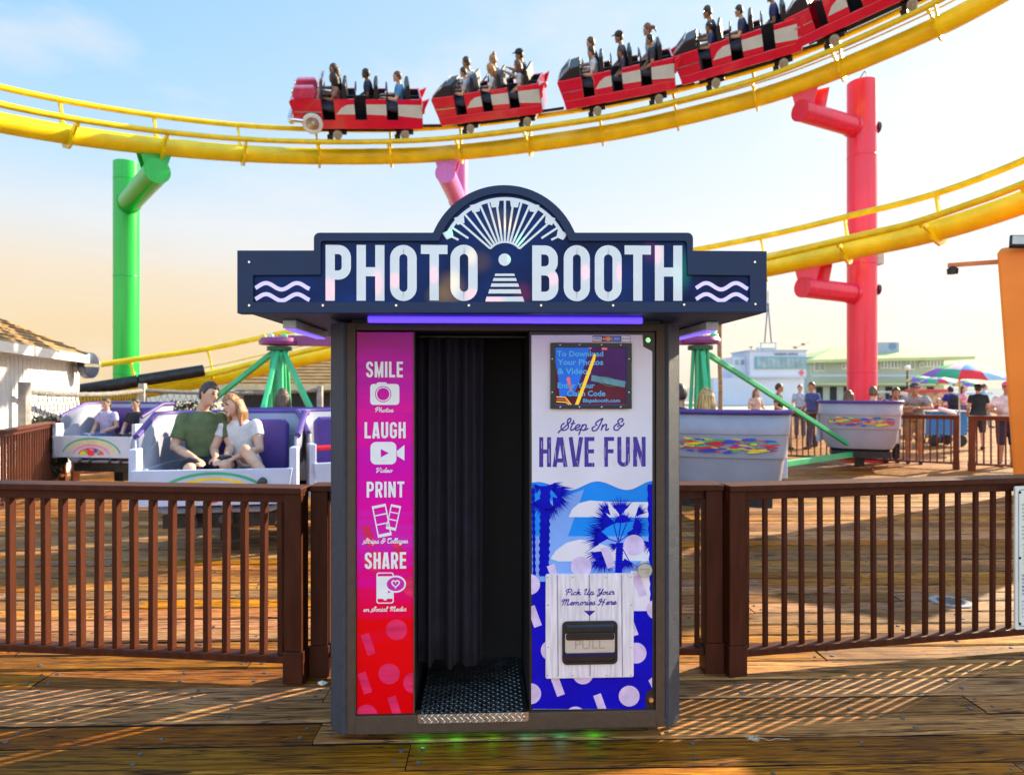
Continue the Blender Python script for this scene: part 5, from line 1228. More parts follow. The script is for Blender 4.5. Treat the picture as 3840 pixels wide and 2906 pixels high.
def head_rot(hr): return Matrix.Rotation(R(hr[2]), 3, 'Z') @ Matrix.Rotation(R(hr[0]), 3, 'X') @ Matrix.Rotation(R(hr[1]), 3, 'Y')
def headvol(mb, c, Rm):
    n, k = 18, 14; vs = []
    for i in range(k+1):
        t = PI*i/k; z = math.cos(t); r = math.sin(t)
        for q in range(n):
            a = 2*PI*q/n; x, y = r*math.cos(a), r*math.sin(a)
            X = .074*x*(1-.30*max(0, -z)**1.3); Y = (.094 if y > 0 else .088)*y*(1-.18*max(0, -z)) - (.012*max(0, -z) if y < .2 else 0)
            vs.append(c+Rm @ V((X, Y, .115*z)))
    mb.add(vs, [(i*n+q, (i+1)*n+q, (i+1)*n+(q+1) % n, i*n+(q+1) % n) for i in range(k) for q in range(n)])
    def b(p, r): 
        q = c+Rm @ V(p); mb.ball(q, r, 8)
    b((0, -.092, -.012), .014); b((0, -.088, .012), .010); b((0, -.098, -.022), .013)
    for sg in (-1, 1): b((.073*sg, .008, -.002), (.012, .02, .028)); b((.030*sg, -.082, .028), .014)
    b((0, -.082, -.058), (.024, .014, .011)); b((0, -.082, -.092), .02)
def hand(mb, w_, el, curl, detail):
    """palm and five fingers carrying on from the forearm"""
    d = (w_-el).normalized(); up = V((0, 0, 1)) if abs(d.z) < .8 else V((0, -1, 0)); s = d.cross(up).normalized(); u = s.cross(d).normalized()
    pc = w_+d*.045
    etube(mb, [w_-d*.01, w_+d*.03, w_+d*.075, w_+d*.092], [.027, .038, .042, .036], [.022, .018, .016, .012], s, 10)
    for k, (o, l) in enumerate(((-.031, .062), (-.011, .076), (.011, .082), (.032, .072))):
        a = w_+d*.085+s*o; c1 = a+d*l*.5-u*curl*l*.35; c2 = c1+d*l*.35*(1-curl)-u*curl*l*.7
        mb.tube([a, c1, c2], [.0098, .0092, .0075], 7); mb.ball(c2, .0076, 6)
    a = w_+d*.025+s*.032; b = a+d*.03+s*.026-u*.012; e = b+d*.032+s*.004-u*.016
    mb.tube([a, b, e], [.013, .011, .0085], 7); mb.ball(e, .0086, 6)
SKIN = {}
def skin_mat(t):
    if t not in SKIN: SKIN[t] = mat('skin_tone', {'fair': (.62, .36, .26), 'tan': (.46, .25, .15), 'brown': (.22, .105, .06), 'dark': (.09, .045, .03)}[t], .5, var=.1, scale=14, spec=.4)
    return SKIN[t]
m_eye = mat('eye_dark', (.02, .015, .015), .15, var=0); m_lip = mat('lips', (.42, .13, .12), .45, var=0)
CLOTH = {}
def cloth(col, nm='woven_cloth'):
    if (col, nm) not in CLOTH: CLOTH[(col, nm)] = mat(nm, col, .85, var=.2, scale=9, bump=1.0, bscale=17) if nm != 'hair' else mat('strands_of_hair', col, .5, var=.55, scale=60, stretch=(1, 1, .10), bump=1.0, bscale=90)
    return CLOTH[(col, nm)]
def put(name, me, m, parent, slots=None):
    """object sharing mesh data, with a material of its own"""
    o = bpy.data.objects.new(name, me); COL.objects.link(o); o.parent = parent
    while len(me.materials) < (slots or 1): me.materials.append(m_black)
    for i, mm in enumerate(m if isinstance(m, list) else [m]):
        o.material_slots[i].link = 'OBJECT'; o.material_slots[i].material = mm
    return o
def person(label, key, j, M, skin='fair', shirt=(.5, .5, .5), pants=(.05, .06, .1), hair=(.05, .03, .02), style='short', sleeve=.62, leg=2.0, hr=(0, 0, 0), wide=1.0, s=1.0, curl=.35, detail=False, shoes=(.05, .05, .05), hat=None, group=None, brim=1):
    r = thing('person', label, 'person', (0, 0, 0), 0, group)
    r.matrix_world = (M if isinstance(M, Matrix) else Matrix.Translation(M)) @ Matrix.Scale(s, 4)
    vox = .009 if detail else .0135
    Rm = head_rot(hr); hk = (key, hr)
    mb = MB(); torso(mb, j, -.006, 0, True, wide); limbs(mb, j, 'arm'); limbs(mb, j, 'leg')
    mb.tube([j['sho']+(j['nek']-j['sho'])*.2, j['nek'], j['nek'].lerp(j['hed'], .7)], [.066, .054, .05], 12); headvol(mb, j['hed'], Rm)
    for q in 'LR':
        hand(mb, j['wr'+q], j['el'+q], curl, detail)
        a = j['ank'+q]; f = V((0, -1, 0)); mb.tube([a+V((0, .03, -.045)), a+V((0, -.05, -.04)), a+V((0, -.14, -.055))], [.04, .036, .028], 10)
    bodyk = ('body', hk, wide)
    if bodyk not in MESHES:
        me = solid(bodyk, mb, vox, 3 if detail else 4)
        e = MB(); c = j['hed']
        for sg in (-1, 1): e.ball(c+Rm @ V((.031*sg, -.0885, .012)), (.013, .008, .008), 8, 1); e.bar(c+Rm @ V((.016*sg, -.096, .034)), c+Rm @ V((.046*sg, -.088, .034)), .008, .008, 1)
        e.ball(c+Rm @ V((0, -.0955, -.056)), (.024, .008, .007), 8, 2)
        bm = bmesh.new(); bm.from_mesh(me); em = e.mesh('face', [m_black]*3, True); bm.from_mesh(em); bm.to_mesh(me); bm.free()
        for _ in range(3): me.materials.append(m_black)
        nv = len(me.polygons); k = nv-len(e.m)
        for i, mi in enumerate(e.m): me.polygons[k+i].material_index = mi
    put('body', MESHES[bodyk], [skin_mat(skin), m_eye, m_lip], r, 3)
    mb = MB(); torso(mb, j, .010, -.15, True, wide); limbs(mb, j, 'arm', .013, sleeve); put('shirt', solid(('shirt', key, sleeve, wide), mb, vox*1.15, 2), cloth(shirt), r)
    mb = MB(); p, w_ = j['pel'], j['wai']; etube(mb, [p+(p-w_)*.5, p, p.lerp(w_, .55)], [.15*wide, .175*wide, .155*wide], [.115*wide, .128*wide, .115*wide]); limbs(mb, j, 'leg', .016, leg); put('trousers' if leg > 1.6 else 'shorts', solid(('legs', key, leg, wide), mb, vox*1.15, 2), cloth(pants), r)
    mb = MB()
    for q in 'LR': a = j['ank'+q]; mb.tube([a+V((0, .045, -.04)), a+V((0, .01, -.03)), a+V((0, -.07, -.045)), a+V((0, -.16, -.055))], [.044, .05, .046, .034], 10)
    put('shoes', solid(('shoes', key), mb, vox*1.2, 2), cloth(shoes), r)
    c = j['hed']; n, k = 20, 12; mb = MB(); rr = random.Random(len(label))
    if style != 'bald':
        vs = []; keep = []
        for i in range(k+1):
            t = PI*i/k
            for q in range(n):
                a = 2*PI*q/n; x, y, z = math.sin(t)*math.cos(a), math.sin(t)*math.sin(a), math.cos(t)
                low = -.55 if y > .15 else (.42 if y < -.35 else -.12)
                z2 = max(z, low); e = 1.0+.04*math.sin(a*5+t*3)
                vs.append(c+Rm @ V((.083*x*e, .104*y*e+.006, .124*z2+.008)))
        mb.add(vs, [(i*n+q, (i+1)*n+q, (i+1)*n+(q+1) % n, i*n+(q+1) % n) for i in range(k) for q in range(n)])
        if style == 'long':
            for q in range(17):
                a = R(-22+224*q/16); p0 = c+Rm @ V((.074*math.cos(a), .03+.075*math.sin(a), .04)); p1 = c+Rm @ V((.088*math.cos(a), .03+.085*math.sin(a), -.10)); p2 = p1+V((rr.uniform(-.02, .02), .02+rr.uniform(-.01, .02), -.16-rr.uniform(0, .05)))
                mb.tube([p0, p1, p2], [.022, .024+.006*rr.random(), .006], 7)
        if style == 'bun': mb.ball(c+Rm @ V((0, .05, .13)), .048, 10)
        if style == 'tail': mb.tube([c+Rm @ V((0, .09, .05)), c+Rm @ V((0, .15, .02)), c+Rm @ V((0, .20, -.08))], [.03, .034, .012], 8)
        put('hair', solid(('hair', hk, style, len(label) if style == 'long' else 0), mb, vox, 2), cloth(hair, 'hair'), r)
    if hat:
        mb = MB(); vs = []
        for i in range(8):
            t = PI/2*i/7
            vs += [c+Rm @ V((.092*math.sin(t)*math.cos(2*PI*q/n), .112*math.sin(t)*math.sin(2*PI*q/n)+.004, .045+.09*math.cos(t))) for q in range(n)]
        mb.add(vs, [(i*n+q, (i+1)*n+q, (i+1)*n+(q+1) % n, i*n+(q+1) % n) for i in range(7) for q in range(n)]+[tuple(7*n+q for q in range(n))])
        etube(mb, [c+Rm @ V((0, -.07*brim, .055)), c+Rm @ V((0, -.13*brim, .055)), c+Rm @ V((0, -.175*brim, .043))], [.078, .074, .05], [.008, .007, .006])
        put('cap', solid(('cap', hk, brim), mb, .009, 1), cloth(hat), r)
    return r
SIT = pose('sit')
SITUP = pose('sit', elL=(.25, -.12, .38), wrL=(.20, -.36, .50), elR=(-.25, -.12, .38), wrR=(-.20, -.36, .50))
SITBAR = pose('sit', elL=(.24, -.10, .32), wrL=(.16, -.34, .34), elR=(-.24, -.10, .32), wrR=(-.16, -.34, .34))
SITLAP = pose('sit', elL=(.25, -.02, .30), wrL=(.12, -.24, .20), elR=(-.25, -.02, .30), wrR=(-.12, -.24, .20))
# coaster riders: car index, row, side (+1 nearer the camera), label, looks
RIDERS = [
 (0, 0, 1, 'bar', 'dark haired woman in the front row of the leading car, nearer side', dict(skin='brown', shirt=(.30, .16, .13), hair=(.02, .012, .012), style='long', hr=(0, 0, 0))),
 (0, 0, -1, 'bar', 'woman in black in the front row of the leading car, far side', dict(skin='tan', shirt=(.02, .02, .03), hair=(.07, .035, .02), style='long', hr=(0, 0, 25), s=1.12)),
 (0, 1, -1, 'lap', 'person in dark shirt alone in the middle row of the leading car', dict(skin='brown', shirt=(.03, .03, .06), hair=(.02, .015, .02), style='short')),
 (0, 2, 1, 'bar', 'man in blue shirt and sunglasses in the back row of the leading car', dict(skin='fair', shirt=(.07, .24, .50), hair=(.12, .05, .03), hr=(0, 0, 12), s=1.06)),
 (1, 0, 1, 'bar', 'short haired boy in light grey in the front row of the second car', dict(skin='fair', shirt=(.40, .42, .50), hair=(.04, .025, .02))),
 (1, 0, -1, 'bar', 'man in sunglasses in the front row of the second car, far side', dict(skin='tan', shirt=(.45, .45, .5), hair=(.05, .03, .03), s=1.16)),
 (1, 1, 1, 'bar', 'blonde woman reaching forward in the middle row of the second car', dict(skin='fair', shirt=(.55, .58, .62), hair=(.48, .22, .08), style='long', hr=(12, 0, 0))),
 (1, 1, -1, 'lap', 'person with piled up fair hair in the middle row of the second car, far side', dict(skin='fair', shirt=(.3, .3, .33), hair=(.42, .22, .10), style='bun', s=1.12)),
 (1, 2, 1, 'lap', 'long haired woman in pale top in the back row of the second car', dict(skin='fair', shirt=(.5, .46, .48), hair=(.16, .06, .05), style='long', hr=(0, 0, -6))),
 (1, 2, -1, 'up', 'rider with dark cap in the back row of the second car, far side', dict(skin='tan', shirt=(.05, .05, .08), hair=(.03, .02, .02), hat=(.02, .02, .03), s=1.16)),
 (2, 0, 1, 'bar', 'bearded man in white shirt in the front row of the third car', dict(skin='fair', shirt=(.58, .58, .62), hair=(.05, .03, .03))),
 (2, 0, -1, 'bar', 'brown haired rider in the front row of the third car, far side', dict(skin='fair', shirt=(.06, .06, .09), hair=(.10, .05, .03), s=1.14)),
 (2, 1, 1, 'lap', 'small child in the middle row of the third car', dict(skin='tan', shirt=(.06, .05, .10), hair=(.06, .03, .03), s=.82)),
 (2, 1, -1, 'lap', 'rider in a cap in the middle row of the third car, far side', dict(skin='tan', shirt=(.05, .06, .10), hair=(.03, .02, .02), hat=(.05, .03, .03), s=1.14)),
 (2, 2, 1, 'lap', 'dark curly haired rider in the back row of the third car', dict(skin='tan', shirt=(.05, .05, .07), hair=(.03, .02, .025))),
 (2, 2, -1, 'lap', 'rider with brown ponytail in the back row of the third car, far side', dict(skin='fair', shirt=(.62, .62, .66), hair=(.22, .08, .05), style='tail', s=1.18)),
 (3, 0, 1, 'bar', 'child with dark hair in the front row of the fourth car', dict(skin='tan', shirt=(.05, .06, .16), hair=(.03, .02, .04), s=.86)),
 (3, 0, -1, 'bar', 'tall rider in dark clothes in the front row of the fourth car, far side', dict(skin='tan', shirt=(.04, .05, .08), hair=(.04, .03, .03), s=1.16)),
 (3, 1, 1, 'bar', 'rider in navy in the middle row of the fourth car', dict(skin='fair', shirt=(.04, .05, .12), hair=(.03, .03, .04), s=1.02)),
 (3, 2, -1, 'lap', 'rider in dark blue in the back row of the fourth car', dict(skin='tan', shirt=(.05, .05, .14), hair=(.03, .02, .03), s=1.04)),
]
for ci, row, sd, pk, lab, kw in RIDERS:
    a, b = OPEN[row]; j = {'bar': SITBAR, 'lap': SITLAP, 'up': SITUP}[pk]
    M = CARS[ci][1] @ Matrix.Translation((b-.06, sd*.25, .622)) @ Matrix.Rotation(R(90), 4, 'Z')
    person(lab, 'ride_'+pk, j, M, group='riders on the coaster train', **kw)
# ---------------------------------------------------------------- spinning ride with tub cars
random.seed(51)
m_tub = mat('grey_fibreglass', (.31, .32, .41), .42, var=.08, scale=3, coat=.15, dirt=.15)
m_tubw = mat('white_fibreglass', (.50, .56, .76), .4, var=.06, scale=3, coat=.15)
m_prp = mat('purple_padding', (.08, .04, .27), .5, var=.12, scale=6)
m_grn = mat('green_ride_paint', (.04, .46, .20), .38, var=.08, scale=4)
m_mag = mat('plum_ride_paint', (.25, .035, .17), .4, var=.1, scale=4)
m_lap = mat('red_lap_bar', (.75, .01, .03), .35, var=.05)
ART = [mat('art_'+n, c, .4, var=.08, coat=.2) for n, c in (('red', (.75, .01, .03)), ('yellow', (.85, .62, .01)), ('blue', (.02, .05, .50)), ('green', (.02, .42, .20)), ('pink', (.80, .22, .38)), ('teal', (.05, .45, .55)))]
def uplan(sc, n=30, hw=.72, dp=.50):
    """rounded U, open towards -y"""
    o = [(-hw*sc, -dp*.95)]
    for i in range(n+1):
        a = PI-PI*i/n; c, s = math.cos(a), math.sin(a)
        o.append((hw*sc*math.copysign(abs(c)**.55, c), (dp*sc)*(s**.6 if s > 0 else 0)))
    o.append((hw*sc, -dp*.95)); return o
def tub(label, loc, rz, lap=True):
    r = thing('ride_car', label, 'ride car', loc, rz, 'tub cars of the spinning ride')
    lev = [(.40, .66), (.43, .78), (.55, .86), (.80, .91), (.805, .945), (1.06, .965), (1.065, .985), (1.30, 1.0)]
    mb = MB(); rows = [uplan(sc) for z, sc in lev]; n = len(rows[0]); vs = []
    drop = lambda y, z: z-(.20*max(0, (-y+.0)/.5) if z > 1.05 else 0)
    for (z, sc), rw in zip(lev, rows): vs += [(x, y, drop(y, z)) for x, y in rw]
    mb.add(vs, [(i*n+q, i*n+q+1, (i+1)*n+q+1, (i+1)*n+q) for i in range(len(lev)-1) for q in range(n-1)])
    mb.add([(x, y, .40) for x, y in rows[0]], [tuple(range(n))])
    o = mb.build('tub_shell', m_tub, r, smooth=True); sm = o.modifiers.new('thickness', 'SOLIDIFY'); sm.thickness = .03; sm.offset = -1
    mb = MB(); mb.tube([(x, y, drop(y, 1.30)+.01) for x, y in rows[-1]], .030, 10); mb.build('rim', m_prp, r, smooth=True)
    mb = MB(); mb.prism([(-.42, .45), (.42, .45), (.53, .70), (-.53, .70)], -.36, .26); mb.build('seat', m_prp, r, bevel=.03)
    mb = MB(); mb.prism([(-.50, .705), (.50, .705), (.52, 1.20), (.46, 1.25), (-.46, 1.25), (-.52, 1.20)], .20, .30); mb.build('backrest', m_prp, r, bevel=.03)
    mb = MB(); mb.prism([(-.65, .50), (.65, .50), (.70, .83), (-.70, .83)], -.66, -.62); fp = mb.build('front_panel', m_tubw, r, bevel=.008)
    mb = MB()
    for k, mi in enumerate((3, 1, 4, 0)):
        rr = .34-.065*k
        mb.strip([(rr*1.5*math.cos(R(t)), .53+rr*.78*math.sin(R(t))) for t in range(8, 173, 8)], .026, -.6612-.0003*k, mi)
    for k in range(7): a = R(20+140*k/6); mb.sheet([(.11*1.4*math.cos(a)+.05*math.cos(2*PI*i/12), .545+.07*math.sin(a)+.03*math.sin(2*PI*i/12)) for i in range(12)], -.6626-.0002*k, (0, 5, 2, 4, 0, 3, 1)[k])
    mb.sheet([(.07*math.cos(2*PI*i/14), .57+.045*math.sin(2*PI*i/14)) for i in range(14)], -.665, 0)
    mb.flat('painted_flower', ART, fp)
    for sx in (-1, 1):
        mb = MB(); mb.box(sx*.70-.035, sx*.70+.035, -.62, -.46, .48, 1.02); mb.build('side_post', m_tubw, r, bevel=.012)
    # painted flames on the back
    mb = MB(); rr = random.Random(12); yb = .5*.975+.016
    for sx in (-1, 1):
        for k in range(44):
            x = sx*rr.uniform(.05, .52); z = .94+rr.uniform(-.075, .085)*(1-abs(x)*.5); l = rr.uniform(.03, .11); h = rr.uniform(.005, .015); t = rr.uniform(-.35, .35)
            e = [(x+l*math.cos(a)*math.cos(t)-h*math.sin(a)*math.sin(t)*sx, z+l*math.cos(a)*math.sin(t)*sx*.5+h*math.sin(a)) for a in [2*PI*i/12 for i in range(12)]]
            yy_ = .5*.96*(max(.0, 1-(abs(x)/.70)**3.6))**.28+.010+k*.0006
            mb.add([(px_, .5*.958*(max(.001, 1-(min(.999, abs(px_)/.695))**3.6))**.30+.012+k*.0002, pz_) for px_, pz_ in e], [tuple(range(12))], (0, 1, 2, 0, 1, 2, 3)[k % 7])
    mb.flat('painted_flames', ART, r, face=(0, 1, 0))
    if lap:
        mb = MB(); mb.tube([(-.68, -.30, .86), (-.62, -.42, .96), (.62, -.42, .96), (.68, -.30, .86)], .028, 10); mb.build('lap_bar', m_lap, r, smooth=True)
    mb = MB(); mb.box(-.5, .5, -.45, .40, .26, .385); mb.box(-.08, .08, -.1, .1, .06, .26); mb.build('underframe', m_blk_st, r)
    return r
def spot(px, Y, dz=0): return G(px, Y, dz)
tubs = {}
tubs['couple'] = tub('grey ride car carrying the couple, nearest on the left', spot(868, 6.75), R(9))
tubs['kids'] = dup(tubs['couple'], 'grey ride car carrying two children, farthest left', spot(462, 10.9), R(-10))
tubs['rear'] = dup(tubs['couple'], 'ride car left of the booth turned away, with one long haired rider', spot(1075, 8.6), R(200))
tubs['side'] = dup(tubs['couple'], 'ride car with red lap bar half hidden by the left side of the booth', spot(1370, 7.5), R(28))
tubs['near'] = dup(tubs['couple'], 'grey tub with painted flames seen from behind, close to the right of the booth', spot(2715, 7.8), R(163))
tubs['far'] = dup(tubs['couple'], 'smaller grey tub with painted flames before the red column', spot(3222, 12.9), R(157))
for tk in ('couple', 'kids'):
    for c in kids(tubs[tk]):
        if c.name.startswith('lap_bar'): bpy.data.objects.remove(c)
# frame of the ride
fr = thing('spinning_ride_frame', 'green spider frame of the spinning ride with plum top beams, behind the booth', 'ride frame', (-.2, 9.6, 0))
fo = -Vector(fr.location)
mb = MB(); mb.M = Matrix.Translation((0, 0, 0)); mb.lathe([(0, .02), (1.1, .02), (1.1, .20), (.5, .30), (.45, .6), (.25, .7), (.22, 2.2), (0, 2.22)], 28); mb.build('centre_tower', m_mag, fr, smooth=True)
for px, Yh in ((1048, 9.4), (2626, 9.2)):
    h = G(px, Yh)+fo; zt_ = 2.10
    mb = MB(); mb.bar((0, 0, 2.22), (h.x, h.y, 2.24), .16, .14); mb.build('top_beam', m_mag, fr)
    mb = MB(); mb.M = Matrix.Translation(h); mb.lathe([(0, 2.17), (.27, 2.18), (.28, 2.22), (.25, 2.27), (.1, 2.30), (0, 2.30)], 28); mb.build('crown_ring', m_mag, fr, smooth=True)
    mb = MB(); rr = random.Random(int(px))
    for k in range(7): a = 2*PI*k/7; mb.ball((h.x+.21*math.cos(a), h.y+.21*math.sin(a), 2.29), (.045, .045, .04), 8, k % 3)
    mb.build('crown_lamps', [mat('crown_green', (.1, .6, .3), .3), mat('crown_yellow', (.8, .6, .1), .3), mat('crown_white', (.7, .7, .7), .3)], fr, smooth=True)
    mb = MB(); mb.M = Matrix.Translation(h); mb.lathe([(.17, 2.10), (.17, 2.155), (.12, 2.158)], 20); mb.build('hub_cap', mat('dark_green_hub', (.01, .12, .06), .4), fr, smooth=True)
    mb = MB()
    for k in range(8): a = 2*PI*k/8+.2; mb.tube([(h.x+.10*math.cos(a), h.y+.10*math.sin(a), 2.10), (h.x+.19*math.cos(a), h.y+.19*math.sin(a), .42)], .022, 8)
    mb.tube([(h.x, h.y, 2.10), (h.x, h.y, .3)], .075, 14); mb.build('hub_poles', m_grn, fr, smooth=True)
    mb = MB(); mb.M = Matrix.Translation(h); mb.lathe([(0, .02), (.4, .02), (.4, .32), (.22, .42), (0, .42)], 24); mb.build('hub_base', m_grn, fr, smooth=True)
    for key in (('couple', 'rear', 'side', 'kids') if px < 1900 else ('near', 'far')):
        c = Vector(tubs[key].location)+fo; d = (c-h); d.z = 0; L_ = d.length; d.normalize(); e = h+d*min(L_-.25, 3.2); 
        e.z = .60 if L_ < 4 else .7
        mb = MB(); mb.bar((h.x+d.x*.15, h.y+d.y*.15, 2.06), (h.x+d.x*(L_-.55), h.y+d.y*(L_-.55), .52), .06, .075)
        mb.bar((h.x+d.x*.15, h.y+d.y*.15, .36), (h.x+d.x*(L_-.4), h.y+d.y*(L_-.4), .31), .09, .10); mb.build('sweep_arm', m_grn, fr, bevel=.01)
# riders of the tubs
def ride(tk, x, lab, key, j, y=-.02, turn=0, **kw):
    t = tubs[tk]; M = Matrix.Translation(t.location) @ Matrix.Rotation(t.rotation_euler[2], 4, 'Z') @ Matrix.Translation((x, y, .705)) @ Matrix.Rotation(R(turn), 4, 'Z')
    return person(lab, key, j, M, group='riders in the tub cars', **kw)
LEAN_M = pose('sit', hed=(-.05+.10, -.06, .765), elL=(.24, -.10, .28), wrL=(.02+.14, -.36, .18), elR=(-.24, -.02, .28), wrR=(-.10, -.34, .19), kneL=(.15, -.44, .12), kneR=(-.15, -.44, .11), ankL=(.15, -.47, -.30), ankR=(-.14, -.46, -.30))
LEAN_W = pose('sit', wai=(-.01, .01, .24), che=(-.04, 0, .42), sho=(-.06, 0, .53), nek=(-.07, -.01, .59), hed=(-.11, -.05, .71), shL=(.11, .01, .50), shR=(-.23, .01, .49), elL=(.20, -.12, .27), wrL=(.04, -.34, .20), elR=(-.28, -.08, .27), wrR=(-.14, -.36, .20),
              hipL=(.09, -.02, .09), kneL=(.14, -.36, .28), ankL=(.40, -.52, .05), kneR=(-.02, -.43, .14), ankR=(.02, -.46, -.30))
ride('couple', -.27, 'man with beard in olive green t-shirt hugging the woman beside him', 'lean_man', LEAN_M, skin='fair', shirt=(.10, .14, .065), pants=(.02, .02, .035), hair=(.05, .03, .025), hr=(6, 12, 34), leg=1.0, sleeve=.72, detail=True, s=1.05, wide=.98, turn=22)
ride('couple', .13, 'blonde woman in white t-shirt leaning on the man in olive green', 'lean_woman', LEAN_W, skin='fair', shirt=(.62, .59, .62), pants=(.60, .54, .50), hair=(.36, .17, .07), style='long', hr=(6, -16, -24), leg=.55, sleeve=.5, detail=True, s=.98, wide=.84, turn=-8)
ride('kids', -.28, 'child in lilac t-shirt in the farthest left ride car', 'ride_lap', SITLAP, skin='fair', shirt=(.42, .38, .62), pants=(.1, .15, .35), hair=(.06, .04, .03), s=.80)
ride('kids', .26, 'child in black t-shirt in the farthest left ride car', 'ride_lap', SITLAP, skin='fair', shirt=(.02, .02, .03), pants=(.06, .03, .05), hair=(.03, .02, .02), s=.80)
ride('rear', .05, 'long brown haired rider seen from behind, left of the booth', 'ride_lap', SITLAP, skin='fair', shirt=(.5, .5, .55), pants=(.2, .2, .3), hair=(.11, .055, .04), style='long', s=.98)
ride('near', .20, 'rider with long blonde hair in the near right tub, seen from behind', 'ride_lap', SITLAP, skin='fair', shirt=(.55, .42, .22), pants=(.2, .2, .3), hair=(.50, .30, .10), style='long', s=.99)
ride('near', .50, 'dark haired rider in black in the near right tub beside the booth', 'ride_lap', SITLAP, skin='tan', shirt=(.02, .02, .03), pants=(.05, .05, .08), hair=(.04, .02, .02), s=1.04)
ride('far', .18, 'brown haired rider in the smaller right tub, left seat', 'ride_lap', SITLAP, skin='fair', shirt=(.45, .30, .25), pants=(.1, .1, .15), hair=(.12, .06, .03), style='long', s=.94)
ride('far', -.24, 'rider in red top in the smaller right tub, in front of the column', 'ride_lap', SITLAP, skin='fair', shirt=(.62, .03, .04), pants=(.1, .1, .15), hair=(.16, .08, .04), s=1.02)
# ---------------------------------------------------------------- buildings, stalls, people beyond the ride
random.seed(61)
m_shingle = mat('tan_shingles', (.38, .22, .09), .8, var=.25, scale=3, bump=.8, bscale=12, stretch=(1, 1, 6))
m_siding = mat('white_siding', (.76, .78, .82), .5, var=.04, scale=2)
m_trimw = mat('white_trim', (.8, .8, .82), .45, var=.03)
def gable_shed():
    b = thing('white_shed', 'white sided shed with tan shingled roof at the left edge', 'shed', (-8.48, 13.0, 0), R(109.6))
    x0, x1, y0, y1, h = -6.4, 0, 0, 4.5, 2.17
    mb = MB(); mb.box(x0, x1, y0, y1, 0, h)
    k = x0
    while k < x1: mb.box(k, k+.018, y0-.012, y0-.0005, 0, h); k += .17
    mb.build('wall', m_siding, b)
    for yy in (y0,): 
        mb = MB(); mb.box(x1-.10, x1+.02, yy-.03, yy-.0125, 0, h); mb.box(x0, x1+.02, yy-.028, yy-.013, h-.14, h); mb.build('corner_board', m_trimw, b)
    e = .30; zr = h+1.25; mb = MB()
    A = [(x0-e, y0-e, h), (x1+e, y0-e, h), (x1+e, y1+e, h), (x0-e, y1+e, h)]; B_ = [(x0+2, y0+2.2, zr), (x1-1.9, y0+2.2, zr)]
    mb.add(A+B_+[(x, y, z-.06) for x, y, z in A], [(0, 1, 5, 4), (1, 2, 5), (2, 3, 4, 5), (3, 0, 4), (9, 8, 7, 6)]); rf = mb.build('roof', m_shingle, b)
    mb = MB(); mb.box(x0-e, x1+e, y0-e-.02, y0-e, h-.13, h+.01); mb.box(x1+e, x1+e+.02, y0-e-.02, y1+e, h-.13, h+.01); mb.build('fascia', m_trimw, b)
    mb = MB(); rw = 0
    for i in range(1, 15):
        t = i/15; a, c = V(A[0]).lerp(V(B_[0]), t), V(A[1]).lerp(V(B_[1]), t); mb.bar(a+V((0, 0, .012)), c+V((0, 0, .012)), .02, .016)
        a, c = V(A[1]).lerp(V(B_[1]), t), V(A[2]).lerp(V(B_[1]), t); mb.bar(a+V((0, 0, .012)), c+V((0, 0, .012)), .02, .016)
    mb.build('shingle_courses', m_shingle, rf)
gable_shed()
def roof_block(label, loc, w_, d_, h, rh, wall_m, roof_m, e=.4):
    b = thing('shingled_building', label, 'building', loc)
    mb = MB(); mb.box(0, w_, 0, d_, 0, h); mb.build('wall', wall_m, b)
    mb = MB(); A = [(-e, -e, h), (w_+e, -e, h), (w_+e, d_+e, h), (-e, d_+e, h)]; Rg = [(.15*w_, d_*.5, h+rh), (w_*.85, d_*.5, h+rh)]
    mb.add(A+Rg+[(x, y, z-.08) for x, y, z in A], [(0, 1, 5, 4), (1, 2, 5), (2, 3, 4, 5), (3, 0, 4), (9, 8, 7, 6), (0, 6, 7, 1), (1, 7, 8, 2), (2, 8, 9, 3), (3, 9, 6, 0)]); rf = mb.build('roof', roof_m, b)
    mb = MB()
    for i in range(1, 12): t = i/12; mb.bar(V(A[0]).lerp(V(Rg[0]), t)+V((0, 0, .015)), V(A[1]).lerp(V(Rg[1]), t)+V((0, 0, .015)), .03, .02)
    mb.build('shingle_courses', roof_m, rf)
    return b
m_darkwall = mat('dark_stall_opening', (.02, .02, .03), .7, var=.2)
b = roof_block('long low building with tan shingle roof and dark openings behind the ride', G(880, 21)+V((0, 0, 0)), 8.6, 5, 1.62, 1.30, mat('grey_stall_wall', (.28, .28, .32), .6), m_shingle)
for x0, x1 in ((.3, 1.2), (1.6, 3.0), (3.4, 5.0), (5.4, 7.8)):
    mb = MB(); mb.box(x0, x1, -.03, -.004, .35, 1.42); mb.build('opening', m_darkwall, b)
mb = MB(); mb.box(-.4, 9.0, -.43, -.41, 1.50, 1.66); mb.build('fascia', mat('cream_fascia', (.66, .56, .40), .6), b)
# wall speaker and small dish on the shed corner
wl = thing('wall_speaker', 'dark blue drum speaker on a bracket at the corner of the white shed', 'speaker', G(332, 12.75, 2.0))
mb = MB(); mb.M = Matrix.Rotation(R(90), 4, 'Y'); mb.lathe([(0, -.08), (.21, -.08), (.245, -.06), (.245, .06), (.21, .08), (0, .08)], 24); mb.build('drum', mat('navy_speaker', (.02, .03, .07), .3), wl, smooth=True)
mb = MB(); mb.box(-.42, -.085, -.02, .02, -.02, .02); mb.box(.0805, .09, -.26, .26, -.03, .03); mb.build('bracket', m_steel, wl)
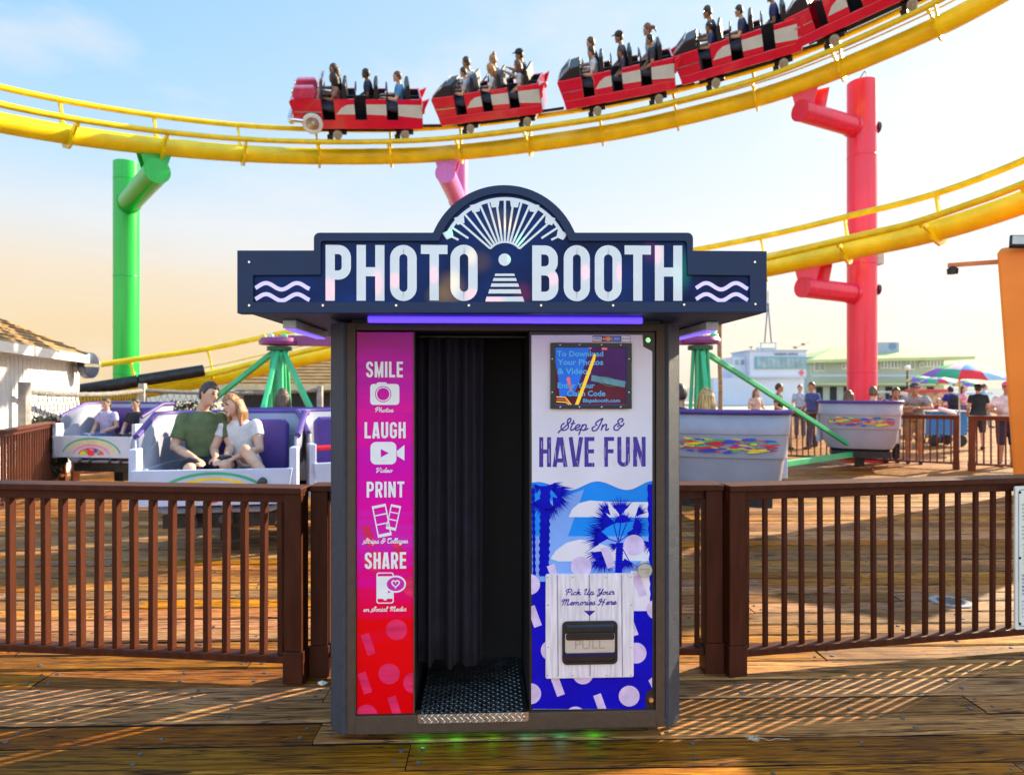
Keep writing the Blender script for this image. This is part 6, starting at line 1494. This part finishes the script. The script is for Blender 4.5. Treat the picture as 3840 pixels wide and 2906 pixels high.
# rope barrier with netting
rb = thing('rope_barrier', 'thick rope strung between weathered posts with black netting, beside the shed', 'rope fence', G(90, 9.8))
ro = -Vector(rb.location)
p0, p1, p2 = G(92, 9.8), G(535, 13.6), G(1200, 15.5)
m_post = mat('grey_weathered_post', (.34, .31, .30), .8, var=.25, scale=6, bump=.5, bscale=20)
for p, h in ((p0, 1.66), (p1, 1.66), (p2, 1.62)):
    mb = MB(); mb.box(-.06, .06, -.06, .06, 0, h); mb.build('post', m_post, rb, bevel=.008, loc=p+ro)
mb = MB()
for a, b_ in ((p0, p1), (p1, p2)):
    pts = [a.lerp(b_, t/30)+ro+V((0, 0, 1.52-.16*(1-(2*t/30-1)**2)*.4)) for t in range(31)]; mb.tube(pts, [.04+.006*(i % 2) for i in range(31)], 8)
mb.build('rope', mat('twisted_rope', (.22, .21, .20), .9, var=.4, scale=30), rb, smooth=True)
mb = MB()
for a, b_ in ((p0, p1), (p1, p2)):
    L_ = (b_-a).length; n = int(L_/.11)
    for i in range(n+1):
        q = a.lerp(b_, i/n)+ro; top = 1.46-.05*math.sin(i*.35)**2
        for dx in (-.35, .35):
            q2 = a.lerp(b_, min(1, max(0, i/n+dx/L_)))+ro; mb.bar(q+V((0, 0, .55)), q2+V((0, 0, top)), .007, .007)
mb.build('net', mat('black_net_cord', (.015, .015, .02), .8), rb)
# dark netted shrub mass
def leaf_mass(mb, c, r, n, seed, size=.05):
    rr = random.Random(seed)
    for k in range(n):
        u = rr.uniform(-1, 1); a = rr.uniform(0, 2*PI); q = math.sqrt(1-u*u); rad = rr.uniform(.55, 1)**.5
        p = V((c[0]+r[0]*q*math.cos(a)*rad, c[1]+r[1]*q*math.sin(a)*rad, c[2]+r[2]*u*rad)); t = V((rr.uniform(-1, 1), rr.uniform(-1, 1), rr.uniform(-1, 1))).normalized(); s2 = t.cross(V((rr.uniform(-1, 1), .3, rr.uniform(-1, 1)))).normalized(); l = size*rr.uniform(.6, 1.4)
        mb.add([p-t*l, p+s2*l*.4, p+t*l, p-s2*l*.4], [(0, 1, 2, 3)])
m_leaf = mat('dark_leaves', (.028, .045, .03), .6, var=.4, scale=2)
for lab, px, Y, rx, h, sd in (('dark rounded bush behind the netting beside the white shed', 165, 10.6, .30, 1.0, 3), ('dark spreading bush behind the netting, left of the couple', 690, 15.2, 1.1, 1.15, 4)):
    t = thing('bush', lab, 'bush', G(px, Y), 0, 'dark bushes behind the netting')
    mb = MB(); leaf_mass(mb, (0, 0, h*.62), (rx, .5, h*.5), 1500, sd, .055); mb.flat('foliage', m_leaf, t)
    mb = MB()
    for k in range(5): mb.tube([(0, 0, 0), (rx*.4*math.cos(k*1.3), .2*math.sin(k*1.3), h*.5)], [.03, .012], 6)
    mb.build('stem', m_post, t)
# harbour office
m_pale = mat('pale_blue_paint', (.55, .62, .76), .6, var=.05, scale=.3)
m_pale2 = mat('grey_blue_paint', (.42, .50, .64), .6, var=.05, scale=.3)
m_glass = mat('reflecting_window_glass', (.22, .36, .44), .12, var=.3, scale=.9, spec=.7)
m_teal = mat('teal_window_trim', (.16, .36, .44), .5)
Yh = 60.0; kx = Yh/FPX
ho = thing('harbor_office', 'pale blue two storey harbor office with a row of windows and a roof mast', 'building', G(2900, Yh))
hx = lambda px: (px-2900)*kx
hz = lambda py: EYE-(py-1453)*kx
mb = MB(); mb.box(hx(2812), hx(3023), 0, 5, hz(1417), hz(1317)); mb.box(hx(2680), hx(2970), .4, 6, -.2, hz(1417)); mb.box(hx(2970), hx(3023), .4, .8, -.2, hz(1417)); mb.box(hx(2762), hx(2811.5), 1.0, 5, hz(1417), hz(1337)); mb.build('wall', m_pale, ho)
mb = MB(); mb.box(hx(2808), hx(3027), -.12, 5.1, hz(1317)+.003, hz(1312)); mb.box(hx(2812), hx(3023), -.05, -.004, hz(1417), hz(1411)); mb.build('cornice', m_pale2, ho)
wf = MB(); wf.box(hx(2830), hx(3021), -.14, -.005, hz(1383), hz(1338)); wfo = wf.build('window_band', m_teal, ho)
for k in range(10):
    a = hx(2836)+(hx(3016)-hx(2836))*k/10; mb = MB(); mb.box(a+.03, a+(hx(3016)-hx(2836))/10-.03, -.16, -.145, hz(1379), hz(1343)); mb.build('pane', m_glass, wfo)
for k in range(2):
    mb = MB(); a = hx(2770+k*22); mb.box(a, a+.32, .96, .995, hz(1366), hz(1348)); mb.build('small_window', m_glass, ho)
mb = MB(); add_text(mb, 'HARBOR OFFICE', hx(2947), hz(1332), .20, -.06, width=hx(2990)-hx(2902), offset=.02); mb.flat('sign_lettering', mat('navy_letters', (.06, .09, .18), .5), ho)
mb = MB(); c0, c1 = hx(3005), hz(1398); mb.box(c0-.24, c0+.24, -.08, -.06, c1-.08, c1+.08); mb.box(c0-.08, c0+.08, -.083, -.0605, c1-.24, c1+.24); mb.build('red_cross', mat('cross_red', (.75, .10, .12), .5), ho)
mb = MB(); mb.box(hx(2888), hx(2936), 1.5, 2.7, hz(1312), hz(1300))
for x in (2884, 2942): mb.bar((hx(x), 2, hz(1300)), (hx(x), 2, hz(1282)), .09, .09)
mb.bar((hx(2882), 2, hz(1281)), (hx(2944), 2, hz(1281)), .1, .1); mb.box(hx(2855), hx(2862), 1, 1.3, hz(1312), hz(1300)); mb.build('roof_platform', m_pale2, ho)
mb = MB(); mb.bar((hx(2899), 2, hz(1281)), (hx(2911), 2, hz(1130)), .09, .09); mb.bar((hx(2925), 2, hz(1281)), (hx(2912), 2, hz(1130)), .09, .09); mb.bar((hx(2911.5), 2, hz(1132)), (hx(2911.5), 2, hz(1080)), .06, .06); mb.ball((hx(2911.5), 2, hz(1131)), .14, 8); mb.build('mast', mat('dark_mast_steel', (.12, .14, .2), .5, .5), ho)
mb = MB(); mb.bar((hx(2824), .5, hz(1312)), (hx(2824), .5, hz(1300)), .05, .05); mb.bar((hx(2816), .5, hz(1301)), (hx(2830), .5, hz(1299)), .06, .06); mb.build('antenna', m_blk_st, ho)
# restaurant with the green roof
Yr = 66.0; kr = Yr/FPX
m_olive = mat('sage_wall_paint', (.42, .50, .44), .6, var=.06, scale=.4); m_groof = mat('lime_green_roof', (.46, .52, .24), .5, var=.1, scale=.5)
rs_ = thing('restaurant', 'sage green waterfront restaurant with broad lime green roof behind the red column', 'building', G(3320, Yr))
rx = lambda px: (px-3320)*kr
rz_ = lambda py: EYE-(py-1453)*kr
mb = MB(); mb.box(rx(3040), rx(3540), 0, 9, -.3, rz_(1338)); mb.build('wall', m_olive, rs_)
mb = MB(); A = [(rx(3020), -1.6, rz_(1351)), (rx(3615), -1.6, rz_(1338)), (rx(3615), 10, rz_(1338)), (rx(3020), 10, rz_(1351))]; T_ = [(rx(3200), 3.5, rz_(1292)), (rx(3400), 3.5, rz_(1296))]
mb.add(A+T_+[(x, y, z-.3) for x, y, z in A], [(0, 1, 5, 4), (1, 2, 5), (2, 3, 4, 5), (3, 0, 4), (9, 8, 7, 6), (0, 6, 7, 1), (1, 7, 8, 2), (2, 8, 9, 3), (3, 9, 6, 0)]); mb.build('roof', m_groof, rs_)
mb = MB(); mb.box(rx(3291), rx(3394), 1.0, 1.2, rz_(1325), rz_(1281)); mb.build('roof_sign', mat('grey_blue_board', (.35, .42, .52), .6), rs_)
mb = MB(); disc_y(mb, rx(3369), rz_(1295), .36, .36, .99, .95, 20); mb.build('round_emblem', mat('blue_emblem', (.16, .24, .42), .6), rs_)
for a, b_, t, d in ((3052, 3070, 1352, 1392), (3074, 3090, 1352, 1392), (3156, 3180, 1345, 1384), (3300, 3376, 1342, 1382), (3395, 3428, 1344, 1386), (3446, 3458, 1360, 1380), (3462, 3536, 1340, 1376)):
    f = MB(); f.box(rx(a), rx(b_), -.12, -.004, rz_(d), rz_(t)); fo_ = f.build('window', m_trimw, rs_); n = max(1, (b_-a)//12)
    for k in range(n):
        x0 = rx(a)+(rx(b_)-rx(a))*k/n; x1 = rx(a)+(rx(b_)-rx(a))*(k+1)/n; q = MB(); q.box(x0+.06, x1-.06, -.14, -.125, rz_(d)+.08, rz_(t)-.08); q.build('pane', m_glass, fo_)
mb = MB(); mb.box(rx(3030), rx(3560), -1.2, -.16, rz_(1444), rz_(1437)); mb.build('awning', m_groof, rs_)
mb = MB(); mb.box(rx(3030), rx(3420), -.9, -.85, rz_(1412), rz_(1406)); mb.build('balcony_rail', m_pale2, rs_)
mb = MB()
for k in range(9): mb.box(rx(3060+k*52), rx(3085+k*52), -.06, -.003, -.2, rz_(1450))
mb.build('ground_doors', m_darkwall, rs_)
# palm trunk and crown
pm = thing('palm_tree', 'tall palm with slim brown trunk right behind the canopy', 'palm tree', G(2700, 25))
mb = MB(); mb.tube([(0, 0, 0), (.02, 0, 1.5), (-.02, 0, 3), (0, 0, 4.6)], [.10, .08, .085, .07], 12); mb.build('trunk', mat('palm_bark', (.30, .20, .11), .85, var=.3, scale=6, bump=.8, bscale=20, stretch=(1, 1, 4)), pm, smooth=True)
mb = MB(); rr = random.Random(15)
for k in range(34):
    a = rr.uniform(0, 2*PI); el = rr.uniform(-.6, 1.1); l = rr.uniform(.55, .85); d = V((math.cos(a)*math.cos(el), math.sin(a)*math.cos(el), math.sin(el))); sd = d.cross(V((0, 0, 1))).normalized(); c = V((0, 0, 4.62))
    for q in range(9):
        w_ = (q-4)*.13; t = (d+sd*w_).normalized(); m_ = c+d*.25; e = m_+t*(l-.25)-V((0, 0, .12*l)); mb.add([m_, m_+t*(l*.45)+sd*.015, e, m_+t*(l*.45)-sd*.015], [(0, 1, 2, 3)])
mb.flat('crown', mat('palm_green', (.06, .10, .04), .6, var=.3), pm)
# orange tower with floodlight
ot = thing('orange_tower', 'tall tapering orange tower with a floodlight and a lamp arm at the right edge', 'tower', G(4060, 9.0), R(-40))
mb = MB(); 
for i in range(1): mb.add([(-.70, -.5, 0), (.8, -.5, 0), (.8, .6, 0), (-.70, .6, 0), (-.90, -.55, 3.42), (1.1, -.55, 3.42), (1.1, .7, 3.42), (-.90, .7, 3.42), (-.86, -.50, 3.50), (1.05, -.50, 3.50), (1.05, .65, 3.50), (-.86, .65, 3.50)],
       [(3,2,1,0),(0,1,5,4),(1,2,6,5),(2,3,7,6),(3,0,4,7),(4,5,9,8),(5,6,10,9),(6,7,11,10),(7,4,8,11),(8,9,10,11)])
mb.build('shaft', mat('orange_paint', (.95, .24, .015), .45, var=.08, scale=1, dirt=.1), ot, bevel=.03)
mb = MB(); mb.bar((-.90, -.3, 3.34), (-1.50, -.3, 3.36), .05, .06); mb.build('lamp_arm', mat('orange_arm', (.7, .2, .05), .5), ot)
mb = MB(); mb.lathe([(0, 3.22), (.07, 3.23), (.075, 3.30), (.03, 3.34), (0, 3.34)], 14); lm = mb.build('lamp_head', m_blk_st, ot, smooth=True); lm.location = (-1.44, -.3, 0)
mb = MB(); mb.M = Matrix.Translation((-.60, -.66, 3.52)) @ Matrix.Rotation(R(-35), 4, 'X') @ Matrix.Rotation(R(12), 4, 'Z'); mb.box(-.16, .16, -.03, .03, -.10, .10); fl = mb.build('floodlight', m_blk_st, ot, bevel=.01)
mb = MB(); mb.M = Matrix.Translation((-.60, -.66, 3.52)) @ Matrix.Rotation(R(-35), 4, 'X') @ Matrix.Rotation(R(12), 4, 'Z'); mb.box(-.13, .13, -.034, -.0302, -.075, .075); mb.build('lens', mat('frosted_lens', (.6, .55, .45), .3), fl)
# umbrellas
RAIN = [mat('umbrella_'+n, c, .6, var=.06) for n, c in (('red', (.72, .03, .05)), ('yellow', (.85, .62, .02)), ('green', (.10, .58, .05)), ('sky', (.35, .62, .85)), ('violet', (.26, .14, .55)), ('pink', (.80, .50, .62)), ('rose', (.80, .06, .22)), ('teal', (.04, .42, .25)), ('azure', (.03, .25, .70)), ('navy', (.05, .08, .45)))]
def umbrella(label, loc, rad, zrim, rise, seed=0, tilt=0.0, group='rainbow umbrellas over the stalls'):
    r = thing('rainbow_umbrella', label, 'umbrella', loc, 0, group); N_ = 10; mb = MB()
    for k in range(N_):
        a0, a1 = 2*PI*k/N_+seed, 2*PI*(k+1)/N_+seed
        pr = [(.02, zrim+rise), (rad*.35, zrim+rise*.86), (rad*.68, zrim+rise*.55), (rad, zrim)]
        for i in range(3):
            for s_ in range(3):
                b0, b1 = a0+(a1-a0)*s_/3, a0+(a1-a0)*(s_+1)/3; sag = lambda a, q: q[1]-.0
                (ra, za), (rb_, zb) = pr[i], pr[i+1]; f = lambda s: .05*rise*math.sin(PI*s/3)*(1 if True else 0)
                mb.add([(ra*math.cos(b0), ra*math.sin(b0), za+f(s_)*i/3), (ra*math.cos(b1), ra*math.sin(b1), za+f(s_+1)*i/3), (rb_*math.cos(b1), rb_*math.sin(b1), zb+f(s_+1)*(i+1)/3), (rb_*math.cos(b0), rb_*math.sin(b0), zb+f(s_)*(i+1)/3)], [(0, 1, 2, 3)], (k*3+(0 if i < 2 else 1)*2) % 10)
    c = mb.build('canopy', RAIN, r, smooth=True); sm = c.modifiers.new('t', 'SOLIDIFY'); sm.thickness = .006
    c.rotation_euler = (tilt, tilt*.5, 0)
    mb = MB(); mb.tube([(0, 0, 0), (0, 0, zrim+rise+.03)], .02, 10); mb.build('pole', m_trimw, r, smooth=True)
    mb = MB()
    for k in range(N_): a = 2*PI*k/N_+seed; mb.bar((0, 0, zrim-.05), (rad*.6*math.cos(a), rad*.6*math.sin(a), zrim+rise*.55), .008, .008)
    mb.build('ribs', m_steel, r)
    return r
umbrella('big rainbow umbrella standing over the blue cart', G(3598, 17.5), 1.02, 1.83, .40, .2, R(4))
umbrella('small rainbow umbrella over the far stalls, left one beneath the restaurant', G(3455, 32), .75, 1.85, .32, .9)
umbrella('small rainbow umbrella over the far stalls, right one beside the big one', G(3515, 30), .75, 1.75, .34, .4)
umbrella('low rainbow umbrella over the far stalls behind the man in black', G(3625, 33), .7, 1.62, .34, 1.3)
# carts and stall
m_cartb = mat('bright_blue_cart', (.02, .22, .62), .4, var=.06)
cb = thing('blue_cart', 'bright blue vending cart behind the far railing, under the big umbrella', 'cart', G(3520, 18.2))
mb = MB(); mb.box(-.45, .55, -.35, .35, .30, .92); mb.build('body', m_cartb, cb, bevel=.02)
mb = MB(); mb.box(-.50, .60, -.40, .40, .9205, .96); mb.build('counter', mat('pale_counter', (.55, .65, .75), .4), cb, bevel=.01)
for x in (-.32, .42):
    for y in (-.3, .3): mb = MB(); mb.M = Matrix.Translation((x, y, .15)) @ Matrix.Rotation(R(90), 4, 'X'); mb.lathe([(0, -.03), (.13, -.03), (.15, -.015), (.15, .015), (.13, .03), (0, .03)], 16); mb.build('wheel', m_rubber, cb, smooth=True)
pc = thing('snack_cart', 'red and white snack cart with glass cabinet behind the blue cart', 'cart', G(3495, 22.0))
m_redp = mat('red_cart_paint', (.62, .06, .07), .4)
mb = MB(); mb.box(-.62, .36, -.35, .35, .25, .98); mb.build('body', mat('pink_cream_panel', (.68, .48, .48), .5), pc, bevel=.01)
mb = MB(); mb.box(-.60, .34, -.33, .33, .985, 1.42); mb.build('glass_cabinet', mat('cabinet_amber', (.55, .36, .24), .2, var=.5, scale=5), pc)  # mottled amber brown cabinet colour
mb = MB(); mb.box(-.66, .40, -.39, .39, 1.425, 1.52); mb.box(-.66, .40, -.37, -.355, .92, 1.0)
for x in (-.64, .36): mb.box(x, x+.03, -.37, -.34, .25, 1.42)
mb.build('trim', m_redp, pc)
for x in (-.45, .2): mb = MB(); mb.M = Matrix.Translation((x, -.3, .13)) @ Matrix.Rotation(R(90), 4, 'X'); mb.lathe([(0, -.03), (.12, -.03), (.13, 0), (.12, .03), (0, .03)], 16); mb.build('wheel', m_rubber, pc, smooth=True)
for k, (px, Y, w_, h, c, lab) in enumerate(((3440, 28, 1.0, 1.25, (.70, .5, .52), 'pale pink stall with shelves in the crowd left of the snack cart'), (3640, 27, 1.3, 1.3, (.40, .52, .66), 'pale blue stall hung with goods behind the man in black'), (3330, 34, 1.6, 1.3, (.45, .46, .42), 'grey market stall far behind the leaning man'))):
    st_ = thing('market_stall', lab, 'stall', G(px, Y), 0, 'market stalls far along the pier'); mb = MB(); mb.box(-w_/2, w_/2, 0, .9, 0, h*.55); mb.build('counter', mat('stall_counter', c, .6, var=.2, scale=3), st_, bevel=.01)
    mb = MB(); mb.box(-w_/2-.1, w_/2+.1, -.2, 1, h, h+.08); mb.build('roof', mat('stall_roof', tuple(min(1, q*1.2) for q in c), .6), st_)
    mb = MB()
    for x in (-w_/2+.03, w_/2-.03): mb.box(x-.03, x+.03, -.1, -.04, h*.55+.0005, h-.0005)
    mb.build('stall_posts', m_trimw, st_)
    mb = MB(); rr = random.Random(k)
    for q in range(14): x = rr.uniform(-w_/2+.1, w_/2-.1); mb.ball((x, .2+rr.uniform(0, .3), h*.55+.07+rr.uniform(0, h*.3)), (.06, .05, .07), 8, q % 5)
    mb.build('goods', ART, st_, smooth=True)
# people on the pier
GP = 'people standing on the pier'
LEANF = pose('stand', wai=(0, -.03, 1.06), che=(0, -.14, 1.20), sho=(0, -.23, 1.29), nek=(0, -.27, 1.34), hed=(0, -.33, 1.46), shL=(.18, -.22, 1.27), shR=(-.18, -.22, 1.27), elL=(.26, -.40, 1.10), wrL=(.06, -.52, 1.10), elR=(-.26, -.40, 1.10), wrR=(-.06, -.50, 1.12))
HOLD = pose('stand', elL=(.27, .0, 1.13), wrL=(.14, -.22, 1.12), elR=(-.27, .0, 1.13), wrR=(-.13, -.22, 1.10))
WALK = pose('stand', kneL=(.09, -.16, .50), ankL=(.10, -.20, .085), kneR=(-.09, .04, .49), ankR=(-.10, .22, .11), wrL=(.22, .08, .93), wrR=(-.22, -.2, .98))
BACKL = pose('stand', wai=(0, -.02, 1.07), che=(0, -.07, 1.25), sho=(0, -.12, 1.37), nek=(0, -.15, 1.42), hed=(0, -.20, 1.53), shL=(.17, -.11, 1.35), shR=(-.17, -.11, 1.35), elL=(.25, -.2, 1.12), wrL=(.10, -.40, 1.08), elR=(-.25, -.2, 1.12), wrR=(-.10, -.40, 1.08))
def stand(px, Y, rz, lab, key, j, **kw): return person(lab, key, j, Matrix.Translation(G(px, Y)) @ Matrix.Rotation(R(rz), 4, 'Z'), group=GP, **kw)
stand(3428, 13.85, -28, 'man in grey t-shirt and khaki shorts leaning on the far railing', 'leanf', LEANF, skin='tan', shirt=(.26, .29, .33), pants=(.40, .28, .15), hair=(.06, .05, .05), hat=(.05, .05, .09), leg=1.05, s=1.06, wide=1.12)
stand(3340, 14.1, -12, 'person in navy trousers leaning on the railing behind the grey tub', 'leanf', LEANF, skin='tan', shirt=(.05, .06, .12), pants=(.02, .025, .06), hair=(.03, .02, .02), s=1.0)
stand(3775, 13.3, -22, 'woman in pink cap and white t-shirt standing at the railing by the orange tower', 'hold', HOLD, skin='tan', shirt=(.66, .64, .70), pants=(.03, .035, .08), hair=(.06, .03, .03), hat=(.72, .10, .22), leg=1.1, hr=(0, 0, -20), s=.985, wide=1.15, style='tail')
stand(3668, 17.0, 160, 'man in black shirt and black cap seen from behind', 'stand', pose('stand'), skin='fair', shirt=(.015, .025, .035), pants=(.03, .03, .04), hair=(.05, .04, .03), hat=(.03, .04, .09), leg=1.1, s=.97, wide=1.15, brim=-1)
bp = stand(3578, 20.0, 175, 'person in blue shirt with a black backpack at the blue cart', 'backl', BACKL, skin='fair', shirt=(.03, .03, .28), pants=(.015, .015, .03), hair=(.03, .02, .02), leg=.75, s=.98, wide=1.1)
mb = MB(); etube(mb, [(0, .02, .98), (0, .05, 1.06), (0, .05, 1.25), (0, .0, 1.38)], [.13, .17, .165, .10], [.07, .10, .095, .06]); bk = put('backpack', solid('pack', mb, .014, 3), cloth((.02, .02, .025)), bp)
stand(3518, 19.0, 120, 'small fair haired child in red top beside the blue cart', 'hold', HOLD, skin='fair', shirt=(.55, .03, .05), pants=(.10, .12, .3), hair=(.55, .38, .20), s=.74)
stand(3045, 17.2, -70, 'man in blue shirt walking beyond the ride, left of the red column', 'walk', WALK, skin='tan', shirt=(.05, .09, .30), pants=(.05, .05, .09), hair=(.04, .03, .03), s=1.0)
stand(2920, 17.0, 60, 'person in black shirt walking far behind the ride toward the left', 'walk', WALK, skin='tan', shirt=(.03, .03, .04), pants=(.10, .09, .09), hair=(.04, .03, .03), s=.98)
stand(2835, 18.5, 20, 'woman in pale top standing far behind the near grey tub', 'hold', HOLD, skin='fair', shirt=(.55, .42, .38), pants=(.16, .18, .28), hair=(.2, .1, .05), style='long', s=.9)
stand(3000, 21, -30, 'person in pale blue shirt in the distance beside the harbor office', 'stand', pose('stand'), skin='fair', shirt=(.35, .45, .6), pants=(.1, .1, .16), hair=(.1, .06, .04), s=.97)
stand(3610, 24, 30, 'woman in pink top in the crowd behind the backpack', 'hold', HOLD, skin='fair', shirt=(.7, .25, .35), pants=(.1, .1, .2), hair=(.1, .05, .03), style='long', s=.95)
stand(3690, 26, 60, 'person in light blue in the crowd beyond the black shirt', 'walk', WALK, skin='fair', shirt=(.3, .5, .7), pants=(.3, .3, .35), hair=(.08, .05, .03), s=1.0)
# gulls
for px, py, lab in ((2982, 1303, 'dark gull flying low right of the harbor office mast'), (3012, 1291, 'small gull flying higher, far right of the mast')):
    p = P(px, py, 40); mb = MB(); mb.ball((0, 0, 0), (.22, .07, .07), 8); mb.add([(-.05, 0, .03), (.06, 0, .03), (.02, .45, .16), (-.10, .42, .15)], [(0, 1, 2, 3)]); mb.add([(-.05, 0, .03), (.06, 0, .03), (.02, -.45, .18), (-.10, -.42, .17)], [(0, 1, 2, 3)]); mb.add([(-.2, -.04, 0), (-.2, .04, 0), (-.34, .06, .0), (-.34, -.06, 0)], [(0, 1, 2, 3)])
    o = mb.build('gull', mat('gull_grey', (.12, .13, .18), .7), None, loc=p); o.rotation_euler = (.2, 0, .6); tag(o, lab, 'bird', 'gulls over the harbor')
# kiosk added outside the frame to cast shade on the right of the deck
kk = thing('shade_kiosk', 'white kiosk added out of view to shade the deck on the right', 'kiosk', (5.75, 3.98, 0), R(8))
mb = MB(); mb.box(0, 2.0, 0, 1.5, 0, 2.5); mb.build('wall', m_siding, kk)
mb = MB(); mb.box(-.2, 2.2, -.2, 1.7, 2.5005, 2.75); mb.build('roof', m_car, kk, bevel=.02)
mb = MB(); mb.box(-.02, -.001, .3, 1.2, 1.0, 1.9); mb.build('shade_kiosk_window', m_glass, kk)

sl_ = thing('lamp_post', 'slim grey lamp post with globe lamp between the restaurant and the big umbrella', 'lamp post', G(3402, 40))
mb = MB(); mb.tube([(0, 0, 0), (0, 0, 2.6)], [.06, .04], 10); mb.build('post', m_blk_st, sl_, smooth=True)
mb = MB(); mb.ball((0, 0, 2.75), .17, 12); mb.build('globe', m_trimw, sl_, smooth=True)

# small fittings on the red column and a white tube on the far railing
rc = [o for o in bpy.data.objects if o.name.startswith('support_column') and 'red' in o['label']][0]
for z, k in ((7.25, 0), (3.72, 1)):
    mb = MB(); mb.M = Matrix.Translation((.30, -.04, z)) @ Matrix.Rotation(R(90), 4, 'Y'); mb.lathe([(0, -.02), (.13, -.02), (.12, .05), (0, .06)], 18); mb.build('round_sensor', mat('dark_plum_plastic', (.10, .01, .05), .4), rc, smooth=True)
mb = MB(); mb.box(.24, .40, -.16, .04, 4.25, 4.55); mb.build('junction_box', mat('grey_box', (.5, .5, .5), .5), rc, bevel=.01)
mb = MB(); mb.tube([(-.05, 0, 8.0), (-.04, 0, 8.35), (.06, 0, 8.5), (.12, 0, 8.42), (.13, 0, 8.0)], .012, 6); mb.build('top_cable', m_blk_st, rc, smooth=True)
mb = MB(); mb.tube([(-.16, 0, 0), (-.14, 0, 0), (.10, 0, 0), (.12, 0, 0), (.16, 0, 0)], [.03, .042, .042, .03, .022], 14); o = mb.build('white_bottle', m_trimw, None, smooth=True, loc=G(3552, 13.1, 1.115)); o.rotation_euler = (0, R(20), R(-30)); tag(o, 'white bottle lying tilted on the distant railing before the blue cart', 'bottle')
